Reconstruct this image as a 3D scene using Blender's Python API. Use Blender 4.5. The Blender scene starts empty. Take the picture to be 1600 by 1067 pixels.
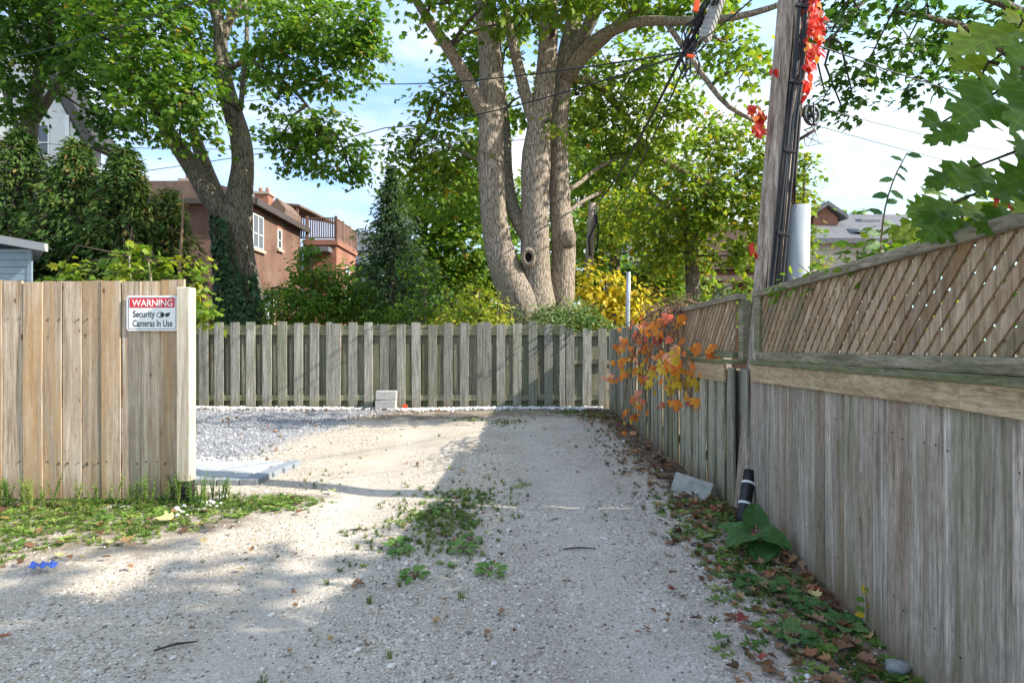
import bpy, bmesh, math, random
import numpy as np
from mathutils import Vector, Matrix

R = math.radians
rnd = random.Random(7)
rng = np.random.default_rng(11)
scene = bpy.context.scene
COL = scene.collection

# ------------------------------------------------------------------ camera
F = 933.0            # focal length in photo pixels (1600 wide)
CAMZ = 1.25
HOR = 538.0
cam_d = bpy.data.cameras.new('camera')
cam_d.sensor_width = 36.0
cam_d.lens = 36.0 * F / 1600.0
cam_d.shift_y = (HOR - 533.5) / 1600.0
cam_d.clip_start = 0.05
cam_d.clip_end = 2000.0
cam = bpy.data.objects.new('camera', cam_d)
cam.location = (0, 0, CAMZ)
cam.rotation_euler = (R(90), 0, 0)
COL.objects.link(cam)
scene.camera = cam

# ------------------------------------------------------------------ sky and sun
SUN = Vector((0.81, -0.178, 0.559)).normalized()      # towards the sun
elev = math.asin(SUN.z)
azim = math.atan2(SUN.x, SUN.y)                        # clockwise from +Y
world = bpy.data.worlds.new('World')
scene.world = world
world.use_nodes = True
wn, wl = world.node_tree.nodes, world.node_tree.links
wn.clear()
CLOUD_AT = (5.5, 0.2, 3.1)
out = wn.new('ShaderNodeOutputWorld')
bg = wn.new('ShaderNodeBackground')
bg.inputs['Strength'].default_value = 0.15
sky = wn.new('ShaderNodeTexSky')
sky.sky_type = 'NISHITA'
sky.sun_disc = False
sky.sun_elevation = elev
sky.sun_rotation = azim
sky.air_density = 0.9
sky.dust_density = 0.3
sky.ozone_density = 1.5
tc = wn.new('ShaderNodeTexCoord')
vadd = wn.new('ShaderNodeVectorMath'); vadd.operation = 'ADD'
vadd.inputs[1].default_value = (0, 0, 0.5)
vnorm = wn.new('ShaderNodeVectorMath'); vnorm.operation = 'NORMALIZE'
wl.new(tc.outputs['Generated'], vadd.inputs[0]); wl.new(vadd.outputs[0], vnorm.inputs[0])
wl.new(vnorm.outputs[0], sky.inputs['Vector'])
mp = wn.new('ShaderNodeMapping')
mp.inputs['Scale'].default_value = (1.5, 1.5, 4.0)
mp.inputs['Location'].default_value = CLOUD_AT
nz = wn.new('ShaderNodeTexNoise')
nz.inputs['Scale'].default_value = 1.5
nz.inputs['Detail'].default_value = 7.0
nz.inputs['Roughness'].default_value = 0.55
ramp = wn.new('ShaderNodeValToRGB')
ramp.color_ramp.elements[0].position = 0.44
ramp.color_ramp.elements[0].color = (0.02, 0.02, 0.02, 1)
ramp.color_ramp.elements[1].position = 0.68
ramp.color_ramp.elements[1].color = (0.92, 0.92, 0.92, 1)
mix = wn.new('ShaderNodeMix')
mix.data_type = 'RGBA'
mix.inputs[7].default_value = (2.15, 2.1, 2.08, 1)
wl.new(tc.outputs['Generated'], mp.inputs['Vector'])
wl.new(mp.outputs['Vector'], nz.inputs['Vector'])
wl.new(nz.outputs['Fac'], ramp.inputs['Fac'])
wl.new(ramp.outputs['Color'], mix.inputs[0])
cap = wn.new('ShaderNodeMix'); cap.data_type = 'RGBA'; cap.blend_type = 'DARKEN'     # clamps the sky colour to hold down horizon glare
cap.inputs[0].default_value = 1.0
cap.inputs[7].default_value = (1.75, 1.93, 2.1, 1)
wl.new(sky.outputs['Color'], cap.inputs[6])
wl.new(cap.outputs[2], mix.inputs[6])
wl.new(mix.outputs[2], bg.inputs['Color'])
wl.new(bg.outputs['Background'], out.inputs['Surface'])

sun_d = bpy.data.lights.new('sun', 'SUN')
sun_d.energy = 2.0
sun_d.angle = R(0.55)
sun_d.color = (1.0, 0.94, 0.84)
sun = bpy.data.objects.new('sun', sun_d)
sun.rotation_euler = SUN.to_track_quat('Z', 'Y').to_euler()
sun.location = (20, -5, 20)
COL.objects.link(sun)

scene.view_settings.view_transform = 'Standard'
scene.view_settings.look = 'None'
scene.view_settings.exposure = 2.25
scene.view_settings.gamma = 1.0
scene.view_settings.use_curve_mapping = False
scene.render.engine = 'CYCLES'
cy = scene.cycles
cy.max_bounces = 8
cy.diffuse_bounces = 4
cy.glossy_bounces = 2
cy.transmission_bounces = 4
cy.transparent_max_bounces = 8
cy.caustics_reflective = False
cy.caustics_refractive = False
cy.sample_clamp_indirect = 4.0
cy.use_denoising = True
try:
    cy.denoiser = 'OPENIMAGEDENOISE'
    cy.denoising_prefilter = 'ACCURATE'
except Exception:
    pass

# ------------------------------------------------------------------ helpers
def P(px, py, Y):
    """photo pixel at depth Y -> world point"""
    return Vector(((px - 800.0) / F * Y, Y, CAMZ - (py - HOR) / F * Y))

def gh(x, y):
    """ground height"""
    return 0.012 * np.sin(0.9 * x + 0.4) * np.sin(0.7 * y) + 0.006 * np.sin(2.1 * x + 1.3 * y) - 0.022 * rut(x, y)

def rut(x, y):
    """the two wheel tracks, 0..1"""
    c = -0.42 + 0.12 * np.sin(0.45 * y + 0.6)
    k = np.exp(-(((x - c - 0.8) / 0.26) ** 2)) + np.exp(-(((x - c + 0.8) / 0.26) ** 2))
    return k * np.clip((10.2 - y) / 1.5, 0, 1) * np.clip((y + 1) / 2, 0, 1)

WPOS = {}
def wpos(o):
    return WPOS.get(o.name, Vector(o.location)) if o else Vector((0, 0, 0))

def thing(name, label, cat, loc=(0, 0, 0), group=None):
    o = bpy.data.objects.new(name, None)
    o.empty_display_size = 0.2
    COL.objects.link(o)
    o.location = loc
    WPOS[o.name] = Vector(loc)
    o['label'] = label
    o['category'] = cat
    if group:
        o['group'] = group
    return o

def tag(o, label=None, cat=None, group=None, kind=None):
    if label: o['label'] = label
    if cat: o['category'] = cat
    if group: o['group'] = group
    if kind: o['kind'] = kind
    return o

def link(name, me, parent=None, loc=None, rot=None, mat=None):
    """link a mesh; loc is world space; local vertices are relative to loc. loc None = verts in world space."""
    o = bpy.data.objects.new(name, me)
    COL.objects.link(o)
    if mat is not None and not me.materials:
        me.materials.append(mat)
    pw = wpos(parent)
    w = Vector(loc) if loc is not None else None
    if parent is not None:
        o.parent = parent
        o.location = (w - pw) if w is not None else -pw
    elif w is not None:
        o.location = w
    WPOS[o.name] = w if w is not None else Vector((0, 0, 0))
    if rot is not None:
        o.rotation_euler = rot
    return o

def pymesh(name, verts, faces, smooth=False):
    me = bpy.data.meshes.new(name)
    me.from_pydata([tuple(v) for v in verts], [], faces)
    if smooth:
        me.polygons.foreach_set('use_smooth', [True] * len(me.polygons))
    me.update()
    return me

class MB:
    """collects shapes into one mesh"""
    def __init__(s):
        s.v, s.f = [], []
    def add(s, verts, faces):
        n = len(s.v)
        s.v += [tuple(v) for v in verts]
        s.f += [tuple(i + n for i in f) for f in faces]
    def box(s, x0, x1, y0, y1, z0, z1):
        s.add([(x0, y0, z0), (x1, y0, z0), (x1, y1, z0), (x0, y1, z0), (x0, y0, z1), (x1, y0, z1), (x1, y1, z1), (x0, y1, z1)],
              [(0, 3, 2, 1), (4, 5, 6, 7), (0, 1, 5, 4), (1, 2, 6, 5), (2, 3, 7, 6), (3, 0, 4, 7)])
    def prism(s, poly, d0, d1, axis='y'):
        n = len(poly)
        if axis == 'y':
            a = [(p[0], d0, p[1]) for p in poly] + [(p[0], d1, p[1]) for p in poly]
        elif axis == 'x':
            a = [(d0, p[0], p[1]) for p in poly] + [(d1, p[0], p[1]) for p in poly]
        else:
            a = [(p[0], p[1], d0) for p in poly] + [(p[0], p[1], d1) for p in poly]
        s.add(a, [tuple(range(n))[::-1], tuple(range(n, 2 * n))] + [(i, (i + 1) % n, n + (i + 1) % n, n + i) for i in range(n)])
    def mesh(s, name, smooth=False):
        me = pymesh(name, s.v, s.f, smooth)
        bm = bmesh.new(); bm.from_mesh(me)
        bmesh.ops.recalc_face_normals(bm, faces=bm.faces)
        bm.to_mesh(me); bm.free()
        return me

def boxmesh(name, x0, x1, y0, y1, z0, z1, bevel=0.0):
    m = MB(); m.box(x0, x1, y0, y1, z0, z1)
    me = m.mesh(name)
    if bevel:
        bm = bmesh.new(); bm.from_mesh(me)
        bmesh.ops.bevel(bm, geom=list(bm.edges), offset=bevel, segments=1, affect='EDGES')
        bm.to_mesh(me); bm.free()
    return me

def plank(name, w, t, h, ch=0.003, bow=0.0, topcut=0.0):
    """upright board: width along x, thickness along y, origin at base centre; octagon section, a slight bow"""
    w2, t2 = w / 2, t / 2
    sec = [(-w2 + ch, -t2), (w2 - ch, -t2), (w2, -t2 + ch), (w2, t2 - ch), (w2 - ch, t2), (-w2 + ch, t2), (-w2, t2 - ch), (-w2, -t2 + ch)]
    v, f = [], []
    L = 3
    for k in range(L):
        z = h * k / (L - 1)
        b = bow * math.sin(math.pi * k / (L - 1))
        for (x, y) in sec:
            zz = z + (topcut * x / w if k == L - 1 else 0)
            v.append((x + b * 0.4, y + b, zz))
    for k in range(L - 1):
        for i in range(8):
            j = (i + 1) % 8
            f.append((k * 8 + i, k * 8 + j, k * 8 + 8 + j, k * 8 + 8 + i))
    f.append(tuple(range(8))[::-1])
    f.append(tuple(range((L - 1) * 8, L * 8)))
    return pymesh(name, v, f)

def catmull(pts, rad, step):
    pts = [Vector(p) for p in pts]
    n = len(pts)
    P_, R_ = [], []
    for i in range(n - 1):
        p0 = pts[i - 1] if i > 0 else pts[i] * 2 - pts[i + 1]
        p1, p2 = pts[i], pts[i + 1]
        p3 = pts[i + 2] if i + 2 < n else pts[i + 1] * 2 - pts[i]
        k = max(1, int((p2 - p1).length / step))
        for j in range(k):
            t = j / k
            q = 0.5 * ((2 * p1) + (p2 - p0) * t + (2 * p0 - 5 * p1 + 4 * p2 - p3) * t * t + (3 * p1 - p0 - 3 * p2 + p3) * t ** 3)
            P_.append(q); R_.append(rad[i] * (1 - t) + rad[i + 1] * t)
    P_.append(pts[-1]); R_.append(rad[-1])
    return P_, R_

def tube_data(pts, rad, sides=8, step=0.3, rough=0.0, seed=0, smooth_path=True, caps=True):
    if not hasattr(rad, '__len__'):
        rad = [rad] * len(pts)
    if smooth_path and len(pts) > 2:
        pts, rad = catmull(pts, rad, step)
    else:
        pts = [Vector(p) for p in pts]
    r_ = random.Random(seed)
    ph = [r_.uniform(0, 6.28) for _ in range(6)]
    v, f = [], []
    n = len(pts)
    t = (pts[1] - pts[0]).normalized()
    a = Vector((1, 0, 0)) if abs(t.x) < 0.8 else Vector((0, 1, 0))
    u = t.cross(a).normalized()
    for i in range(n):
        t = (pts[min(i + 1, n - 1)] - pts[max(i - 1, 0)]).normalized()
        u = (u - t * u.dot(t)).normalized()
        w = t.cross(u)
        for k in range(sides):
            an = 2 * math.pi * k / sides
            rr = rad[i]
            if rough:
                rr *= 1 + rough * (math.sin(2 * an + ph[0] + i * 0.13) * 0.5 + math.sin(3 * an + ph[1] - i * 0.21) * 0.4
                                   + math.sin(5 * an + ph[2] + i * 0.1) * 0.3 + math.sin(i * 0.9 + ph[3]) * 0.25 + r_.uniform(-0.25, 0.25))
            v.append(pts[i] + u * math.cos(an) * rr + w * math.sin(an) * rr)
    for i in range(n - 1):
        for k in range(sides):
            j = (k + 1) % sides
            f.append((i * sides + k, i * sides + j, (i + 1) * sides + j, (i + 1) * sides + k))
    if caps:
        f.append(tuple(range(sides))[::-1])
        f.append(tuple(range((n - 1) * sides, n * sides)))
    return v, f

def tube(name, pts, rad, mat, parent=None, sides=8, step=0.3, rough=0.0, seed=0, smooth_path=True):
    """tube with world-space points, own origin at first point"""
    v, f = tube_data(pts, rad, sides, step, rough, seed, smooth_path)
    o0 = Vector(pts[0])
    me = pymesh(name, [p - o0 for p in v], f, True)
    return link(name, me, parent, o0, None, mat)

# ------------------------------------------------------------------ materials
MATS = {}
class NT:
    def __init__(s, name):
        s.m = bpy.data.materials.new(name); s.m.use_nodes = True
        s.t = s.m.node_tree; s.t.nodes.clear()
        s.out = s.n('OutputMaterial')
    def n(s, typ, **kw):
        nd = s.t.nodes.new('ShaderNode' + typ)
        for k, v in kw.items():
            setattr(nd, k, v)
        return nd
    def l(s, a, b):
        s.t.links.new(a, b)
    def noise(s, vec, scale, detail=4, rough=0.55, dist=0.0):
        nd = s.n('TexNoise')
        nd.inputs['Scale'].default_value = scale; nd.inputs['Detail'].default_value = detail
        nd.inputs['Roughness'].default_value = rough; nd.inputs['Distortion'].default_value = dist
        if vec is not None: s.l(vec, nd.inputs['Vector'])
        return nd.outputs['Fac']
    def ramp(s, fac, stops):
        nd = s.n('ValToRGB'); cr = nd.color_ramp
        while len(cr.elements) < len(stops): cr.elements.new(0.5)
        for e, (p, c) in zip(cr.elements, stops):
            e.position = p
            e.color = (c[0], c[1], c[2], 1) if hasattr(c, '__len__') else (c, c, c, 1)
        s.l(fac, nd.inputs['Fac'])
        return nd.outputs['Color']
    def mix(s, fac, a, b, mode='MIX'):
        nd = s.n('Mix', data_type='RGBA', blend_type=mode)
        for v, i in ((fac, 0), (a, 6), (b, 7)):
            if hasattr(v, 'links') or hasattr(v, 'is_linked'): s.l(v, nd.inputs[i])
            elif i == 0: nd.inputs[0].default_value = v
            else: nd.inputs[i].default_value = (v[0], v[1], v[2], 1)
        return nd.outputs[2]
    def math(s, op, a, b=0.0):
        nd = s.n('Math', operation=op)
        for v, i in ((a, 0), (b, 1)):
            if hasattr(v, 'is_linked'): s.l(v, nd.inputs[i])
            else: nd.inputs[i].default_value = v
        return nd.outputs[0]
    def mapping(s, vec, scale=(1, 1, 1), loc=None, rot=None):
        nd = s.n('Mapping'); nd.inputs['Scale'].default_value = scale
        if rot: nd.inputs['Rotation'].default_value = rot
        s.l(vec, nd.inputs['Vector'])
        if loc is not None:
            if hasattr(loc, 'is_linked'): s.l(loc, nd.inputs['Location'])
            else: nd.inputs['Location'].default_value = loc
        return nd.outputs['Vector']
    def bsdf(s, col, rough=0.7, spec=0.3, metal=0.0, bump=None, bstr=0.3, bdist=0.01):
        b = s.n('BsdfPrincipled')
        for v, k in ((col, 'Base Color'), (rough, 'Roughness')):
            if hasattr(v, 'is_linked'): s.l(v, b.inputs[k])
            else: b.inputs[k].default_value = (v[0], v[1], v[2], 1) if k == 'Base Color' else v
        b.inputs['Specular IOR Level'].default_value = spec
        b.inputs['Metallic'].default_value = metal
        if bump is not None:
            bp = s.n('Bump'); bp.inputs['Strength'].default_value = bstr; bp.inputs['Distance'].default_value = bdist
            s.l(bump, bp.inputs['Height']); s.l(bp.outputs['Normal'], b.inputs['Normal'])
        s.l(b.outputs['BSDF'], s.out.inputs['Surface'])
        return b

def simple(name, col, rough=0.6, spec=0.3, metal=0.0, var=0.25, scale=20.0, bstr=0.15):
    t = NT(name)
    co = t.n('TexCoord').outputs['Object']
    f = t.noise(co, scale, 5)
    d = tuple(c * (1 - var) for c in col); h = tuple(min(1, c * (1 + var)) for c in col)
    t.bsdf(t.ramp(f, [(0.3, d), (0.7, h)]), rough, spec, metal, f, bstr, 0.003)
    MATS[name] = t.m
    return t.m

def wood(name, dark, mid, light, algae=0.0, algae_low=None, knots=0.5, streak=1.0, tint=None, along='z', gscale=1.0, bstr=0.4, warm=None, vary=0.35, splash=0.0, speck=1.0, warm_t=0.5, knot_r=1.0):
    """weathered timber: grain along the board, knots, per-board variation"""
    t = NT(name)
    co = t.n('TexCoord').outputs['Object']
    oi = t.n('ObjectInfo').outputs['Random']
    cx = t.n('CombineXYZ')
    t.l(t.math('MULTIPLY', oi, 37.0), cx.inputs[0]); t.l(t.math('MULTIPLY', oi, 91.0), cx.inputs[1]); t.l(t.math('MULTIPLY', oi, 53.0), cx.inputs[2])
    off = cx.outputs[0]
    long_, cross = 1.3 * gscale, 26.0 * gscale
    sc = {'z': (cross, cross, long_), 'x': (long_, cross, cross), 'y': (cross, long_, cross)}[along]
    v1 = t.mapping(co, sc, off)
    g1 = t.noise(v1, 1.0, 6, 0.65, 0.6)                                    # broad grain
    sc2 = tuple(s_ * 4.5 if s_ > 5 else s_ * 2.2 for s_ in sc)
    g2 = t.noise(t.mapping(co, sc2, off), 1.0, 4, 0.7, 0.3)                # fine fibre
    bl = t.noise(t.mapping(co, (2.2, 2.2, 2.2), off), 1.0, 4, 0.6)         # blotches
    gm = t.math('ADD', t.math('MULTIPLY', g1, 0.6), t.math('MULTIPLY', g2, 0.4))
    col = t.ramp(gm, [(0.39, dark), (0.5, mid), (0.6, light)])
    col = t.mix(t.math('MULTIPLY', t.ramp(bl, [(0.35, 0.0), (0.7, 1.0)]), 0.45), col, tuple(c * 0.72 for c in mid))
    # per-board value
    val = t.ramp(oi, [(0.0, 1 - vary), (0.5, 1.0), (1.0, 1 + vary * 0.7)])
    col = t.mix(1.0, col, val, 'MULTIPLY')
    if warm is not None:      # some boards are warmer, fresher wood
        wsel = t.ramp(t.noise(off, 5.3, 0), [(warm_t, 0.0), (warm_t + 0.16, 1.0)])
        wz = t.ramp(t.noise(t.mapping(co, (6, 6, 0.7), off), 1.0, 3), [(0.4, 0.0), (0.62, 1.0)])
        col = t.mix(t.math('MULTIPLY', t.math('MULTIPLY', wsel, wz), 0.75), col, warm)
    spk = t.noise(t.mapping(co, {'z': (70, 70, 16), 'x': (16, 70, 70), 'y': (70, 16, 70)}[along], off), 1.0, 3, 0.7)
    col = t.mix(speck, col, t.mix(1.0, col, t.ramp(spk, [(0.3, 0.68), (0.5, 1.0), (0.7, 1.22)]), 'MULTIPLY'))
    hgt = t.math('ADD', gm, t.math('MULTIPLY', spk, 0.35))
    if knots > 0:
        kv = t.mapping(co, {'z': (9.0, 9.0, 4.2), 'x': (4.2, 9.0, 9.0), 'y': (9.0, 4.2, 9.0)}[along], off)
        vo = t.n('TexVoronoi'); vo.inputs['Scale'].default_value = 1.0; vo.inputs['Randomness'].default_value = 1.0
        t.l(kv, vo.inputs['Vector'])
        kd = t.math('ADD', vo.outputs['Distance'], t.math('MULTIPLY', t.ramp(t.noise(kv, 0.55, 1), [(0.42, 0.0), (0.6, 1.0)]), 0.11))
        km = t.ramp(kd, [(0.0, 1.0), (0.06 * knot_r, 0.95), (0.1 * knot_r, 0.0)])
        kh = t.ramp(kd, [(0.05, 0.6), (0.34 * knot_r, 0.0)])
        col = t.mix(t.math('MULTIPLY', kh, 0.5 * knots), col, (dark[0] * 1.15, dark[1] * 0.95, dark[2] * 0.75))
        col = t.mix(t.math('MULTIPLY', km, knots), col, (dark[0] * 0.45, dark[1] * 0.36, dark[2] * 0.3))
    # dark vertical weather streaks
    if streak > 0:
        s3 = tuple(s_ * 0.55 if s_ > 5 else s_ * 0.45 for s_ in sc)
        st = t.ramp(t.noise(t.mapping(co, s3, off), 1.0, 5, 0.6), [(0.55, 0.0), (0.75, 1.0)])
        col = t.mix(t.math('MULTIPLY', st, 0.55 * streak), col, tuple(c * 0.55 for c in dark))
    if algae > 0:
        geo = t.n('NewGeometry').outputs['Position']
        an = t.noise(t.mapping(geo, (5, 5, 1.6)), 1.0, 5, 0.6)
        sel = t.ramp(t.math('ADD', t.math('MULTIPLY', t.noise(off, 3.1, 0), 0.7), t.math('MULTIPLY', an, 0.5)), [(0.62, 0.0), (0.84, 1.0)])
        if algae_low is not None:
            z = t.n('SeparateXYZ'); t.l(geo, z.inputs[0])
            lo, hi = algae_low
            zz = t.math('DIVIDE', t.math('SUBTRACT', z.outputs[2], lo), hi - lo)
            sel2 = t.ramp(zz, [(0.0, 1.0), (1.0, 0.0)])
            sel = t.math('MAXIMUM', sel, t.math('MULTIPLY', sel2, t.ramp(an, [(0.35, 0.0), (0.55, 1.0)])))
        col = t.mix(t.math('MULTIPLY', sel, algae), col, (0.155, 0.175, 0.075))
    if splash > 0:      # soil splashed on the foot of the boards
        geo2 = t.n('NewGeometry').outputs['Position']
        zs = t.n('SeparateXYZ'); t.l(geo2, zs.inputs[0])
        sn = t.noise(t.mapping(geo2, (9, 9, 3)), 1.0, 5, 0.65)
        sf = t.ramp(t.math('ADD', t.math('MULTIPLY', zs.outputs[2], -2.6), t.math('MULTIPLY', sn, 1.5)), [(0.25, 0.0), (0.75, 1.0)])
        col = t.mix(t.math('MULTIPLY', sf, splash), col, (0.17, 0.115, 0.07))
    t.bsdf(col, 0.85, 0.15, 0, hgt, bstr, 0.006)
    MATS[name] = t.m
    return t.m

wood('gate_wood', (0.26, 0.185, 0.125), (0.46, 0.355, 0.26), (0.63, 0.53, 0.42), knots=0.95, streak=0.8, warm=(0.47, 0.285, 0.13), vary=0.2, splash=0.35, speck=0.4, warm_t=0.4, knot_r=1.35)
wood('post_wood', (0.36, 0.3, 0.23), (0.55, 0.48, 0.38), (0.66, 0.6, 0.5), knots=0.9, streak=0.25, vary=0.1, speck=0.3)
wood('back_wood', (0.15, 0.14, 0.115), (0.30, 0.285, 0.24), (0.44, 0.425, 0.365), algae=0.5, algae_low=(0.0, 0.28), knots=0.6, streak=0.8, vary=0.3, splash=0.45)
wood('shaded_mossy_wood', (0.11, 0.11, 0.075), (0.205, 0.2, 0.14), (0.3, 0.29, 0.215), algae=0.6, algae_low=(0.0, 0.3), knots=0.5, streak=0.9, vary=0.3)  # recessed boards: algae green, plus gap shade put into darker colours
wood('rail_wood', (0.14, 0.13, 0.08), (0.26, 0.25, 0.15), (0.34, 0.33, 0.22), algae=0.7, knots=0.2, along='x', vary=0.15)
wood('old_wood', (0.16, 0.128, 0.1), (0.375, 0.315, 0.255), (0.57, 0.505, 0.435), algae=0.45, algae_low=(-0.05, 0.3), knots=0.6, streak=0.8, warm=(0.27, 0.18, 0.11), vary=0.42, bstr=0.6, splash=0.75)
wood('far_wood', (0.17, 0.15, 0.105), (0.35, 0.32, 0.24), (0.48, 0.45, 0.36), algae=0.55, algae_low=(0.0, 0.6), knots=0.4, streak=0.8, vary=0.35, splash=0.6)
wood('lattice_wood', (0.2, 0.13, 0.078), (0.4, 0.285, 0.185), (0.55, 0.425, 0.3), algae=0.35, algae_low=(1.15, 1.33), knots=0.1, streak=0.6, warm=(0.34, 0.19, 0.09), vary=0.3)
wood('ledge_wood', (0.1, 0.1, 0.055), (0.2, 0.2, 0.11), (0.3, 0.28, 0.17), algae=0.8, knots=0.1, along='y', vary=0.1)
wood('cap_wood', (0.16, 0.13, 0.09), (0.3, 0.255, 0.18), (0.42, 0.36, 0.26), algae=0.5, knots=0.2, along='y', vary=0.1)
wood('fascia_wood', (0.3, 0.21, 0.12), (0.48, 0.355, 0.215), (0.59, 0.46, 0.3), algae=0.5, algae_low=(0.9, 1.0), knots=0.5, streak=0.4, along='y', warm=(0.45, 0.27, 0.14), vary=0.12)
wood('pole_wood', (0.11, 0.08, 0.06), (0.345, 0.27, 0.21), (0.58, 0.495, 0.41), knots=0.35, streak=1.0, vary=0.05, bstr=0.9)
wood('deck_wood', (0.12, 0.07, 0.05), (0.22, 0.13, 0.1), (0.3, 0.2, 0.16), knots=0.0, vary=0.2)

def leaf_mat(name, stops, trans=0.48, rough=0.5, spec=0.22, veins=0.0):
    t = NT(name)
    at = t.n('Attribute'); at.attribute_name = 'tint'
    geo = t.n('NewGeometry')
    nz_ = t.noise(t.mapping(geo.outputs['Position'], (1, 1, 1)), 9.0, 2)
    f = t.math('ADD', at.outputs['Fac'], t.math('MULTIPLY', t.math('SUBTRACT', nz_, 0.5), 0.25))
    col = t.ramp(f, stops)
    hgt = None
    if veins:       # midrib and slanting side veins, in the leaf's own coordinates
        lo = t.n('SeparateXYZ'); t.l(t.n('TexCoord').outputs['Object'], lo.inputs[0])
        ax = t.math('ABSOLUTE', lo.outputs[0])
        w1 = t.math('PINGPONG', t.math('MULTIPLY', t.math('SUBTRACT', lo.outputs[1], t.math('MULTIPLY', ax, 0.8)), 6.5), 0.5)
        side = t.ramp(w1, [(0.0, 1.0), (0.09, 0.0)])
        mid_ = t.ramp(ax, [(0.0, 1.0), (0.016, 0.0)])
        vn_ = t.math('MAXIMUM', side, mid_)
        bl_ = t.ramp(t.noise(t.n('TexCoord').outputs['Object'], 5.0, 5), [(0.35, 0.75), (0.65, 1.2)])
        col = t.mix(1.0, col, bl_, 'MULTIPLY')
        col = t.mix(t.math('MULTIPLY', vn_, veins), col, t.mix(1.0, col, (1.7, 1.6, 1.6), 'MULTIPLY'))
        col = t.mix(t.ramp(t.noise(t.n('TexCoord').outputs['Object'], 11.0, 4), [(0.68, 0.0), (0.74, 0.7)]), col, (0.16, 0.1, 0.04))
        hgt = t.math('MULTIPLY', w1, 1.0)
    b = t.bsdf(col, rough, spec, 0, hgt, 0.35, 0.004)
    tr = t.n('BsdfTranslucent')
    tcol = t.mix(1.0, col, (1.6, 1.7, 0.8), 'MULTIPLY')
    t.l(tcol, tr.inputs['Color'])
    ms = t.n('MixShader'); ms.inputs[0].default_value = trans
    t.l(b.outputs['BSDF'], ms.inputs[1]); t.l(tr.outputs[0], ms.inputs[2])
    t.l(ms.outputs[0], t.out.inputs['Surface'])
    MATS[name] = t.m
    return t.m

leaf_mat('maple_leaf', [(0.0, (0.045, 0.1, 0.018)), (0.45, (0.1, 0.195, 0.03)), (0.75, (0.175, 0.27, 0.04)), (0.93, (0.26, 0.28, 0.03)), (1.0, (0.4, 0.2, 0.03))])
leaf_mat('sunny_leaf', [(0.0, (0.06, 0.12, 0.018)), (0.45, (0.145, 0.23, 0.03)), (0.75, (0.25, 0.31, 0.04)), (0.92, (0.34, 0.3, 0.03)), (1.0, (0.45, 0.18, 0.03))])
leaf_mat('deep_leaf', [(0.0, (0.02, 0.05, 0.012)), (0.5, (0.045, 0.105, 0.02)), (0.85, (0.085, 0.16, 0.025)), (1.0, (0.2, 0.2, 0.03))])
leaf_mat('cedar_leaf', [(0.0, (0.025, 0.055, 0.018)), (0.5, (0.06, 0.115, 0.03)), (0.85, (0.12, 0.18, 0.04)), (1.0, (0.2, 0.15, 0.05))], 0.25, 0.7, 0.1)
leaf_mat('spruce_leaf', [(0.0, (0.035, 0.07, 0.04)), (0.5, (0.075, 0.13, 0.065)), (1.0, (0.15, 0.2, 0.08))], 0.25, 0.7, 0.1)
leaf_mat('yellow_leaf', [(0.0, (0.18, 0.22, 0.025)), (0.4, (0.45, 0.38, 0.03)), (0.8, (0.7, 0.52, 0.05)), (1.0, (0.75, 0.55, 0.12))], 0.4)
leaf_mat('lime_leaf', [(0.0, (0.07, 0.14, 0.015)), (0.5, (0.17, 0.26, 0.03)), (1.0, (0.4, 0.36, 0.04))], 0.4)
leaf_mat('lilac_leaf', [(0.0, (0.05, 0.1, 0.025)), (0.5, (0.11, 0.19, 0.05)), (0.9, (0.25, 0.3, 0.12)), (1.0, (0.4, 0.4, 0.25))], 0.35)
leaf_mat('ivy_leaf', [(0.0, (0.015, 0.05, 0.016)), (0.6, (0.045, 0.11, 0.035)), (1.0, (0.11, 0.18, 0.06))], 0.15, 0.45, 0.3)
leaf_mat('oak_leaf', [(0.0, (0.03, 0.075, 0.015)), (0.5, (0.065, 0.14, 0.025)), (0.85, (0.16, 0.22, 0.03)), (1.0, (0.34, 0.34, 0.04))], 0.4, 0.55, 0.2)
leaf_mat('dock_leaf', [(0.0, (0.05, 0.12, 0.025)), (0.5, (0.11, 0.22, 0.045)), (1.0, (0.2, 0.3, 0.08))], 0.3, 0.5, 0.25, 0.6)
leaf_mat('weed_leaf', [(0.0, (0.06, 0.13, 0.02)), (0.5, (0.12, 0.22, 0.04)), (1.0, (0.28, 0.33, 0.08))], 0.3)
leaf_mat('burdock_leaf', [(0.0, (0.035, 0.095, 0.025)), (0.5, (0.075, 0.17, 0.045)), (1.0, (0.16, 0.25, 0.08))], 0.25, 0.5, 0.25, 0.8)
leaf_mat('oak_near', [(0.0, (0.055, 0.125, 0.022)), (0.5, (0.13, 0.23, 0.035)), (0.85, (0.28, 0.35, 0.04)), (1.0, (0.36, 0.34, 0.04))], 0.5, 0.5, 0.25, 0.8)
leaf_mat('vine_orange', [(0.0, (0.5, 0.13, 0.03)), (0.5, (0.7, 0.22, 0.03)), (1.0, (0.75, 0.36, 0.05))], 0.35)
leaf_mat('vine_yellow', [(0.0, (0.45, 0.3, 0.02)), (0.5, (0.66, 0.44, 0.03)), (1.0, (0.7, 0.52, 0.1))], 0.35)
leaf_mat('vine_pink', [(0.0, (0.6, 0.11, 0.06)), (0.5, (0.72, 0.2, 0.12)), (1.0, (0.75, 0.4, 0.25))], 0.35)
leaf_mat('vine_red', [(0.0, (0.38, 0.02, 0.02)), (0.5, (0.62, 0.04, 0.035)), (1.0, (0.72, 0.13, 0.1))], 0.45, veins=0.5)

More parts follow.
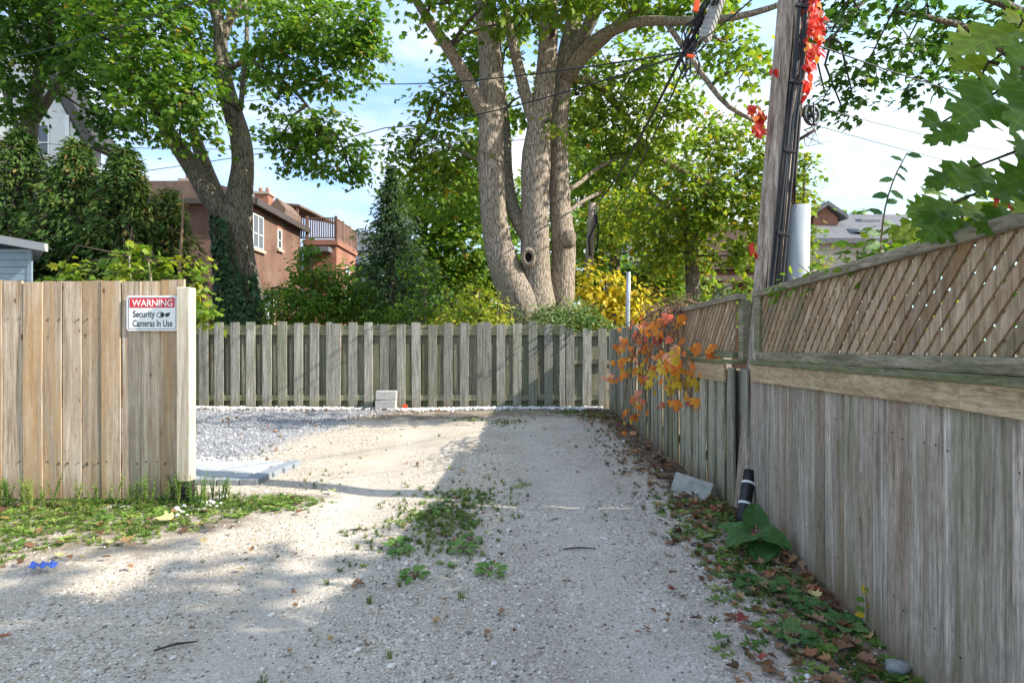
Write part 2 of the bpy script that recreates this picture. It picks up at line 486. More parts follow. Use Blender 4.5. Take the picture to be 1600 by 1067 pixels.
def obj_leaf_mat(name, stops, trans=0.15):
    """leaf coloured per object (fallen leaves)"""
    t = NT(name)
    oi = t.n('ObjectInfo').outputs['Random']
    co = t.n('TexCoord').outputs['Object']
    nz_ = t.noise(co, 30.0, 3)
    f = t.math('ADD', oi, t.math('MULTIPLY', t.math('SUBTRACT', nz_, 0.5), 0.3))
    col = t.ramp(f, stops)
    b = t.bsdf(col, 0.6, 0.25)
    tr = t.n('BsdfTranslucent'); t.l(col, tr.inputs['Color'])
    ms = t.n('MixShader'); ms.inputs[0].default_value = trans
    t.l(b.outputs['BSDF'], ms.inputs[1]); t.l(tr.outputs[0], ms.inputs[2]); t.l(ms.outputs[0], t.out.inputs['Surface'])
    MATS[name] = t.m
    return t.m
obj_leaf_mat('dead_leaf', [(0.0, (0.09, 0.045, 0.025)), (0.4, (0.2, 0.105, 0.055)), (0.75, (0.31, 0.19, 0.1)), (0.9, (0.36, 0.14, 0.06)), (1.0, (0.4, 0.3, 0.13))])
obj_leaf_mat('red_dead_leaf', [(0.0, (0.22, 0.05, 0.035)), (0.6, (0.38, 0.09, 0.065)), (1.0, (0.45, 0.18, 0.12))])
obj_leaf_mat('pale_dead_leaf', [(0.0, (0.5, 0.38, 0.12)), (0.6, (0.62, 0.52, 0.25)), (1.0, (0.5, 0.5, 0.2))])
obj_leaf_mat('green_fallen_leaf', [(0.0, (0.14, 0.22, 0.06)), (1.0, (0.24, 0.33, 0.1))])
obj_leaf_mat('grass_blade', [(0.0, (0.07, 0.13, 0.02)), (0.6, (0.14, 0.22, 0.04)), (1.0, (0.3, 0.3, 0.1))], 0.3)
obj_leaf_mat('groundweed', [(0.0, (0.07, 0.15, 0.025)), (0.55, (0.16, 0.28, 0.045)), (1.0, (0.3, 0.37, 0.09))], 0.3)

def bark(name, a, b, c, sc=(17, 17, 2.6), bstr=0.9, dist=0.03):
    t = NT(name)
    co = t.n('TexCoord').outputs['Object']
    f1 = t.noise(t.mapping(co, sc), 2.2, 6, 0.65, 0.8)
    vo = t.n('TexVoronoi'); vo.feature = 'DISTANCE_TO_EDGE'; vo.inputs['Scale'].default_value = 1.5
    wob = t.n('TexNoise'); wob.inputs['Scale'].default_value = 3.0
    t.l(co, wob.inputs['Vector'])
    vadd = t.n('VectorMath', operation='ADD')
    t.l(t.mapping(co, (sc[0], sc[1], sc[2])), vadd.inputs[0]); t.l(wob.outputs['Color'], vadd.inputs[1])
    t.l(vadd.outputs[0], vo.inputs['Vector'])
    fur = t.ramp(vo.outputs['Distance'], [(0.0, 0.0), (0.16, 1.0)])
    h = t.math('ADD', t.math('MULTIPLY', f1, 0.6), t.math('MULTIPLY', fur, 0.5))
    col = t.ramp(h, [(0.3, a), (0.6, b), (0.85, c)])
    bl = t.noise(co, 1.3, 4)
    col = t.mix(t.math('MULTIPLY', t.ramp(bl, [(0.45, 0.0), (0.7, 1.0)]), 0.4), col, (b[0] * 0.75, b[1] * 0.82, b[2] * 0.7))
    t.bsdf(col, 0.9, 0.1, 0, h, bstr, dist)
    MATS[name] = t.m
bark('maple_bark', (0.12, 0.093, 0.072), (0.26, 0.21, 0.165), (0.42, 0.35, 0.285), bstr=0.7)
bark('grey_bark', (0.075, 0.06, 0.045), (0.17, 0.14, 0.11), (0.28, 0.24, 0.19), (13, 13, 2.4), 0.8)
simple('twig', (0.085, 0.065, 0.05), 0.9, 0.1)
simple('vine_stem', (0.2, 0.13, 0.085), 0.9, 0.1)
simple('hollow', (0.015, 0.011, 0.009), 1.0, 0.0)

def brick_mat(name, c1, c2, mortar, patchy=0.3, axes='xz'):
    t = NT(name)
    co = t.n('NewGeometry').outputs['Position']
    sp = t.n('SeparateXYZ'); t.l(co, sp.inputs[0])
    cb = t.n('CombineXYZ')
    t.l(t.math('ADD', sp.outputs[0], sp.outputs[1]), cb.inputs[0]); t.l(sp.outputs[2], cb.inputs[1])
    br = t.n('TexBrick')
    br.inputs['Scale'].default_value = 1.0
    br.inputs['Brick Width'].default_value = 0.23; br.inputs['Row Height'].default_value = 0.085
    br.inputs['Mortar Size'].default_value = 0.012
    br.inputs['Color1'].default_value = (*c1, 1); br.inputs['Color2'].default_value = (*c2, 1); br.inputs['Mortar'].default_value = (*mortar, 1)
    t.l(cb.outputs[0], br.inputs['Vector'])
    n1 = t.noise(co, 0.9, 5, 0.6); n2 = t.noise(co, 6.0, 3)
    col = t.mix(t.math('MULTIPLY', t.ramp(n1, [(0.4, 0.0), (0.7, 1.0)]), patchy), br.outputs['Color'], tuple(min(1, m * 0.9) for m in mortar))
    col = t.mix(1.0, col, t.ramp(t.noise(t.mapping(co, (1.0, 1.0, 0.5)), 0.7, 6, 0.65), [(0.35, 0.6), (0.65, 1.15)]), 'MULTIPLY')
    col = t.mix(0.25, col, t.ramp(n2, [(0.3, c2), (0.7, c1)]))
    t.bsdf(col, 0.85, 0.2, 0, br.outputs['Fac'], 0.3, -0.01)
    MATS[name] = t.m
brick_mat('old_brick', (0.225, 0.1, 0.068), (0.135, 0.062, 0.046), (0.24, 0.19, 0.15), 0.55)
brick_mat('red_brick', (0.34, 0.15, 0.1), (0.25, 0.105, 0.07), (0.36, 0.2, 0.14), 0.1)

def siding(name, col, pitch=0.12, vertical=False):
    t = NT(name)
    co = t.n('NewGeometry').outputs['Position']
    w = t.n('TexWave'); w.wave_profile = 'SAW'; w.bands_direction = 'X' if vertical else 'Z'
    w.inputs['Scale'].default_value = 0.314 / pitch / 1.0
    t.l(co, w.inputs['Vector'])
    n = t.noise(co, 3.0, 4)
    c = t.mix(1.0, col, t.ramp(n, [(0.3, 0.8), (0.7, 1.0)]), 'MULTIPLY')
    c = t.mix(1.0, c, t.ramp(w.outputs['Fac'], [(0.0, 0.55), (0.1, 1.0), (1.0, 1.0)]), 'MULTIPLY')
    t.bsdf(c, 0.6, 0.3, 0, w.outputs['Fac'], 0.4, 0.02)
    MATS[name] = t.m
siding('white_siding', (0.7, 0.7, 0.68))
siding('blue_siding', (0.25, 0.33, 0.39), 0.14)
siding('grey_siding', (0.33, 0.34, 0.35), 0.2, True)
siding('cream_siding', (0.55, 0.47, 0.4), 0.2)
simple('roof_dark', (0.05, 0.05, 0.055), 0.85, 0.2, var=0.35, scale=8)
simple('roof_brown', (0.16, 0.11, 0.085), 0.85, 0.2, var=0.3, scale=6)
simple('roof_grey', (0.15, 0.15, 0.16), 0.85, 0.2, var=0.3, scale=6)
simple('white_trim', (0.75, 0.75, 0.73), 0.5, 0.4, var=0.08)
simple('gutter', (0.33, 0.34, 0.34), 0.45, 0.4, var=0.1)
simple('dark_trim', (0.07, 0.055, 0.05), 0.6, 0.3)
simple('stone_trim', (0.4, 0.33, 0.26), 0.8, 0.2)
simple('tan_trim', (0.4, 0.25, 0.11), 0.7, 0.2)
t = NT('glass'); t.bsdf((0.06, 0.075, 0.09), 0.08, 0.9); MATS['glass'] = t.m
simple('concrete', (0.4, 0.39, 0.37), 0.9, 0.2, var=0.22, scale=25, bstr=0.4)
simple('paver_light', (0.42, 0.43, 0.44), 0.85, 0.25, var=0.14, scale=40, bstr=0.3)
simple('paver_dark', (0.26, 0.28, 0.31), 0.85, 0.25, var=0.16, scale=40, bstr=0.3)
simple('slab', (0.3, 0.3, 0.26), 0.85, 0.2, var=0.25, scale=12)
simple('black_rubber', (0.012, 0.012, 0.013), 0.45, 0.4)
simple('cable_black', (0.02, 0.02, 0.024), 0.5, 0.4)
simple('cable_grey', (0.13, 0.13, 0.14), 0.5, 0.3)
simple('white_tape', (0.78, 0.78, 0.76), 0.5, 0.3, var=0.08)
simple('pvc_grey', (0.36, 0.39, 0.41), 0.4, 0.4, var=0.07, scale=6)
simple('galvanized', (0.42, 0.45, 0.47), 0.4, 0.5, 0.6, var=0.15)
simple('black_paint', (0.02, 0.018, 0.016), 0.5, 0.4, var=0.4)
simple('pulley_metal', (0.07, 0.08, 0.09), 0.45, 0.5, 0.5)
simple('box_grey', (0.33, 0.33, 0.32), 0.5, 0.3)
simple('orange_tag', (0.8, 0.09, 0.02), 0.5, 0.3, var=0.1)
simple('sign_white', (0.83, 0.83, 0.81), 0.35, 0.4, var=0.04)
simple('sign_red', (0.62, 0.02, 0.03), 0.35, 0.4, var=0.05)
simple('sign_black', (0.02, 0.02, 0.025), 0.4, 0.4, var=0.05)
simple('blue_plastic', (0.07, 0.16, 0.6), 0.35, 0.5, var=0.3, scale=40)
simple('red_plastic', (0.75, 0.08, 0.03), 0.4, 0.4, var=0.1)
simple('rock', (0.27, 0.28, 0.26), 0.9, 0.2, var=0.3, scale=18, bstr=0.5)
simple('nail', (0.05, 0.045, 0.04), 0.5, 0.4, 0.5)

def stone_mat(name, stops):
    t = NT(name)
    oi = t.n('ObjectInfo').outputs['Random']
    co = t.n('TexCoord').outputs['Object']
    n = t.noise(co, 2.5, 4)
    col = t.mix(1.0, t.ramp(oi, stops), t.ramp(n, [(0.3, 0.8), (0.7, 1.1)]), 'MULTIPLY')
    t.bsdf(col, 0.85, 0.2)
    MATS[name] = t.m
stone_mat('gravel_stone', [(0.0, (0.13, 0.12, 0.115)), (0.12, (0.29, 0.245, 0.195)), (0.4, (0.5, 0.44, 0.355)), (0.75, (0.65, 0.595, 0.51)), (0.95, (0.77, 0.73, 0.66)), (1.0, (0.36, 0.24, 0.17))])
stone_mat('bluestone', [(0.0, (0.145, 0.148, 0.16)), (0.4, (0.265, 0.27, 0.29)), (0.8, (0.375, 0.378, 0.395)), (1.0, (0.62, 0.615, 0.61))])
stone_mat('white_pebble', [(0.0, (0.45, 0.44, 0.42)), (0.4, (0.64, 0.63, 0.61)), (1.0, (0.82, 0.81, 0.79))])

# ground: gravel, dirt and leaf mould, weights on the vertices
t = NT('ground')
pos = t.n('NewGeometry').outputs['Position']
dirt = t.n('Attribute'); dirt.attribute_name = 'dirt'
blue = t.n('Attribute'); blue.attribute_name = 'blue'
rutn = t.n('Attribute'); rutn.attribute_name = 'rut'
v1 = t.n('TexVoronoi'); v1.inputs['Scale'].default_value = 75.0; t.l(pos, v1.inputs['Vector'])
v2 = t.n('TexVoronoi'); v2.inputs['Scale'].default_value = 170.0; t.l(pos, v2.inputs['Vector'])
sepc = t.n('SeparateColor'); t.l(v1.outputs['Color'], sepc.inputs[0])
sepd = t.n('SeparateColor'); t.l(v2.outputs['Color'], sepd.inputs[0])
stones = t.ramp(sepc.outputs[0], [(0.0, (0.26, 0.215, 0.165)), (0.3, (0.44, 0.38, 0.3)), (0.7, (0.56, 0.495, 0.405)), (1.0, (0.7, 0.645, 0.56))])
grit = t.ramp(sepd.outputs[0], [(0.0, (0.25, 0.205, 0.155)), (0.5, (0.46, 0.4, 0.32)), (1.0, (0.64, 0.575, 0.49))])
base = t.mix(t.ramp(t.noise(pos, 5.0, 4), [(0.4, 0.0), (0.6, 1.0)]), stones, grit)
patch = t.noise(pos, 1.3, 6, 0.6)
base = t.mix(t.math('MULTIPLY', t.ramp(patch, [(0.42, 0.0), (0.68, 1.0)]), 0.6), base, (0.34, 0.285, 0.22))
base = t.mix(t.math('MULTIPLY', t.ramp(t.noise(pos, 0.55, 5, 0.6, 0.6), [(0.5, 0.0), (0.66, 1.0)]), 0.5), base, (0.27, 0.235, 0.195))
base = t.mix(t.math('MULTIPLY', t.ramp(t.noise(t.mapping(pos, (1.6, 0.35, 1)), 1.0, 4, 0.55), [(0.56, 0.0), (0.7, 1.0)]), 0.4), base, (0.6, 0.555, 0.49))
rf_ = t.math('MULTIPLY', rutn.outputs['Fac'], t.ramp(t.noise(pos, 2.2, 5, 0.6), [(0.3, 0.2), (0.6, 1.0)]))
base = t.mix(t.math('MULTIPLY', rf_, 0.55), base, t.ramp(sepd.outputs[1], [(0.0, (0.42, 0.37, 0.3)), (1.0, (0.66, 0.6, 0.52))]))
dn = t.noise(pos, 3.5, 6, 0.65)
df = t.math('ADD', dirt.outputs['Fac'], t.math('MULTIPLY', t.math('SUBTRACT', dn, 0.5), 1.1))
dfac = t.ramp(df, [(0.35, 0.0), (0.7, 1.0)])
soil = t.ramp(t.noise(pos, 28.0, 6, 0.7), [(0.3, (0.075, 0.055, 0.038)), (0.55, (0.17, 0.13, 0.09)), (0.75, (0.27, 0.225, 0.17))])
base = t.mix(t.math('MULTIPLY', dfac, 0.9), base, soil)
bluec = t.ramp(sepc.outputs[1], [(0.0, (0.145, 0.148, 0.16)), (0.5, (0.25, 0.255, 0.275)), (1.0, (0.41, 0.412, 0.43))])
base = t.mix(t.math('MULTIPLY', blue.outputs['Fac'], 0.9), base, bluec)
hh = t.math('ADD', t.math('MULTIPLY', v1.outputs['Distance'], -1.0), t.math('MULTIPLY', v2.outputs['Distance'], -0.4))
t.bsdf(base, 0.95, 0.1, 0, hh, 0.5, 0.008)
MATS['ground'] = t.m

# ------------------------------------------------------------------ fast leaf meshes
def leaf_outline(kind):
    if kind == 'maple':
        half = [(0.0, -0.02), (0.22, -0.06), (0.47, 0.12), (0.33, 0.28), (0.52, 0.58), (0.24, 0.52), (0.18, 0.7)]
        tip = (0.0, 1.0)
    elif kind == 'oval':
        half = [(0.0, 0.0), (0.22, 0.2), (0.28, 0.48), (0.16, 0.8)]; tip = (0.0, 1.0)
    elif kind == 'frond':
        half = [(0.0, 0.0), (0.16, 0.1), (0.1, 0.3), (0.24, 0.42), (0.1, 0.58), (0.17, 0.72)]; tip = (0.0, 1.0)
    elif kind == 'ivy':
        half = [(0.0, 0.0), (0.3, -0.06), (0.5, 0.25), (0.3, 0.42)]; tip = (0.0, 0.95)
    elif kind == 'clump':
        half = [(0.0, -0.1), (0.3, 0.0), (0.22, 0.2), (0.55, 0.35), (0.3, 0.55), (0.35, 0.85)]; tip = (0.0, 1.0)
    pts = half + [tip] + [(-x, y) for (x, y) in half[1:]][::-1]
    return pts

def leaf_template(kind):
    pts = leaf_outline(kind)
    v = np.array([(x, y, -0.35 * abs(x) + 0.12 * y * (1 - y) - 0.1 * y * y) for (x, y) in pts])
    n = len(pts)
    h = n // 2                       # tip index
    f1 = list(range(0, h + 1)); f2 = [0] + list(range(h, n))
    return v, [f1, f2]
TEMPL = {k: leaf_template(k) for k in ('maple', 'oval', 'frond', 'ivy', 'clump')}

def norm(a):
    return a / (np.linalg.norm(a, axis=1, keepdims=True) + 1e-9)

def leaves_mesh(name, pos, nrm, tip, size, tint, kind, wr=None):
    tv, tf = TEMPL[kind]
    n = len(pos)
    nz_ = norm(nrm); ty = norm(tip - nz_ * np.sum(tip * nz_, 1, keepdims=True)); tx = np.cross(ty, nz_)
    w = size if wr is None else size * wr
    V = (pos[:, None, :] + tx[:, None, :] * (tv[None, :, 0:1] * w[:, None, None]) + ty[:, None, :] * (tv[None, :, 1:2] * size[:, None, None])
         + nz_[:, None, :] * (tv[None, :, 2:3] * size[:, None, None]))
    k = len(tv)
    V = V.reshape(-1, 3)
    loops, starts, totals = [], [], []
    fl = np.concatenate([np.array(f) for f in tf])
    lens = np.array([len(f) for f in tf])
    L = (np.arange(n)[:, None] * k + fl[None, :]).reshape(-1)
    tot = np.tile(lens, n)
    st = np.concatenate([[0], np.cumsum(tot)[:-1]])
    me = bpy.data.meshes.new(name)
    me.vertices.add(len(V)); me.vertices.foreach_set('co', V.astype(np.float32).reshape(-1))
    me.loops.add(len(L)); me.loops.foreach_set('vertex_index', L.astype(np.int32))
    me.polygons.add(len(tot)); me.polygons.foreach_set('loop_start', st.astype(np.int32)); me.polygons.foreach_set('loop_total', tot.astype(np.int32))
    a = me.attributes.new('tint', 'FLOAT', 'FACE')
    a.data.foreach_set('value', np.repeat(tint, len(tf)).astype(np.float32))
    me.update(calc_edges=True)
    return me

def rdirs(n):
    return norm(rng.normal(size=(n, 3)))

def sprays(centres, outward, nleaf, srad, size, up=0.7, droop=0.5, jitter=0.7, flat=0.45):
    """leaves in loose layered discs around spray centres"""
    m = len(centres)
    c = np.repeat(centres, nleaf, 0); o = np.repeat(outward, nleaf, 0)
    n = len(c)
    d = rng.normal(size=(n, 3)) * np.array([1, 1, flat]) * srad * 0.55
    d[:, 2] -= 0.35 * (d[:, 0] ** 2 + d[:, 1] ** 2) / max(srad, 1e-3)
    pos = c + d
    nrm = np.array([0, 0, up]) + o * 0.45 + rng.normal(size=(n, 3)) * jitter * 0.55
    tip = d / srad * 0.7 + o * 0.5 + np.array([0, 0, -droop]) + rng.normal(size=(n, 3)) * 0.4
    sz = size * rng.uniform(0.65, 1.25, n)
    return pos, nrm, tip, sz

def ellipsoids(clumps, dens, shell=0.4):
    dens = dens * 1.8
    """spray centres in ellipsoids given as (centre, radii); dens = sprays per square metre of silhouette"""
    C_, O_, K_ = [], [], []
    for i, (c, r) in enumerate(clumps):
        area = math.pi * (r[0] * r[2] + r[0] * r[1] + r[1] * r[2]) / 3
        m = max(3, int(area * dens))
        d = rdirs(m)
        rad = rng.uniform(0.15, 1.0, m) ** shell
        rad *= 1 + 0.22 * np.sin(d[:, 0] * 5 + i) * np.sin(d[:, 2] * 6 + 2 * i) + 0.12 * rng.normal(size=m)
        p = np.array(c) + d * rad[:, None] * np.array(r)
        C_.append(p); O_.append(d); K_.append(np.full(m, i))
    return np.concatenate(C_), np.concatenate(O_), np.concatenate(K_)

def pxclump(px, py, Y, rx, ry, rd=None):
    s = Y / F
    rd = rd if rd is not None else max(rx, ry) * s
    return (tuple(P(px, py, Y)), (rx * s, rd, ry * s))

def crown(parent, clumps, mat, dens=5.0, nleaf=14, srad=0.35, size=0.14, kind='maple', tint=(0.45, 0.22), ztint=0.0, name='crown', **kw):
    C_, O_, K_ = ellipsoids(clumps, dens)
    pos, nrm, tip, sz = sprays(C_, O_, nleaf, srad, size, **kw)
    sp = rng.normal(size=len(C_)) * 0.6
    cl = rng.normal(size=len(clumps)) * 0.35
    tn = tint[0] + tint[1] * (np.repeat(sp + cl[K_], nleaf) * 0.6 + rng.normal(size=len(pos)) * 0.6)
    tn = np.where(rng.uniform(size=len(pos)) < 0.012, 0.97, np.clip(tn, 0.0, 0.9))
    base = np.array(wpos(parent))
    me = leaves_mesh(name, pos - base, nrm, tip, sz, tn, kind)
    o = link(name, me, parent, base, None, MATS[mat])
    return o, C_

def twigs(parent, clumps, C_, roots, mat='twig', per=5, rad=0.02, name='twigs'):
    """thin branches: nearest root point -> clump centre -> some of its sprays, one joined part"""
    m = MB()
    for i, (c, r) in enumerate(clumps):
        c = Vector(c)
        if roots:
            q = min(roots, key=lambda p: (p - c).length)
            if (q - c).length < 9:
                mid = q.lerp(c, 0.5) + Vector((rnd.uniform(-.2, .2), rnd.uniform(-.2, .2), rnd.uniform(0, .35)))
                v, f = tube_data([q, mid, c], [rad * 2.4, rad * 1.7, rad * 1.1], 5, 0.5, 0.1, i); m.add(v, f)
        d = [(Vector(p) - c) for p in C_ if (Vector(p) - c).length < max(r) * 1.15]
        rnd.shuffle(d)
        for k in d[:per]:
            b = c + k * 0.5 + Vector((rnd.uniform(-.1, .1), rnd.uniform(-.1, .1), 0.12 * k.length))
            v, f = tube_data([c, b, c + k], [rad, rad * 0.7, rad * 0.3], 4, 0.6, 0.0, i); m.add(v, f)
    base = wpos(parent)
    me = pymesh(name, [Vector(v) - base for v in m.v], m.f, True)
    return tag(link(name, me, parent, base, None, MATS[mat]), kind='stuff')

def limb_px(name, parent, pts, mat='maple_bark', sides=14, rough=0.05, seed=0, step=0.25):
    """pts: (px, py, Y, width_px)"""
    w = [P(a, b, Y) for (a, b, Y, wd) in pts]
    r = [wd * Y / F / 2 for (a, b, Y, wd) in pts]
    o = tube(name, w, r, MATS[mat], parent, sides, step, rough, seed)
    pp, _ = catmull(w, r, 0.5) if len(w) > 2 else (w, r)
    return o, [Vector(p) for p in pp]

# ------------------------------------------------------------------ GN scattering of small uncountable stuff
def scatter(name, pts, rots, scales, sources, mat, label=None, cat=None):
    """one object: instances of the source meshes on points"""
    me = bpy.data.meshes.new(name)
    n = len(pts)
    me.vertices.add(n); me.vertices.foreach_set('co', np.asarray(pts, np.float32).reshape(-1))
    a = me.attributes.new('rot', 'FLOAT_VECTOR', 'POINT'); a.data.foreach_set('vector', np.asarray(rots, np.float32).reshape(-1))
    a = me.attributes.new('siz', 'FLOAT_VECTOR', 'POINT'); a.data.foreach_set('vector', np.asarray(scales, np.float32).reshape(-1))
    a = me.attributes.new('idx', 'INT', 'POINT'); a.data.foreach_set('value', rng.integers(0, len(sources), n).astype(np.int32))
    me.update()
    o = bpy.data.objects.new(name, me); COL.objects.link(o)
    ng = bpy.data.node_groups.new(name, 'GeometryNodeTree')
    ng.interface.new_socket('Geometry', in_out='INPUT', socket_type='NodeSocketGeometry')
    ng.interface.new_socket('Geometry', in_out='OUTPUT', socket_type='NodeSocketGeometry')
    gi = ng.nodes.new('NodeGroupInput'); go = ng.nodes.new('NodeGroupOutput')
    iop = ng.nodes.new('GeometryNodeInstanceOnPoints')
    gti = ng.nodes.new('GeometryNodeJoinGeometry')
    for s in reversed(sources):
        so = bpy.data.objects.new(name + '_source', s)
        if not s.materials: s.materials.append(mat)
        oi = ng.nodes.new('GeometryNodeObjectInfo'); oi.inputs['Object'].default_value = so
        g2 = ng.nodes.new('GeometryNodeGeometryToInstance')
        ng.links.new(oi.outputs['Geometry'], g2.inputs[0]); ng.links.new(g2.outputs[0], gti.inputs[0])
    def attr(nm, dt):
        nd = ng.nodes.new('GeometryNodeInputNamedAttribute'); nd.data_type = dt; nd.inputs['Name'].default_value = nm
        return nd.outputs[0]
    ng.links.new(gi.outputs[0], iop.inputs['Points'])
    ng.links.new(gti.outputs[0], iop.inputs['Instance'])
    iop.inputs['Pick Instance'].default_value = True
    ng.links.new(attr('idx', 'INT'), iop.inputs['Instance Index'])
    e2r = ng.nodes.new('FunctionNodeEulerToRotation')
    ng.links.new(attr('rot', 'FLOAT_VECTOR'), e2r.inputs[0]); ng.links.new(e2r.outputs[0], iop.inputs['Rotation'])
    ng.links.new(attr('siz', 'FLOAT_VECTOR'), iop.inputs['Scale'])
    ng.links.new(iop.outputs[0], go.inputs[0])
    md = o.modifiers.new('scatter', 'NODES'); md.node_group = ng
    o['kind'] = 'stuff'
    if label: o['label'] = label
    if cat: o['category'] = cat
    return o

def stone_mesh(name, seed, sub=1, flat=0.7):
    bm = bmesh.new(); bmesh.ops.create_icosphere(bm, subdivisions=sub, radius=0.5)
    r_ = random.Random(seed)
    for v in bm.verts:
        v.co *= r_.uniform(0.75, 1.15); v.co.z *= flat
    me = bpy.data.meshes.new(name); bm.to_mesh(me); bm.free()
    return me

def flat_leaf_mesh(name, kind, curl, seed):
    pts = leaf_outline(kind)
    r_ = random.Random(seed)
    a, b = r_.uniform(-1, 1), r_.uniform(-1, 1)
    v = [(x, y - 0.5, curl * (abs(x) * 1.6 + 0.5 * (y - 0.5) ** 2 + 0.3 * a * x + 0.3 * b * (y - 0.5)) + 0.02) for (x, y) in pts]
    n = len(pts); h = n // 2
    return pymesh(name, v, [list(range(0, h + 1)), [0] + list(range(h, n))])

def rosette_mesh(name, n, seed, lift=0.45, kind='oval', wid=0.8):
    """a low weed: leaves radiating from the root"""
    r_ = random.Random(seed)
    pts = leaf_outline(kind); k = len(pts); h = k // 2
    m = MB()
    for i in range(n):
        an = 6.283 * i / n + r_.uniform(-.5, .5); L = r_.uniform(0.5, 1.0); li = r_.uniform(0.15, lift); s0 = r_.uniform(0.05, 0.35)
        v = []
        for (x, y) in pts:
            rr = s0 + y * L; xx = x * L * wid
            zz = li * rr * (1.4 - 0.7 * rr) - abs(xx) * 0.25 + 0.02 * i / n
            v.append((math.cos(an) * rr - math.sin(an) * xx, math.sin(an) * rr + math.cos(an) * xx, zz))
        m.add(v, [list(range(0, h + 1)), [0] + list(range(h, k))])
    return pymesh(name, m.v, m.f)

def tuft_mesh(name, n, seed):
    r_ = random.Random(seed); m = MB()
    for i in range(n):
        an = r_.uniform(0, 6.283); le = r_.uniform(0.2, 0.9); ht = r_.uniform(0.5, 1.0); w = 0.035
        bx, by = r_.uniform(-.2, .2), r_.uniform(-.2, .2)
        dx, dy = math.cos(an), math.sin(an)
        px_, py_ = -dy * w, dx * w
        m.add([(bx - px_, by - py_, 0), (bx + px_, by + py_, 0), (bx + dx * le * .4 + px_ * .8, by + dy * le * .4 + py_ * .8, ht * .7),
               (bx + dx * le * .4 - px_ * .8, by + dy * le * .4 - py_ * .8, ht * .7), (bx + dx * le, by + dy * le, ht * 0.85)],
              [(0, 1, 2, 3), (3, 2, 4)])
    return pymesh(name, m.v, m.f)

# ================================================================== SETTING
GX, GY = 1.70, 0.0235
def far_x(Y): return 1.70 + 0.0235 * (Y - 4.4)      # far part of the right fence
def near_x(Y): return 1.267 + 0.109 * Y             # near part of the right fence
BACKY = 11.7

xs = np.concatenate([[-400, -150, -60, -30, -18, -12], np.arange(-9, 4.01, 0.15), [6, 9, 14, 25, 60, 150, 400]])
ys = np.concatenate([[-60, -20, -6, -2], np.arange(0, 14.01, 0.15), [16, 20, 30, 45, 80, 160, 420]])
XX, YY = np.meshgrid(xs, ys)
ZZ = gh(XX, YY) * ((np.abs(XX) < 30) & (np.abs(YY) < 40))
gv = np.stack([XX, YY, ZZ], -1).reshape(-1, 3)
nx, ny = len(xs), len(ys)
gf = [(j * nx + i, j * nx + i + 1, (j + 1) * nx + i + 1, (j + 1) * nx + i) for j in range(ny - 1) for i in range(nx - 1)]
gm = pymesh('ground', gv, gf, True)
def sstep(a, b, x): 
    t_ = np.clip((x - a) / (b - a), 0, 1); return t_ * t_ * (3 - 2 * t_)
x_, y_ = gv[:, 0], gv[:, 1]
fx = np.where(y_ < 4.3, near_x(y_), far_x(y_))
dirt_w = np.maximum.reduce([sstep(0.62, 0.12, fx - x_) * 0.95,                                    # along the right fence
                            sstep(9.0, 10.4, y_ - 0.12 * (x_ + 1.0)) * sstep(-4.2, -3.0, x_) * 0.62,   # worn earth at the back
                            sstep(-1.55, -2.1, x_ + 0.55 * (4.0 - y_)) * sstep(2.9, 3.6, y_) * sstep(5.2, 4.85, y_) * 0.55,  # weed patch
                            np.exp(-(((x_ + 0.45) / 0.4) ** 2 + ((y_ - 4.3) / 0.7) ** 2)) * 0.62,      # weedy middle strip
                            sstep(11.5, 12.0, y_), sstep(2.2, 2.6, x_)])
blue_w = sstep(6.15, 6.4, y_) * sstep(-2.75, -3.35, x_ + 0.06 * (y_ - 9) - 0.12 * (y_ - 7)) * sstep(11.55, 11.2, y_)
for nm_, w_ in (('dirt', dirt_w), ('blue', blue_w), ('rut', rut(x_, y_))):
    a = gm.attributes.new(nm_, 'FLOAT', 'POINT'); a.data.foreach_set('value', w_.astype(np.float32))
ground = link('ground', gm, None, None, None, MATS['ground'])
ground['kind'] = 'structure'

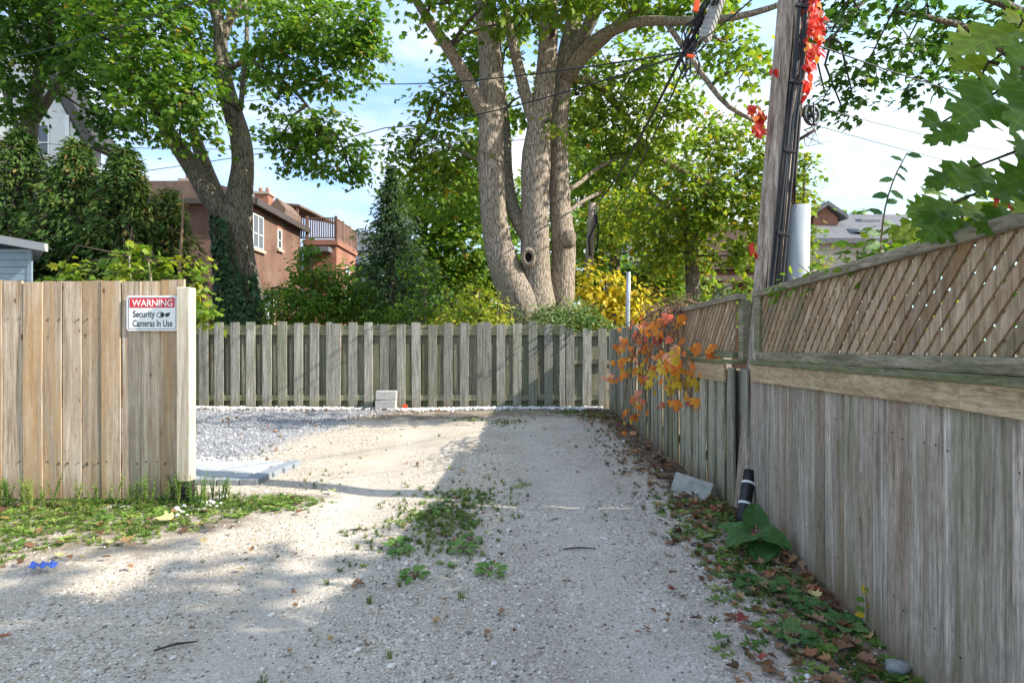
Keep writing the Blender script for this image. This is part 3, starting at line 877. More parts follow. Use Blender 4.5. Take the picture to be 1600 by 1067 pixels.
# gravel
def zrot(n): return np.stack([rng.uniform(-.4, .4, n), rng.uniform(-.4, .4, n), rng.uniform(0, 6.28, n)], 1)
stones_src = [stone_mesh('gravel_stone', 100 + i, 1, 0.62) for i in range(5)]
pp, ss = [], []
for (y0, y1, dens, s0, s1) in ((1.7, 2.6, 4400, 0.005, 0.016), (2.6, 3.6, 3600, 0.006, 0.017), (3.6, 5.0, 2100, 0.007, 0.019), (5.0, 7.0, 800, 0.009, 0.018), (7.0, 11.3, 240, 0.011, 0.024)):
    hw = y1 * 0.9
    n = int((min(hw, 1.9) + hw) * (y1 - y0) * dens)
    x = rng.uniform(-hw, min(hw, 1.9), n); y = rng.uniform(y0, y1, n)
    fxx = np.where(y < 4.3, near_x(y), far_x(y))
    dd = fxx - x
    keep = (dd > 0.02) & (rng.uniform(size=n) < np.clip(0.12 + 1.4 * dd, 0, 1))
    keep &= ~((y > 6.2) & (x < -2.9 + 0.12 * (y - 7)))
    keep &= rng.uniform(size=n) < (0.55 + 0.45 * np.sin(x * 2.3 + 1.2 * np.sin(y * 1.7)) * np.sin(y * 1.9 + x))  * 1.1 + 0.25
    wd = (x + 0.55 * (4.0 - y) < -1.8) & (y > 2.7) & (y < 5.0)
    keep &= ~(wd & (rng.uniform(size=n) < 0.8))
    keep &= ~((np.exp(-(((x + 0.45) / 0.35) ** 2 + ((y - 4.3) / 0.7) ** 2)) > 0.45) & (rng.uniform(size=n) < 0.5))
    keep &= ~((y > 9.6) & (rng.uniform(size=n) < 0.6))
    keep &= rng.uniform(size=n) > 0.5 * rut(x, y)
    x, y = x[keep], y[keep]; n = len(x)
    sz = s0 + (s1 - s0) * rng.uniform(size=n) ** 2.2
    big = rng.uniform(size=n) < 0.03
    sz = np.where(big, sz * rng.uniform(1.5, 2.6, n), sz)
    pp.append(np.stack([x, y, gh(x, y) + sz * 0.12], 1)); ss.append(np.stack([sz * rng.uniform(.8, 1.35, n), sz, sz * rng.uniform(.8, 1.1, n)], 1))
pp = np.concatenate(pp); ss = np.concatenate(ss)
scatter('driveway_gravel', pp, zrot(len(pp)), ss, stones_src, MATS['gravel_stone'], 'pale crushed gravel covering the driveway', 'gravel')
# blue grey gravel at the back left
n = 15000
x = rng.uniform(-7.2, -1.6, n); y = rng.uniform(6.15, 11.35, n)
k = (x < -2.95 + 0.12 * (y - 7) + 0.25 * np.sin(y * 3) + rng.normal(size=n) * 0.15)
x, y = x[k], y[k]; n = len(x); sz = rng.uniform(0.014, 0.034, n)
scatter('blue_grey_gravel', np.stack([x, y, gh(x, y) + sz * 0.15], 1), zrot(n), np.stack([sz * 1.2, sz, sz], 1), [stone_mesh('bluestone', 130 + i, 1, 0.6) for i in range(4)], MATS['bluestone'], 'blue grey crushed stone bed behind the plank fence', 'gravel')
# white pebbles along the back fence and beside the gate post
n = 2600
x = rng.uniform(-6.6, 1.75, n); y = BACKY - 0.06 - np.abs(rng.normal(size=n)) * 0.16 - 0.02
k = (x > -2.0) | (rng.uniform(size=n) < 0.6)
x, y = x[k], y[k]
x2 = -2.36 + rng.normal(size=34) * 0.09; y2 = 4.62 + rng.normal(size=34) * 0.14
x3 = rng.uniform(-5.5, -2.6, 350); y3 = 6.3 + rng.normal(size=350) * 0.09
x = np.concatenate([x, x2, x3]); y = np.concatenate([y, y2, y3]); n = len(x); sz = rng.uniform(0.022, 0.055, n); sz[-384:] *= 0.65
scatter('white_pebbles', np.stack([x, y, gh(x, y) + sz * 0.25 + rng.uniform(0, .02, n)], 1), zrot(n), np.stack([sz * 1.2, sz, sz], 1), [stone_mesh('pebble', 160 + i, 2, 0.7) for i in range(4)], MATS['white_pebble'], 'white pebbles strewn along the foot of the back fence', 'pebbles')

# ================================================================== FENCES
def board_part(parent, name, x, y, z, w, t_, h, mat, yaw=0.0, tilt=0.0, bow=0.0, ch=0.003):
    me = plank(name, w, t_, h, ch, bow, rnd.uniform(-0.006, 0.006))
    return link(name, me, parent, (x, y, z), (0, tilt, yaw), MATS[mat])

# ---- plank fence at the left
lf = thing('plank_fence', 'tan upright plank fence carrying the warning sign', 'fence', (-2.66, 4.8, 0))
edges_px = [-97, -66, -34, 5, 37, 68, 99, 129, 160, 191, 221, 252, 279, 290]
for i in range(len(edges_px) - 1):
    a, b = edges_px[i], edges_px[i + 1]
    Y = 4.80 + rnd.uniform(-0.006, 0.006)
    x0, x1 = (a - 800) / F * Y, (b - 800) / F * Y
    w = x1 - x0 - 0.004
    o = board_part(lf, 'board', (x0 + x1) / 2, Y, 0.015 + rnd.uniform(-0.008, 0.012), w, 0.02, 1.742 + rnd.uniform(-.004, .004), 'gate_wood', 0, rnd.uniform(-.003, .003), rnd.uniform(-.008, .008))
    if b == 191 + 0 or a == 160:   # a board that has warped proud of its neighbour
        o.location.y -= 0.006
for z in (0.3, 1.45):
    link('rail', boxmesh('rail', -4.7, -2.66, 4.822, 4.86, z - 0.045, z + 0.045, 0.003), lf, None, None, MATS['gate_wood'])
nails = MB()
for i in range(len(edges_px) - 1):
    for z in (0.30, 1.45):
        for fr in (0.22, 0.78):
            px = edges_px[i] + (edges_px[i + 1] - edges_px[i]) * fr
            p = P(px, 0, 4.787); nails.box(p.x - .003, p.x + .003, 4.785, 4.80, z + rnd.uniform(-.02, .02), z + .006)
link('nail_heads', nails.mesh('nail_heads'), lf, None, None, MATS['nail'])['kind'] = 'stuff'
pst = link('post', boxmesh('post', -0.052, 0.052, -0.05, 0.05, 0.17, 1.70, 0.006), lf, (-2.585, 4.74, 0.0), None, MATS['post_wood'])
link('post_base', boxmesh('post_base', -0.046, 0.046, -0.044, 0.044, -0.02, 0.169, 0.004), pst, (-2.585, 4.74, 0.0), None, MATS['black_paint'])

# ---- warning sign
def text_mesh(s, size, xs=1.0, bold=0.0, align='LEFT', ext=0.0006):
    cu = bpy.data.curves.new('lettering', 'FONT')
    cu.body = s; cu.size = size; cu.align_x = align; cu.offset = bold; cu.extrude = ext; cu.resolution_u = 4
    o = bpy.data.objects.new('lettering_source', cu)
    COL.objects.link(o)
    dg = bpy.context.evaluated_depsgraph_get()
    me = bpy.data.meshes.new_from_object(o.evaluated_get(dg))
    bpy.data.objects.remove(o); bpy.data.curves.remove(cu)
    for v in me.vertices:
        x, y, z = v.co
        v.co = (x * xs, -z, y)
    me.name = 'lettering'; me.materials.clear()
    return me
SY = 4.772
sign_c = P(238, 489.5, SY)
sg = thing('warning_sign', 'white security warning sign with red band on the plank fence', 'sign', tuple(sign_c))
def rrect(w, h, r, n=5):
    pts = []
    for (cx, cy_, a0) in ((w / 2 - r, h / 2 - r, 0), (-w / 2 + r, h / 2 - r, 90), (-w / 2 + r, -h / 2 + r, 180), (w / 2 - r, -h / 2 + r, 270)):
        for i in range(n):
            a = R(a0 + 90 * i / (n - 1)); pts.append((cx + math.cos(a) * r, cy_ + math.sin(a) * r))
    return pts
pxm = SY / F
W_, H_ = 80 * pxm, 55 * pxm
m = MB(); m.prism(rrect(W_, H_, 0.018), -0.001, 0.003); link('plate', m.mesh('plate'), sg, tuple(sign_c), None, MATS['sign_white'])
m = MB()
oo, ii = rrect(W_ * 0.93, H_ * 0.9, 0.012), rrect(W_ * 0.93 - 0.006, H_ * 0.9 - 0.006, 0.010)
n_ = len(oo)
m.add([(p[0], -0.0026, p[1]) for p in oo] + [(p[0], -0.0026, p[1]) for p in ii] + [(p[0], -0.001, p[1]) for p in oo] + [(p[0], -0.001, p[1]) for p in ii],
      [(i, (i + 1) % n_, n_ + (i + 1) % n_, n_ + i) for i in range(n_)] + [(i, (i + 1) % n_, 2 * n_ + (i + 1) % n_, 2 * n_ + i) for i in range(n_)])
link('border_line', m.mesh('border_line'), sg, tuple(sign_c), None, MATS['sign_black'])
hb = P(238, 473.2, SY)
m = MB(); m.prism(rrect(70 * pxm, 14.6 * pxm, 0.004), -0.0032, -0.0012); band = link('header_band', m.mesh('header_band'), sg, (hb.x, SY, hb.z), None, MATS['sign_red'])
def put_text(s, px0, px1, py_base, cap_px, mat, parent, yoff, bold):
    me = text_mesh(s, 1.0, 1.0, bold)
    xs_ = [v.co.x for v in me.vertices]; zs_ = [v.co.z for v in me.vertices]
    capm = text_mesh('H', 1.0, 1.0, bold); ch = max(v.co.z for v in capm.vertices)
    sx = (px1 - px0) * pxm / (max(xs_) - min(xs_)); sz = cap_px * pxm / ch
    x0 = min(xs_)
    for v in me.vertices:
        v.co.x = (v.co.x - x0) * sx; v.co.z *= sz; v.co.y *= 0.5
    b = P(px0, py_base, SY)
    return link('lettering', me, parent, (b.x, SY + yoff, b.z), None, MATS[mat])
put_text('WARNING', 206.5, 270, 478.4, 10.3, 'sign_white', band, -0.0036, 0.014)
put_text('Security', 208, 242, 495.6, 10.2, 'sign_black', sg, -0.0018, 0.016)
put_text('Cameras In Use', 207.5, 269.5, 510.2, 10.4, 'sign_black', sg, -0.0018, 0.016)
# camera symbol: lens ring, body, visor
m = MB()
def ell(cx, cy_, a, b, n=18): return [(cx + math.cos(6.2832 * i / n) * a, cy_ + math.sin(6.2832 * i / n) * b) for i in range(n)]
o1, i1 = ell(0.003, 0, 0.032, 0.024), ell(0.001, 0, 0.024, 0.017)
m.add([(p[0], -0.002, p[1]) for p in o1] + [(p[0], -0.002, p[1]) for p in i1], [(i, (i + 1) % 18, 18 + (i + 1) % 18, 18 + i) for i in range(18)])
m.prism(ell(0.012, 0.0, 0.012, 0.015), -0.0026, -0.001)
m.prism([(0.04, 0.012), (0.082, 0.020), (0.068, -0.012), (0.042, -0.018)], -0.0028, -0.001)
cc = P(250.5, 492, SY)
link('camera_symbol', m.mesh('camera_symbol'), sg, (cc.x, SY, cc.z), None, MATS['sign_black'])
for (sx, sz) in ((-1, 1), (1, 1), (-1, -1), (1, -1)):
    m = MB(); m.prism(ell(0, 0, 0.004, 0.004, 8), -0.004, 0)
    link('screw', m.mesh('screw'), sg, (sign_c.x + sx * (W_ / 2 - 0.012), SY, sign_c.z + sz * (H_ / 2 - 0.012)), None, MATS['galvanized'])

# ---- back fence: boards alternate in front of and behind the rails
bf = thing('board_fence', 'grey weathered fence with alternating boards across the back of the driveway', 'fence', (-2.5, BACKY, 0))
fronts = [(246, 14), (271, 14), (295, 14), (320, 14), (343.6, 14), (368.6, 13.5), (393, 14), (418, 14), (442.5, 14), (467.5, 13.5), (492, 14), (515, 8.5), (526, 14), (552, 13.5), (576.5, 13), (601, 13),
          (627, 13.5), (651, 13.5), (676, 13.5), (700.5, 13.5), (726, 13.5), (749.5, 8.5), (761, 13), (783, 13), (808, 13.5), (832.5, 13.5), (857, 13), (878.5, 8.5), (891, 13), (916.5, 13.5), (941.5, 13.5)]
mm = BACKY / F
for i, (c, w) in enumerate(fronts):
    gate_ = c > 885
    h = (1.655 if not gate_ else 1.56) + rnd.uniform(-.02, .015)
    board_part(bf, 'board', (c - 800) * mm, BACKY - 0.035 + rnd.uniform(-.004, .004), 0.01 + rnd.uniform(-.02, .02), w * mm, 0.022, h, 'back_wood', rnd.uniform(-.02, .02), rnd.uniform(-.005, .005), rnd.uniform(-.008, .008))
for i in range(len(fronts) - 1):
    a, b = fronts[i], fronts[i + 1]
    c = (a[0] + b[0]) / 2
    if b[0] - a[0] < 14: continue
    gate_ = c > 885
    board_part(bf, 'board', (c - 800) * mm + rnd.uniform(-.01, .01), BACKY + 0.052, 0.01, 15.5 * mm, 0.02, (1.50 if gate_ else 1.60) + rnd.uniform(-.03, .02), 'shaded_mossy_wood', 0, rnd.uniform(-.004, .004))
def xr(a, b): return ((a - 800) * mm, (b - 800) * mm)
for (a, b, z0, z1) in ((240, 517, 1.535, 1.625), (519, 752, 1.535, 1.625), (754, 879, 1.535, 1.625), (240, 517, 1.43, 1.5345), (519, 752, 1.43, 1.5345), (754, 879, 1.43, 1.5345),
                       (240, 517, 0.15, 0.26), (519, 752, 0.15, 0.26), (754, 879, 0.15, 0.26), (887, 954, 0.86, 0.95), (887, 954, 1.40, 1.49), (887, 954, 0.16, 0.25)):
    x0, x1 = xr(a, b); xc = (x0 + x1) / 2
    yo = 0.004 if z0 == 1.43 else 0.0
    link('rail', boxmesh('rail', x0 - xc, x1 - xc, -0.02 + yo, 0.038, 0, z1 - z0, 0.003), bf, (xc, BACKY, z0), None, MATS['rail_wood'])
for c in (518, 753, 882):
    x0 = (c - 800) * mm
    link('post', boxmesh('post', -0.045, 0.045, 0, 0.09, 0, 1.6, 0.004), bf, (x0, BACKY + 0.066, 0), None, MATS['back_wood'])

# ---- right fence, far part
rfence = thing('lattice_fence', 'greenish grey board fence with short lattice, running from the utility pole to the back corner', 'fence', (1.76, 6.5, 0))
yaw_far = math.pi / 2 - math.atan(0.0235)
Y = 11.35; i = 0
while Y > 4.5:
    w = 0.15 + rnd.uniform(-0.015, 0.02)
    tall = Y > 6.3
    h = (1.55 if tall else 1.075) + rnd.uniform(-.02, .02)
    back = i % 2
    x = far_x(Y) + (0.028 if back else 0.0) + rnd.uniform(-.004, .004)
    board_part(rfence, 'board', x, Y, -0.02, w, 0.02, h, 'far_wood', yaw_far + rnd.uniform(-.03, .03), rnd.uniform(-.008, .008), rnd.uniform(-.01, .01))
    Y -= 0.118 + rnd.uniform(-.012, .012); i += 1
def along_box(parent, name, fx_, Ya, Yb, z0, z1, d0, d1, mat, z0b=None, z1b=None, bevel=0.0):
    """rail along a right-hand fence: d0..d1 offset towards +x, own heights at both ends"""
    z0b = z0 if z0b is None else z0b; z1b = z1 if z1b is None else z1b
    xa, xb = fx_(Ya), fx_(Yb); c = Vector(((xa + xb) / 2, (Ya + Yb) / 2, z0))
    v = [(xa + d0, Ya, z0), (xa + d1, Ya, z0), (xb + d1, Yb, z0b), (xb + d0, Yb, z0b), (xa + d0, Ya, z1), (xa + d1, Ya, z1), (xb + d1, Yb, z1b), (xb + d0, Yb, z1b)]
    m = MB(); m.add([Vector(p) - c for p in v], [(0, 3, 2, 1), (4, 5, 6, 7), (0, 1, 5, 4), (1, 2, 6, 5), (2, 3, 7, 6), (3, 0, 4, 7)])
    me = m.mesh(name)
    if bevel:
        bm = bmesh.new(); bm.from_mesh(me); bmesh.ops.bevel(bm, geom=list(bm.edges), offset=bevel, segments=1, affect='EDGES'); bm.to_mesh(me); bm.free()
    return link(name, me, parent, tuple(c), None, MATS[mat])
def lattice(parent, fx_, Ya, Yb, z0, z1, pitch, width, d0):
    """two crossed layers of slats between z0 and z1; each slat is its own part"""
    H = z1 - z0
    wv = width * math.sqrt(2)
    for layer, dx in ((0, d0), (1, d0 + 0.0075)):
        s = Ya - H - 0.05
        while s < Yb + 0.05:
            # layer 0 runs up towards the camera, layer 1 away from it
            b0, b1 = s, s + wv
            sh = -H if layer == 0 else H
            ss = s + (H if layer == 0 else 0)
            quad = [(ss, 0), (ss + wv, 0), (ss + wv + sh, H), (ss + sh, H)]
            s += pitch * rnd.uniform(0.96, 1.04)
            def clip(poly, lim, keep_greater):
                o_ = []
                for i_ in range(len(poly)):
                    p, q = poly[i_], poly[(i_ + 1) % len(poly)]
                    pi, qi = (p[0] >= lim) == keep_greater or p[0] == lim, (q[0] >= lim) == keep_greater or q[0] == lim
                    if pi: o_.append(p)
                    if pi != qi:
                        f_ = (lim - p[0]) / (q[0] - p[0]); o_.append((lim, p[1] + f_ * (q[1] - p[1])))
                return o_
            quad = clip(clip(quad, Ya, True), Yb, False) if True else quad
            if len(quad) < 3: continue
            yc = sum(p[0] for p in quad) / len(quad)
            if max(p[0] for p in quad) - min(p[0] for p in quad) < 0.01: continue
            c = Vector((fx_(yc) + dx, yc, z0))
            n_ = len(quad); jx = rnd.uniform(-.001, .001)
            v = [(fx_(y) + dx + jx - c.x, y - c.y, z) for (y, z) in quad] + [(fx_(y) + dx + jx + 0.007 - c.x, y - c.y, z) for (y, z) in quad]
            m = MB(); m.add(v, [tuple(range(n_)), tuple(range(n_, 2 * n_))[::-1]] + [(k, (k + 1) % n_, n_ + (k + 1) % n_, n_ + k) for k in range(n_)])
            link('slat', m.mesh('slat'), parent, tuple(c), None, MATS['lattice_wood'])
lattice(rfence, far_x, 4.56, 6.32, 1.19, 1.585, 0.09, 0.046, 0.0)
along_box(rfence, 'cap_rail', far_x, 4.46, 6.35, 1.585, 1.63, -0.03, 0.05, 'cap_wood', 1.575, 1.62, 0.003)
along_box(rfence, 'rail', far_x, 4.56, 6.35, 1.145, 1.195, -0.022, 0.04, 'ledge_wood', None, None, 0.003)
along_box(rfence, 'ledge', far_x, 4.47, 6.4, 1.10, 1.128, -0.05, 0.05, 'ledge_wood', None, None, 0.003)
along_box(rfence, 'fascia_board', far_x, 4.72, 6.3, 0.95, 1.095, -0.034, -0.0125, 'fascia_wood', None, None, 0.002)
link('post', boxmesh('post', -0.032, 0.032, -0.045, 0.045, 1.128, 1.583, 0.004), rfence, (far_x(4.5) + 0.05, 4.5, 0), None, MATS['cap_wood'])
board_part(rfence, 'board', far_x(4.44) + 0.03, 4.44, -0.02, 0.13, 0.02, 1.09, 'far_wood', yaw_far)
board_part(rfence, 'corner_board', far_x(4.53) - 0.03, 4.53, -0.02, 0.1, 0.022, 1.08, 'far_wood', yaw_far, 0.03)
along_box(rfence, 'rail', far_x, 6.36, 11.4, 1.40, 1.49, 0.045, 0.085, 'rail_wood')
along_box(rfence, 'rail', far_x, 4.5, 11.4, 0.2, 0.29, 0.045, 0.085, 'rail_wood')

# ---- right fence, near part
nf = thing('lattice_fence', 'tall dark plank fence with long lattice top, nearest on the right', 'fence', (1.5, 2.5, 0))
yaw_near = math.pi / 2 - math.atan(0.109)
nnails = MB()
Y = 4.34
while Y > -1.6:
    w = rnd.choice((0.118, 0.13, 0.139, 0.145, 0.11))
    board_part(nf, 'board', near_x(Y - w / 2) + rnd.uniform(-.004, .004), Y - w / 2, -0.03, w + 0.004, 0.02, 1.08 + rnd.uniform(-.005, .015), 'old_wood', yaw_near + rnd.uniform(-.012, .012), rnd.uniform(-.002, .002), rnd.uniform(-.004, .004), 0.007)
    for zz in (0.24, 0.9):
        for fr in (0.25, 0.75):
            if rnd.random() < 0.55: continue
            yy = Y - w * fr + rnd.uniform(-.01, .01); z_ = zz + rnd.uniform(-.02, .02); xx = near_x(yy) - 0.0125
            nnails.box(xx - .0012, xx + .002, yy - .0022, yy + .0022, z_ - .0022, z_ + .0022)
    Y -= w
link('nail_heads', nnails.mesh('nail_heads'), nf, None, None, MATS['nail'])['kind'] = 'stuff'
NE = -1.5
lattice(nf, near_x, 0.3, 4.2, 1.18, 1.60, 0.09, 0.046, 0.005)
along_box(nf, 'cap_rail', near_x, NE, 4.27, 1.583, 1.628, -0.025, 0.055, 'cap_wood', 1.578, 1.623, 0.004)
along_box(nf, 'rail', near_x, NE, 4.2, 1.185, 1.232, -0.018, 0.04, 'cap_wood', 1.145, 1.197, 0.003)
along_box(nf, 'ledge', near_x, NE, 4.24, 1.155, 1.18, -0.045, 0.06, 'ledge_wood', 1.108, 1.14, 0.003)
along_box(nf, 'fascia_board', near_x, 1.93, 4.25, 1.040, 1.138, -0.034, -0.0125, 'fascia_wood', 0.986, 1.106, 0.003)
along_box(nf, 'fascia_board', near_x, -1.2, 1.926, 1.04, 1.142, -0.036, -0.0125, 'fascia_wood', 1.0385, 1.14, 0.003)
m = MB(); m.prism([(-0.05, 0), (0.045, 0), (0.035, 0.385), (-0.065, 0.385)], 0, 0.035, 'x')
link('frame_upright', m.mesh('frame_upright'), nf, (near_x(4.16) - 0.02, 4.16, 1.2), None, MATS['cap_wood'])
for z in (0.2,):
    along_box(nf, 'rail', near_x, NE, 4.22, z, z + 0.09, 0.015, 0.055, 'old_wood')
for Yp in (4.27, 1.7, -0.7):  # end post by the pole is unseen, set to block light through the gap
    link('post', boxmesh('post', -0.045, 0.045, -0.045, 0.045, -0.1, 1.578, 0.004), nf, (near_x(Yp) + 0.075 + 0.02, Yp, 0), None, MATS['old_wood'])

# ================================================================== UTILITY POLE
PY_ = 4.45
pb = Vector(((1171 - 800) / F * PY_, PY_, 0))
pole = thing('utility_pole', 'weathered leaning wooden utility pole beside the lattice fence', 'utility pole', tuple(pb))
def pole_at(z, dx=0.0, dy=0.0):
    px = 1171 + 0.0838 * (CAMZ * F / PY_ + HOR - HOR) * 0 + 0.0838 * (z / PY_ * F)
    return Vector(((px - 800) / F * PY_ + dx, PY_ + dy, z))
tube('shaft', [pole_at(z) for z in np.arange(-0.3, 8.6, 0.25)], [0.112 - 0.003 * z for z in np.arange(-0.3, 8.6, 0.25)], MATS['pole_wood'], pole, 22, 0.3, 0.02, 3)
# splits in the wood: thin dark raised checks
for k, (a, z0, z1) in enumerate(((-1.2, 1.7, 2.5), (-1.75, 2.4, 3.9), (-2.1, 1.2, 2.1), (-1.0, 2.9, 4.2), (-2.4, 2.8, 3.6), (-1.45, 3.6, 4.6))):
    pts = [pole_at(z, math.cos(a + 0.03 * math.sin(z * 6)) * (0.107 - 0.003 * z), math.sin(a + 0.03 * math.sin(z * 6)) * (0.107 - 0.003 * z)) for z in np.linspace(z0, z1, 7)]
    tube('check', pts, [0.001, 0.005, 0.007, 0.008, 0.007, 0.005, 0.001], MATS['hollow'], pole, 5, 0.2)
# conduit guard on the right of the pole
gpx = 1241
gx_ = (gpx - 800) / F * 4.42
tube('cable_guard', [(gx_ - 0.015 + 0.02 * z, 4.42, z) for z in (0.0, 0.8, 1.6, 2.27)], [0.084] * 4, MATS['pvc_grey'], pole, 20, 0.4)
# cables running down the pole face
cab = thing('pole_cables', 'bundle of black cables stapled down the front of the utility pole', 'cable', tuple(pole_at(1.3, 0, -0.13)))
for k in range(6):
    off = -0.018 + k * 0.013
    pts = []
    for z in np.arange(1.1, 6.2, 0.35):
        wob = 0.010 * math.sin(z * 2.1 + k * 1.7) + (0.05 * (2.2 - z) * (k - 3) * 0.12 if z < 2.2 else 0)
        base_px = 1216 + (1237 - 1216) * 0 
        x = pole_at(z).x + off + wob + (0.015 if z > 3 else -0.005)
        pts.append((x, PY_ - 0.118 - 0.006 * (k % 2), z))
    tube('cable', pts, 0.0075 + 0.002 * (k % 3), MATS['cable_black'] if k != 4 else MATS['cable_grey'], cab, 6, 0.2)
tube('cable', [(gx_ - 0.02, 4.38, 2.2), (gx_ - 0.03, 4.34, 2.5), (pole_at(2.9).x + 0.08, 4.34, 2.9), (pole_at(3.4).x + 0.05, 4.33, 3.4), (pole_at(6).x + 0.05, 4.33, 6)], 0.008, MATS['cable_black'], cab, 6, 0.2)
for z in (1.55, 2.05, 2.65, 3.15, 3.7):
    link('staple', boxmesh('staple', -0.04, 0.05, -0.012, 0.012, -0.012, 0.012, 0.003), cab, tuple(pole_at(z, 0.015, -0.125)), (0, 0.2, 0), MATS['cable_black'])
for (z, ln) in ((3.55, 0.16), (2.75, 0.12)):
    p = pole_at(z, 0.1, 0)
    tube('step_peg', [p, p + Vector((ln, -0.08, 0.07))], 0.012, MATS['dark_trim'], pole, 6)

# pulley and clothesline
pc = P(1268, 180, 4.42)
pul = thing('clothesline_pulley', 'dark spoked pulley wheel bracketed to the right side of the utility pole', 'pulley', tuple(pc))
def ring(name, c, R0, r, axis_yaw, parent, mat, n=28, k=8):
    v, f = [], []
    for i in range(n):
        a = 6.28318 * i / n
        for j in range(k):
            b = 6.28318 * j / k
            rr = R0 + r * math.cos(b); h = r * 0.9 * math.sin(b)
            v.append(Vector((rr * math.cos(a), h, rr * math.sin(a))))
    for i in range(n):
        for j in range(k):
            f.append((i * k + j, i * k + (j + 1) % k, ((i + 1) % n) * k + (j + 1) % k, ((i + 1) % n) * k + j))
    return link(name, pymesh(name, v, f, True), parent, tuple(c), (0, 0, axis_yaw), mat)
ring('rim', pc, 0.068, 0.014, 0.35, pul, MATS['pulley_metal'])
sp_ = MB()
for i in range(5):
    a = 6.283 * i / 5 + 0.3
    v, f = tube_data([(0, 0, 0), (math.cos(a) * 0.062, 0, math.sin(a) * 0.062)], [0.009, 0.007], 5); sp_.add(v, f)
link('spokes', pymesh('spokes', sp_.v, sp_.f, True), pul, tuple(pc), (0, 0, 0.35), MATS['pulley_metal'])
tube('hub', [pc + Vector((0.01, -0.035, 0)), pc + Vector((-0.01, 0.035, 0))], 0.014, MATS['pulley_metal'], pul, 8)
pj = pole_at(pc.z, 0.09, -0.02)
tube('bracket', [pj, pj + Vector((0.06, -0.03, -0.01)), pc + Vector((0.008, -0.03, 0))], [0.012, 0.011, 0.01], MATS['pulley_metal'], pul, 6, 0.05)
tube('hanger', [pc + Vector((0, -0.03, 0.08)), pc + Vector((0, -0.034, 0)), pc + Vector((0.0, -0.03, -0.09))], 0.008, MATS['pulley_metal'], pul, 5)
cl = thing('clothesline', 'thin looped clothesline running right from the pulley', 'clothesline', tuple(pc))
def sag(a, b, s, n=14):
    a, b = Vector(a), Vector(b)
    return [a.lerp(b, i / n) + Vector((0, 0, -s * 4 * (i / n) * (1 - i / n))) for i in range(n + 1)]
tube('line', sag(pc + Vector((0, 0, 0.068)), P(1700, 258, 9), 0.06), 0.003, MATS['cable_grey'], cl, 5, 0.5)
tube('line', sag(pc + Vector((0, 0, -0.068)), P(1700, 300, 9), 0.04), 0.003, MATS['cable_grey'], cl, 5, 0.5)

# ================================================================== OVERHEAD CABLES
hub = P(1068, 82, 7.9)
hub_top = P(1112, 10, 7.6)
p2top = P(926, 325, 20)
def cable(label, pts, r, mat='cable_black'):
    o = tube('overhead_cable', pts, r, MATS[mat], None, 6, 0.5)
    return tag(o, label, 'cable')
cable('thick black cable slanting down from the splice box to the far pole', [P(1160, -80, 6.3), hub_top, hub] + sag(hub, p2top, 0.25)[1:], 0.022)
cable('thinner black cable beside the thick slanting one', [P(1165, -80, 6.3), hub_top + Vector((0.05, 0.05, 0)), hub + Vector((0.08, 0, -0.02))] + sag(hub + Vector((0.08, 0, -0.02)), p2top + Vector((0.25, 0, -0.6)), 0.35)[1:], 0.013)
cable('thin wire from the splice box across the sky gap, upper of two', sag(hub, P(577, 131, 18), 0.15) + sag(P(577, 131, 18), P(300, 165, 27), 0.1)[1:], 0.013)
cable('thin wire from the splice box to the white gabled house', sag(hub + Vector((0, 0, -.03)), P(602, 200, 17), 0.2) + sag(P(602, 200, 17), P(400, 241, 22), 0.1)[1:] + sag(P(400, 241, 22), P(40, 288, 29), 0.1)[1:], 0.014)
cable('lowest thin wire passing behind the two big maples', sag(P(1000, 205, 22), P(602, 226, 22), 0.1) + sag(P(602, 226, 22), P(400, 233, 22.5), 0.05)[1:] + sag(P(400, 233, 22.5), P(30, 222, 24), 0.1)[1:], 0.014)
cable('wire crossing the top left corner in front of the leaves', sag(P(-40, 102, 12), P(345, -12, 9), 0.1), 0.008)
cable('dark line from the utility pole up to the right', [pole_at(P(1262, 66, PY_).z, 0.08, 0)] + sag(P(1277, 71, 4.6), P(1620, 172, 9), 0.06), 0.006)
cable('pair wire from the splice box to the utility pole', sag(hub, pole_at(4.05, -0.05, -0.1), 0.05), 0.008)

bun = thing('splice_bundle', 'tangle of black cable loops hanging under a grey splice box', 'cable bundle', tuple(hub))
b0, b1 = P(1100, 62, 7.7), P(1128, -14, 7.6)
d = (b1 - b0); L = d.length
sx = MB(); 
sx.box(-0.085, 0.085, -0.06, 0.06, 0, L)
for k in range(9):
    z = L * (k + 0.7) / 9.5
    sx.box(-0.092, 0.092, -0.067, 0.067, z, z + 0.018)
link('splice_box', sx.mesh('splice_box'), bun, tuple(b0), d.to_track_quat('Z', 'Y').to_euler(), MATS['box_grey'])
r5 = random.Random(5)
for k in range(15):
    a = hub + Vector((r5.uniform(-.06, .08), r5.uniform(-.1, .1), r5.uniform(-.15, .05)))
    b = hub_top + Vector((r5.uniform(-.18, .02), r5.uniform(-.1, .1), r5.uniform(-.1, .25)))
    pts = [a, a.lerp(b, .3) + Vector((r5.uniform(-.12, .16), r5.uniform(-.12, .1), r5.uniform(-.15, .1))), a.lerp(b, .65) + Vector((r5.uniform(-.12, .08), r5.uniform(-.1, .1), 0)), b]
    if k % 3 == 0:
        pts = [a, a + Vector((r5.uniform(-.1, .12), 0, -.2)), a + Vector((r5.uniform(-.04, .2), .05, -.28)), a + Vector((r5.uniform(.04, .2), 0, -.05))] + pts[1:]
    tube('loop', pts, r5.uniform(0.006, 0.014), MATS['cable_black'], bun, 5, 0.06)
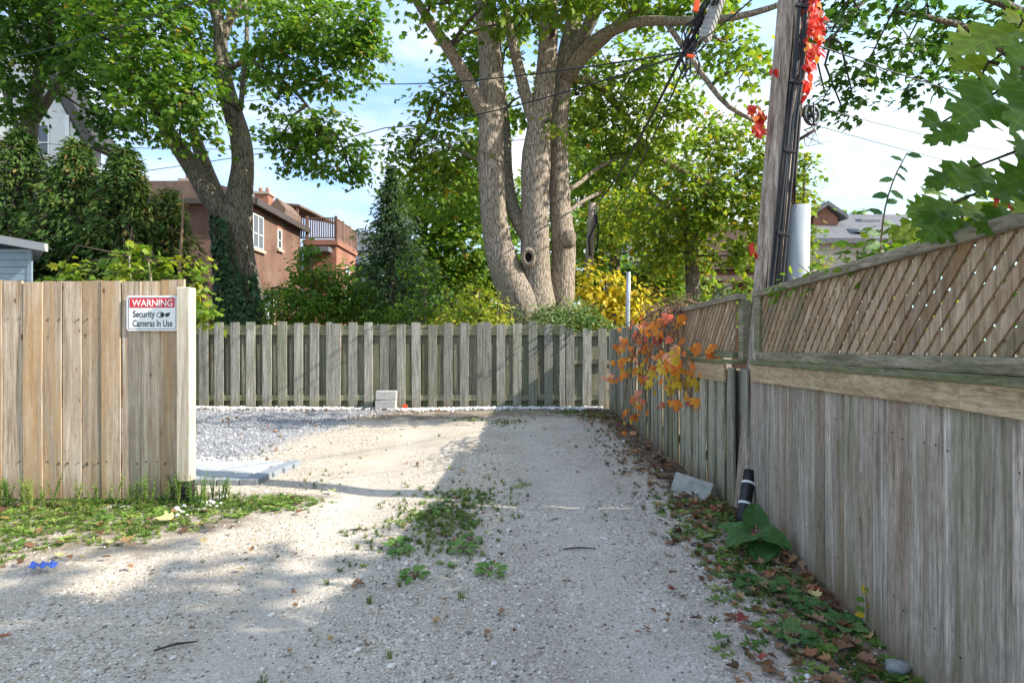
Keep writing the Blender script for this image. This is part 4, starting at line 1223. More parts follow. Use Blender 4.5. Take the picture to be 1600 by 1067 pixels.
for (px, py, w, h, rz) in ((1088, 10, 9, 18, 0.2), (1079, 88, 12, 5, 0.15)):
    p = P(px, py, 7.5); s = 7.5 / F
    link('tag', boxmesh('tag', -w * s / 2, w * s / 2, -0.01, 0.01, -h * s / 2, h * s / 2, 0.006), bun, tuple(p), (0, rz, 0), MATS['orange_tag'])

# far pole and steel post
fp = thing('utility_pole', 'distant thin utility pole behind the yellow shrub', 'utility pole', tuple(P(916, 538, 20)) [:2] + (0,))
fb = P(916, 538, 20)
tube('shaft', [(fb.x - 0.15, 20, 0), (fb.x + 0.1, 20, 4), tuple(P(926, 318, 20))], [0.17, 0.145, 0.125], MATS['pole_wood'], fp, 10, 1.0)
tube('cable', [P(929, 330, 19.8), P(931, 350, 19.8), P(920, 372, 19.8), P(922, 400, 19.8)], 0.035, MATS['cable_black'], fp, 6, 0.5)
tube('cable', [P(932, 335, 19.8), P(935, 360, 19.8), P(932, 392, 19.8)], 0.03, MATS['cable_black'], fp, 6, 0.5)
sp0 = P(981, 538, 12.1)
stp = tag(tube('steel_post', [(sp0.x - 0.01, 12.1, 0), (sp0.x - 0.005, 12.1, 1.5), tuple(P(982, 425, 12.1))], 0.045, MATS['galvanized'], None, 12, 0.5), 'galvanised steel post standing behind the back corner of the fence', 'post')

# ================================================================== BUILDINGS
def bpart(parent, name, x0, x1, y0, y1, z0, z1, mat, bevel=0.0):
    c = ((x0 + x1) / 2, (y0 + y1) / 2, z0)
    return link(name, boxmesh(name, x0 - c[0], x1 - c[0], y0 - c[1], y1 - c[1], 0, z1 - z0, bevel), parent, c, None, MATS[mat])
def window(parent, c, w, h, face, trim='white_trim', bars=1, rail=True, sill='stone_trim', arch=False):
    """window with frame, pane, glazing bar and sill; face 'x' looks towards +x, 'y' towards the camera"""
    def put(name, u0, u1, z0, z1, d0, d1, mat, par):
        if face == 'x':
            return bpart(par, name, c[0] + d0, c[0] + d1, c[1] + u0, c[1] + u1, c[2] + z0, c[2] + z1, mat)
        return bpart(par, name, c[0] + u0, c[0] + u1, c[1] - d1, c[1] - d0, c[2] + z0, c[2] + z1, mat)
    t_ = 0.07
    m = MB()
    segs = [(-w / 2, -w / 2 + t_, 0, h), (w / 2 - t_, w / 2, 0, h), (-w / 2 + t_, w / 2 - t_, 0, t_), (-w / 2 + t_, w / 2 - t_, h - t_, h)]
    if rail: segs.append((-w / 2 + t_, w / 2 - t_, h * 0.42, h * 0.42 + 0.05))
    for b in range(bars):
        u = -w / 2 + w * (b + 1) / (bars + 1); segs.append((u - 0.03, u + 0.03, t_, h - t_))
    for (u0, u1, z0, z1) in segs:
        if face == 'x': m.box(0.0, 0.05, u0, u1, z0, z1)
        else: m.box(u0, u1, -0.05, 0.0, z0, z1)
    fr = link('window', m.mesh('window'), parent, tuple(c), None, MATS[trim])
    put('pane', -w / 2 + t_ / 2, w / 2 - t_ / 2, t_ / 2, h - t_ / 2, 0.003, 0.02, 'glass', fr)
    if sill: put('sill', -w / 2 - 0.12, w / 2 + 0.12, -0.16, -0.005, 0.0, 0.14, sill, fr)
    return fr

# red brick house: long side wall facing right
bh = thing('brick_house', 'old brown brick house with segmental windows beyond the ivy maple', 'house', (-15.5, 33, 0))
X1 = -13.1
bpart(bh, 'wall', -20.5, X1, 30, 37, 0, 8.3, 'old_brick')
m = MB(); m.prism([(-21.0, 8.32), (-12.75, 8.32), (-12.75, 8.55), (-15.0, 9.35), (-19.0, 9.35), (-21.0, 8.6)], 29.6, 37.3, 'y')
roof = link('roof', m.mesh('roof'), bh, None, None, MATS['roof_brown'])
bpart(roof, 'fascia', -12.74, -12.62, 29.6, 37.3, 8.18, 8.5, 'dark_trim')
bpart(roof, 'fascia', -21.0, -12.75, 29.46, 29.59, 8.2, 8.46, 'dark_trim')
window(bh, (X1, 30.75, 6.15), 1.3, 1.75, 'x', bars=1)
window(bh, (X1, 33.6, 6.6), 0.6, 1.1, 'x', bars=0)
window(bh, (X1, 31.6, 2.5), 2.3, 1.5, 'x', bars=2)
for (yy, w_, z_) in ((30.75, 1.3, 7.9), (33.6, 0.6, 7.7)):
    m = MB(); m.prism([(yy - w_ / 2 - .1, z_), (yy + w_ / 2 + .1, z_), (yy + w_ / 2 + .1, z_ + .14), (yy, z_ + .28), (yy - w_ / 2 - .1, z_ + .14)], X1 - 0.01, X1 + 0.03, 'x')
    link('window_arch', m.mesh('window_arch'), bh, None, None, MATS['red_brick'])
for (cx, cz) in ((-16.95, 9.75), (-12.85 - 1.6, 9.9)):
    ch = bpart(bh, 'chimney', cx - 0.4, cx + 0.4, 31.2 if cx < -16 else 34.4, 32.0 if cx < -16 else 35.2, 8.6, cz, 'red_brick')
    yy = 31.2 if cx < -16 else 34.4
    bpart(ch, 'chimney_cap', cx - 0.48, cx + 0.48, yy - .08, yy + .88, cz + .002, cz + 0.15, 'stone_trim')
    for k in (-.2, .2):
        tube('chimney_pot', [(cx + k, yy + .4, cz + 0.15), (cx + k, yy + .4, cz + 0.45)], 0.11, MATS['red_brick'], ch, 8)
# gabled dormer behind
m = MB(); m.prism([(-13.9, 8.6), (-12.9, 8.6), (-12.9, 9.0), (-13.4, 9.6), (-13.9, 9.0)], 34.0, 36.5, 'y'); dm = link('dormer', m.mesh('dormer'), bh, None, None, MATS['roof_brown'])

# orange brick wing with a roof deck
bw = thing('brick_wing', 'orange brick flat roofed wing with wooden roof deck railing', 'house', (-12, 39, 0))
bpart(bw, 'wall', -13.09, -11.0, 37.4, 42.0, 0, 7.45, 'red_brick')
bpart(bw, 'cornice', -13.05, -10.86, 37.2, 42.1, 7.452, 7.78, 'red_brick')
window(bw, (-11.0, 39.9, 4.4), 0.75, 2.0, 'x', bars=0, sill='white_trim')
bpart(bw, 'lower_roof', -13.05, -11.25, 36.6, 37.39, 6.95, 7.25, 'roof_grey')
def railing(parent, pts, z0, z1, name='railing'):
    for k in range(len(pts) - 1):
        a, b = Vector(pts[k]), Vector(pts[k + 1]); L = (b - a).length; yaw = math.atan2(b.y - a.y, b.x - a.x)
        for zz, hh_ in ((z1 - 0.05, 0.06), (z0, 0.08)):
            link('handrail', boxmesh('handrail', 0, L, -0.05, 0.05, 0, hh_), parent, (a.x, a.y, zz), (0, 0, yaw), MATS['deck_wood'])
        n = int(L / 0.135)
        for i in range(n):
            p = a.lerp(b, (i + 0.5) / n)
            link('baluster', BAL, parent, (p.x, p.y, z0 + 0.08), (0, 0, yaw))
        for i in range(int(L / 2.2) + 2):
            p = a.lerp(b, min(1.0, i / (int(L / 2.2) + 1)))
            link('post', BPOST, parent, (p.x, p.y, z0 - 0.1), (0, 0, yaw))
BAL = boxmesh('baluster', -0.04, 0.04, -0.02, 0.02, 0, 1.15); BAL.materials.append(MATS['deck_wood'])
BPOST = boxmesh('post', -0.07, 0.07, -0.07, 0.07, 0, 1.5); BPOST.materials.append(MATS['deck_wood'])
railing(bw, [(-14.6, 37.3, 0), (-11.0, 37.3, 0), (-11.0, 42.0, 0)], 7.85, 9.15)
for x in (-14.6, -13.3):
    bpart(bw, 'pergola_post', x - .07, x + .07, 36.9, 37.04, 8.56, 9.9, 'deck_wood')
m = MB(); m.add([(-15.6, 36.8, 10.0), (-13.1, 36.8, 9.75), (-11.6, 39.5, 9.15), (-15.6, 39.5, 9.9), (-15.6, 36.8, 10.12), (-13.1, 36.8, 9.87), (-11.6, 39.5, 9.27), (-15.6, 39.5, 10.02)],
      [(0, 3, 2, 1), (4, 5, 6, 7), (0, 1, 5, 4), (1, 2, 6, 5), (2, 3, 7, 6), (3, 0, 4, 7)])
link('pergola_roof', m.mesh('pergola_roof'), bw, None, None, MATS['roof_brown'])
tube('downpipe', [(-13.0, 36.9, 7.2), (-13.0, 36.95, 0)], 0.06, MATS['dark_trim'], bw, 6)

gb = thing('grey_annex', 'grey upright boarded annex behind the brick wing', 'house', (-10.8, 46, 0))
bpart(gb, 'wall', -13, -10.15, 45, 49, 0, 7.2, 'grey_siding')
bpart(gb, 'wall', -12.6, -10.1, 44.9, 48, 7.21, 9.6, 'grey_siding')
bpart(gb, 'roof', -13.2, -9.9, 44.5, 48.8, 7.19, 7.32, 'roof_grey')

# white gabled house top left
wh = thing('white_house', 'white sided house with steep dark gable behind the left trees', 'house', (-29, 36, 0))
gl, gr, gp = P(-130, 235, 35), P(142, 225, 35), P(30, 40, 35)
m = MB(); m.prism([(gl.x, 0), (gr.x - .5, 0), (gr.x - .5, gr.z), (gp.x, gp.z), (gl.x, gl.z)], 35, 36.6, 'y'); link('wall', m.mesh('wall'), wh, None, None, MATS['white_siding'])
for (e, s_) in ((gr, 1), (gl, -1)):
    dv = Vector((e.x - gp.x, e.z - gp.z)); dv.normalize(); nn_ = Vector((-dv.y * s_, dv.x * s_))
    if nn_.y < 0: nn_ = -nn_
    a = Vector((gp.x, gp.z)); b = Vector((e.x, e.z)) + dv * 0.5
    poly = [tuple(a + nn_ * 0.02), tuple(b + nn_ * 0.02), tuple(b + nn_ * 0.55), tuple(a + nn_ * 0.55)]
    m = MB(); m.prism(poly, 34.5, 36.8, 'y'); rf = link('roof', m.mesh('roof'), wh, None, None, MATS['roof_dark'])
for (px, py, w_, h_) in ((60, 220, 1.3, 1.9), (25, 300, 1.3, 2.0), (100, 300, 1.2, 2.0)):
    p = P(px, py, 35); window(wh, (p.x, 35.0, p.z - h_ / 2), w_, h_, 'y')
p = P(104, 190, 34.9); bpart(wh, 'corner_board', p.x - .12, p.x + .12, 34.93, 34.997, 3, p.z + 0.4, 'white_trim')

# blue shed
sh = thing('blue_shed', 'small blue grey clapboard shed with white gutter at the left edge', 'shed', (-11, 13, 0))
sr = P(50, 438, 12)
m = MB(); m.prism([(-13.5, 12), (sr.x, 12), (sr.x * 14.5 / 12 - 0.25, 14.5), (-16.5, 14.5)], 0, 3.16, 'z'); link('wall', m.mesh('wall'), sh, None, None, MATS['blue_siding'])
for k in range(10):
    bpart(sh, 'clapboard', -13.5, sr.x - 0.07, 11.975, 11.997, 1.72 + k * 0.135, 1.72 + k * 0.135 + 0.128, 'blue_siding')
bpart(sh, 'corner_board', sr.x - 0.065, sr.x + 0.02, 11.96, 11.998, 0, 3.14, 'blue_siding')
m = MB(); e0, e1 = P(-60, 362, 11.7), P(80, 387, 11.7)
m.add([(e0.x, 11.6, e0.z), (e1.x, 11.6, e1.z), (e1.x * 1.27 - .3, 14.7, e1.z), (e0.x * 1.27, 14.7, e0.z), (e0.x, 11.6, e0.z + .06), (e1.x, 11.6, e1.z + .06), (e1.x * 1.27 - .3, 14.7, e1.z + .06), (e0.x * 1.27, 14.7, e0.z + .06)],
      [(0, 3, 2, 1), (4, 5, 6, 7), (0, 1, 5, 4), (1, 2, 6, 5), (2, 3, 7, 6), (3, 0, 4, 7)])
rf = link('roof', m.mesh('roof'), sh, None, None, MATS['gutter'])
m = MB(); m.add([(e0.x, 11.52, e0.z - .1), (e1.x + .02, 11.52, e1.z - .1), (e1.x + .02, 11.597, e1.z - .1), (e0.x, 11.597, e0.z - .1), (e0.x, 11.5, e0.z + .05), (e1.x + .02, 11.5, e1.z + .05), (e1.x + .02, 11.597, e1.z + .05), (e0.x, 11.597, e0.z + .05)],
      [(0, 3, 2, 1), (4, 5, 6, 7), (0, 1, 5, 4), (1, 2, 6, 5), (2, 3, 7, 6), (3, 0, 4, 7)])
link('gutter', m.mesh('gutter'), rf, None, None, MATS['gutter'])
wp = P(4, 436, 11.97)
window(sh, (wp.x - 0.15, 11.972, 2.05), 0.75, 0.42, 'y', trim='dark_trim', bars=0, rail=False, sill=None)
bpart(sh, 'window_sill', wp.x - 0.6, wp.x + 0.26, 11.94, 11.97, 1.93, 2.045, 'tan_trim')

# house roofs at the right
rh = thing('grey_roof_house', 'low grey shingled roof with skylights and a little brick gable, right of the utility pole', 'house', (18, 31, 0))
Yh = 30.0
a0, a1 = P(1235, 372, Yh), P(1420, 375, Yh)
ra, rb = P(1262, 338, 35), P(1420, 340, 35)
bpart(rh, 'wall', a0.x + .4, a1.x, Yh + 0.4, 40, 0, a0.z - 0.1, 'cream_siding')
m = MB()
m.add([(a0.x, Yh, a0.z), (a1.x, Yh, a0.z), (rb.x, 35, ra.z + .1), (ra.x, 35, ra.z + .1), (a0.x, Yh, a0.z - .25), (a1.x, Yh, a0.z - .25), (rb.x, 35, ra.z - .3), (ra.x, 35, ra.z - .3)],
      [(0, 1, 2, 3), (7, 6, 5, 4), (0, 4, 5, 1), (1, 5, 6, 2), (2, 6, 7, 3), (3, 7, 4, 0)])
rf = link('roof', m.mesh('roof'), rh, None, None, MATS['roof_grey'])
for (px, py, w_, d_) in ((1352, 346, 1.1, 1.1), (1350, 362, 1.3, 1.2)):
    Yk = 33.8 if py < 355 else 31.2
    p = P(px, py, Yk)
    o = link('skylight', boxmesh('skylight', -w_ / 2, w_ / 2, -d_ / 2, d_ / 2, 0.02, 0.2, 0.02), rf, (p.x, Yk, p.z - 0.05), (0.19, 0, 0), MATS['gutter'])
    
m = MB(); g0, g1, g2 = P(1268, 340, 32.5), P(1312, 340, 32.5), P(1290, 323, 32.5)
m.prism([(g0.x + .1, g0.z - 1), (g1.x - .1, g0.z - 1), (g1.x - .1, g0.z), (g2.x, g2.z), (g0.x + .1, g0.z)], 32.5, 36, 'y'); link('gable', m.mesh('gable'), rh, None, None, MATS['red_brick'])
for e, s_ in ((g0, -1), (g1, 1)):
    m = MB(); m.prism([(g2.x, g2.z + .02), (e.x + s_ * .3, e.z - .12), (e.x + s_ * .3, e.z + .1), (g2.x, g2.z + .26)], 32.2, 36.1, 'y'); link('gable_roof', m.mesh('gable_roof'), rh, None, None, MATS['roof_grey'])

# glimpses through the leaves behind the driveway
ph_ = thing('brick_porch_house', 'dark windowed brick house glimpsed behind the leaves right of centre', 'house', (9.5, 33, 0))
bpart(ph_, 'wall', 7.5, 16, 32, 40, 0, 5.2, 'red_brick')
m = MB(); m.prism([(7.0, 5.22), (16.5, 5.22), (14, 7.6), (9.5, 7.6)], 31.5, 40.5, 'y'); link('roof', m.mesh('roof'), ph_, None, None, MATS['roof_brown'])
for px in (1095, 1130):
    p = P(px, 445, 32); window(ph_, (p.x, 32, 2.9), 1.0, 1.9, 'y')
bpart(ph_, 'porch_column', P(1137, 0, 30).x - .2, P(1137, 0, 30).x + .2, 30, 30.4, 0, 4.4, 'cream_siding')
bpart(ph_, 'porch_roof', 7.3, 14, 29.8, 31.99, 4.41, 4.7, 'roof_brown')
wg = thing('white_house', 'white clapboard house glimpsed through the trees right of the big maple', 'house', (8, 42, 0))
bpart(wg, 'wall', 6.4, 11.5, 40.5, 48, 0, 9.2, 'white_siding')
m = MB(); m.prism([(6.0, 9.22), (11.9, 9.22), (8.9, 11.5)], 40, 48.5, 'y'); link('roof', m.mesh('roof'), wg, None, None, MATS['roof_grey'])
for px, z in ((968, 4.2), (1000, 4.2), (1000, 7.0), (968, 7.0)):
    p = P(px, 0, 40.5); window(wg, (p.x, 40.5, z), 1.0, 1.6, 'y')

# ================================================================== TREES
def tree_root(name, label, cat, px, Y, group=None):
    p = P(px, HOR, Y)
    return thing(name, label, cat, (p.x, Y, 0), group)

# ---- big multi-stemmed maple behind the back fence
mt = tree_root('maple_tree', 'big grey maple with three thick stems rising right behind the back fence', 'tree', 835, 14.5)
roots = []
def LM(name, pts, seed, par=mt, mat='maple_bark', rough=0.05, sides=16):
    o, pp_ = limb_px(name, par, pts, mat, sides, rough, seed); roots.extend(pp_); return o
LM('trunk', [(850, 640, 14.5, 80), (838, 540, 14.5, 74), (818, 478, 14.45, 64), (790, 420, 14.35, 50), (775, 360, 14.25, 42), (769, 300, 14.2, 40), (767, 230, 14.2, 39), (768, 150, 14.2, 38), (766, 80, 14.2, 36), (757, 0, 14.1, 34), (748, -120, 14.0, 28)], 1)
LM('trunk', [(848, 640, 14.6, 92), (842, 520, 14.55, 70), (838, 440, 14.5, 50), (836, 380, 14.4, 45), (836, 320, 14.4, 44), (837, 262, 14.4, 47), (838, 238, 14.4, 45), (843, 190, 14.4, 35), (853, 110, 14.4, 31), (858, 20, 14.3, 28), (862, -120, 14.2, 22)], 2)
LM('trunk', [(870, 640, 15.0, 60), (876, 520, 15.0, 42), (879, 440, 14.95, 37), (880, 380, 14.9, 38), (875, 330, 14.9, 33), (873, 270, 14.9, 30), (873, 200, 14.9, 29), (880, 120, 14.9, 28), (893, 50, 14.9, 27), (915, -40, 14.9, 24), (940, -130, 14.9, 18)], 3)
LM('limb', [(826, 372, 14.5, 26), (812, 350, 14.6, 24), (799, 318, 14.8, 21), (792, 270, 15.2, 18), (790, 200, 15.8, 15), (782, 120, 16.2, 12)], 4)
LM('limb', [(768, 195, 14.2, 24), (752, 168, 14.0, 23), (730, 125, 13.7, 20), (700, 75, 13.2, 18), (668, 28, 12.7, 15), (640, -15, 12.2, 12), (600, -70, 11.5, 8)], 5)
LM('limb', [(840, 200, 14.4, 22), (826, 165, 14.3, 19), (810, 105, 14.2, 17), (798, 55, 14.1, 15), (775, -40, 13.8, 10)], 6)
LM('limb', [(880, 130, 14.9, 26), (908, 88, 14.6, 25), (942, 56, 14.2, 21), (994, 35, 13.6, 16), (1067, 33, 12.8, 13), (1136, 29, 12.0, 11), (1200, 14, 11.4, 9), (1290, -20, 10.8, 6)], 7)
LM('limb', [(890, 90, 14.9, 22), (925, 30, 14.5, 20), (950, -40, 14.0, 15)], 8)
LM('limb', [(900, 100, 14.7, 20), (960, 45, 14.3, 17), (1005, 2, 13.8, 14), (1050, -60, 13.2, 9)], 9)
LM('limb', [(885, 120, 15.0, 16), (930, 130, 15.6, 13), (955, 155, 16.2, 11), (980, 185, 16.6, 11), (1007, 228, 17.0, 10), (1041, 254, 17.4, 9), (1102, 285, 18.0, 8), (1130, 312, 18.5, 6)], 10)
LM('limb', [(1040, 34, 13.1, 9), (1076, 86, 13.0, 8), (1110, 134, 12.9, 8), (1140, 168, 12.8, 7), (1180, 190, 12.7, 5)], 11)
LM('limb', [(874, 300, 14.9, 9), (900, 290, 15.4, 7), (935, 262, 16.0, 6), (980, 240, 16.6, 5)], 12)
LM('limb', [(770, 255, 14.2, 7), (730, 242, 14.6, 6), (690, 222, 15.0, 5), (660, 208, 15.3, 3)], 13)
LM('limb', [(872, 345, 14.9, 7), (905, 318, 15.5, 6), (940, 300, 16.2, 5)], 14)
# knot hole, burl and collar
kh = P(826, 402, 14.05)
v, f = [], []
for i in range(16):
    a = 6.283 * i / 16
    for (rr, dy, sx_) in ((0.24, 0.10, 1.0), (0.17, -0.07, 1.0), (0.10, -0.02, 1.0), (0.06, 0.10, 1.0)):
        v.append((math.cos(a) * rr * 0.8, dy, math.sin(a) * rr * 1.15))
for i in range(16):
    for j in range(3):
        f.append((i * 4 + j, ((i + 1) % 16) * 4 + j, ((i + 1) % 16) * 4 + j + 1, i * 4 + j + 1))
link('knot_collar', pymesh('knot_collar', v, f, True), mt, tuple(kh), None, MATS['maple_bark'])
m = MB(); m.prism(ell(0, 0, 0.085, 0.15, 14), -0.005, 0.02); link('knot_hole', m.mesh('knot_hole'), mt, tuple(kh), (0, 0.2, 0), MATS['hollow'])
bl_ = P(889, 374, 14.45)
me = stone_mesh('burl', 41, 3, 1.1); me.polygons.foreach_set('use_smooth', [True] * len(me.polygons))
o = link('burl', me, mt, tuple(bl_), None, MATS['maple_bark']); o.scale = (0.36, 0.3, 0.42)
cl2 = [pxclump(*a) for a in (
    (800, -12, 12, 60, 34), (735, 40, 15.6, 50, 50), (885, -8, 12.5, 60, 30), (700, 5, 12, 50, 24), (806, 60, 15.6, 24, 50), (740, 105, 15.6, 36, 50), (815, 150, 15.8, 22, 40), (830, 28, 12.6, 18, 20), (770, 40, 12.5, 16, 22),
    (960, 120, 16.4, 66, 56), (900, 150, 15.5, 55, 60), (1000, 180, 16, 75, 70), (940, 220, 16.5, 70, 65), (1060, 175, 16, 48, 45), (1020, 95, 15.6, 56, 36),
    (1000, 0, 14.6, 56, 30), (1070, 0, 14, 46, 26), (1140, 70, 13.6, 50, 36), (1120, 0, 13.4, 60, 30), (700, 235, 15, 70, 45), (655, 215, 15.5, 45, 32), (640, 250, 15.5, 38, 22), (725, 150, 15.5, 40, 55), (690, 150, 15.5, 45, 40),
    (690, 300, 16, 60, 45), (905, 262, 18, 34, 26), (1040, 265, 17.5, 60, 45), (1100, 305, 18, 60, 45), (1165, 110, 12.5, 36, 40), (862, 192, 14.0, 22, 10), (850, -60, 13, 160, 60), (1020, -60, 12.5, 160, 50), (680, -70, 12.5, 120, 50))]
_, C_ = crown(mt, cl2, 'sunny_leaf', 8.0, 13, 0.36, 0.15, tint=(0.42, 0.3))
twigs(mt, cl2, C_, roots, per=4, rad=0.018)

# ---- forked maple with ivy at the left
lt = tree_root('maple_tree', 'forked grey maple with ivy wrapped round its lower trunk, left of centre', 'tree', 385, 18)
roots = []
def LL(name, pts, seed, **k): return LM(name, pts, seed, lt, 'grey_bark', **k)
LL('trunk', [(392, 620, 18, 76), (386, 520, 18, 66), (378, 450, 18, 58), (370, 400, 18, 52), (368, 350, 18, 50), (374, 305, 18, 38), (379, 258, 18, 32), (375, 215, 18, 30), (362, 172, 18, 29), (350, 128, 18, 26), (345, 86, 18, 22), (343, 40, 18, 19), (332, 0, 18, 17), (320, -80, 18, 12)], 21)
LL('limb', [(366, 365, 17.95, 40), (348, 335, 17.9, 34), (326, 305, 17.8, 32), (304, 268, 17.7, 29), (285, 240, 17.6, 26), (262, 205, 17.4, 23), (235, 150, 17.2, 18), (205, 85, 17.0, 14), (180, 20, 16.8, 10)], 22)
LL('limb', [(360, 338, 18.1, 28), (345, 318, 18.2, 25), (330, 285, 18.3, 23), (315, 245, 18.4, 20), (304, 210, 18.5, 18), (290, 150, 18.6, 14), (300, 70, 18.7, 9)], 23)
LL('limb', [(347, 62, 18, 14), (362, 25, 18, 13), (390, -20, 18, 9)], 24)
LL('limb', [(376, 172, 17.9, 8), (381, 110, 17.8, 7), (386, 50, 17.7, 6), (383, 0, 17.6, 5)], 25)
LL('limb', [(352, 108, 18, 10), (385, 95, 18, 9), (430, 70, 18, 8), (490, 60, 17.8, 6), (550, 75, 17.6, 4)], 26)
LL('limb', [(385, 90, 18, 6), (440, 125, 17.6, 5), (480, 165, 17.3, 4), (505, 200, 17.2, 3)], 27)
LL('limb', [(235, 150, 17.2, 9), (180, 60, 17, 7), (140, 20, 16.8, 5)], 28)
cl3 = [pxclump(*a) for a in (
    (270, 110, 16, 70, 60), (240, 160, 16, 55, 55), (300, 150, 15.8, 42, 58), (300, 200, 16, 42, 26), (210, 90, 16, 50, 55), (312, 60, 19.2, 40, 50), (250, 40, 16, 60, 45),
    (430, 40, 17, 52, 50), (480, 30, 17, 70, 50), (540, 50, 17, 60, 55), (570, 90, 17.2, 36, 45), (440, 100, 17.2, 60, 34), (510, 110, 17.2, 55, 36), (575, 30, 17, 30, 40), (400, 100, 19.2, 26, 40),
    (510, 205, 17, 48, 38), (530, 240, 17, 50, 40), (480, 190, 17, 34, 22), (548, 270, 17, 24, 20), (495, 262, 17, 26, 22), (460, 225, 17.2, 24, 34), (435, 155, 17.3, 30, 30), (440, 215, 17.3, 18, 36), (450, 265, 17.3, 12, 14),
    (160, 60, 16.5, 55, 55), (410, -60, 19, 150, 60), (230, -40, 16.5, 140, 60), (195, 140, 16.4, 36, 40))]
_, C_ = crown(lt, cl3, 'maple_leaf', 8.0, 14, 0.36, 0.16, tint=(0.48, 0.28))
twigs(lt, cl3, C_, roots, per=4, rad=0.02)
# ivy up its trunk
iv = thing('ivy', 'dark green ivy wrapped thickly round the forked maple trunk', 'ivy', tuple(P(385, HOR, 17.6))[:2] + (0,))
n = 2600
tpar = rng.uniform(0, 1, n)
py_ = 520 - 190 * tpar ** 1.25
cx_ = np.interp(py_, [330, 350, 400, 450, 520], [350, 358, 370, 378, 387]) - 6 * (1 - tpar)
wd_ = np.interp(py_, [330, 350, 400, 450, 520], [14, 24, 29, 33, 42])
ang = rng.uniform(-2.9, -0.25, n)
keepv = ~((py_ < 430) & (ang > -1.0 - 0.004 * (430 - py_)))
py_, cx_, wd_, ang = py_[keepv], cx_[keepv], wd_[keepv], ang[keepv]; n = len(py_)
rr = wd_ * 18 / F * (1.02 + 0.12 * rng.uniform(size=n))
pos = np.stack([(cx_ - 800) / F * 18 + np.cos(ang) * rr, 18 + np.sin(ang) * rr, CAMZ - (py_ - HOR) / F * 18], 1)
nr = np.stack([np.cos(ang), np.sin(ang), np.full(n, 0.35)], 1) + rng.normal(size=(n, 3)) * 0.35
tp = np.stack([np.zeros(n), np.zeros(n), -np.ones(n)], 1) + rng.normal(size=(n, 3)) * 0.4
bi = np.array(wpos(iv))
link('leaves', leaves_mesh('leaves', pos - bi, nr, tp, rng.uniform(0.09, 0.16, n), np.clip(0.5 + 0.3 * rng.normal(size=n), 0, 1), 'ivy'), iv, tuple(bi), None, MATS['ivy_leaf'])
stm = MB()
for k in range(5):
    pts = [P(np.interp(py, [330, 350, 400, 450, 530], [350, 358, 370, 378, 387]) + 10 * math.sin(py * .05 + k * 2) + (k - 2) * 7, py, 17.35) for py in range(530, 340, -20)]
    v, f = tube_data(pts, [0.02] * len(pts), 5); stm.add(v, f)
link('stem', pymesh('stem', [Vector(q) - Vector(bi) for q in stm.v], stm.f, True), iv, tuple(bi), None, MATS['twig'])

# ---- other crowns
def simple_tree(name, label, cat, px, Y, trunk, clumps, mat, group=None, dens=7, nleaf=13, size=0.18, kind='maple', tint=(0.45, 0.28), bark_='grey_bark', srad=0.4, per=3, twig_r=0.018, **kw):
    t_ = tree_root(name, label, cat, px, Y, group)
    rt = []
    for i, tr in enumerate(trunk):
        o, p_ = limb_px('trunk' if i == 0 else 'limb', t_, tr, bark_, 10, 0.06, 50 + i, 0.4); rt += p_
    cs = [pxclump(*a) for a in clumps]
    _, C_ = crown(t_, cs, mat, dens, nleaf, srad, size, kind, tint, **kw)
    if per: twigs(t_, cs, C_, rt, per=per, rad=twig_r)
    return t_

simple_tree('maple_tree', 'yellow green maple filling the space between big maple and utility pole', 'tree', 1085, 20,
    [[(1088, 560, 20, 26), (1082, 450, 20, 22), (1078, 380, 20, 19), (1060, 320, 20, 14), (1030, 280, 20, 9)], [(1078, 380, 20, 13), (1110, 330, 20, 11), (1150, 280, 19.5, 8)], [(1063, 340, 20, 8), (1020, 305, 20, 7), (994, 267, 20, 5)], [(1090, 350, 20, 8), (1085, 290, 20, 7), (1070, 235, 19.5, 5)]],
    ((1140, 215, 18.5, 50, 40), (1190, 240, 18, 45, 50), (1150, 285, 18.5, 65, 50), (1090, 260, 19, 60, 45), (1060, 330, 19.5, 75, 55), (1130, 350, 19, 80, 60), (1190, 320, 18.5, 45, 55), (1010, 350, 20, 55, 50), (1160, 400, 19.5, 55, 32), (965, 330, 23, 50, 50), (1110, 200, 18.5, 34, 26), (1050, 395, 20, 50, 30)),
    'sunny_leaf', size=0.17, dens=6.2, tint=(0.58, 0.34))
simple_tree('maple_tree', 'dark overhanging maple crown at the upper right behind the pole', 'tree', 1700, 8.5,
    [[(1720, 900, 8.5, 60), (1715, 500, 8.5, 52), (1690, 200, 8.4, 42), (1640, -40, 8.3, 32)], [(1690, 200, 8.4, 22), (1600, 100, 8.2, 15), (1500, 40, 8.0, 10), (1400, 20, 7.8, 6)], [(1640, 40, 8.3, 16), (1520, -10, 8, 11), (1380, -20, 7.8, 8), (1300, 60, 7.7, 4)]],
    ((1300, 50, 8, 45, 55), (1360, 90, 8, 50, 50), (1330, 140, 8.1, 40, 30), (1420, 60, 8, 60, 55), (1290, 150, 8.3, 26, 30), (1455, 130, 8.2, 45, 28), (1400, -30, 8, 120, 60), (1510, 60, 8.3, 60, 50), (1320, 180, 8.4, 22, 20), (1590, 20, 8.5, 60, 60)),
    'deep_leaf', size=0.115, dens=9.5, nleaf=13, srad=0.24, tint=(0.5, 0.28), twig_r=0.009, per=4)
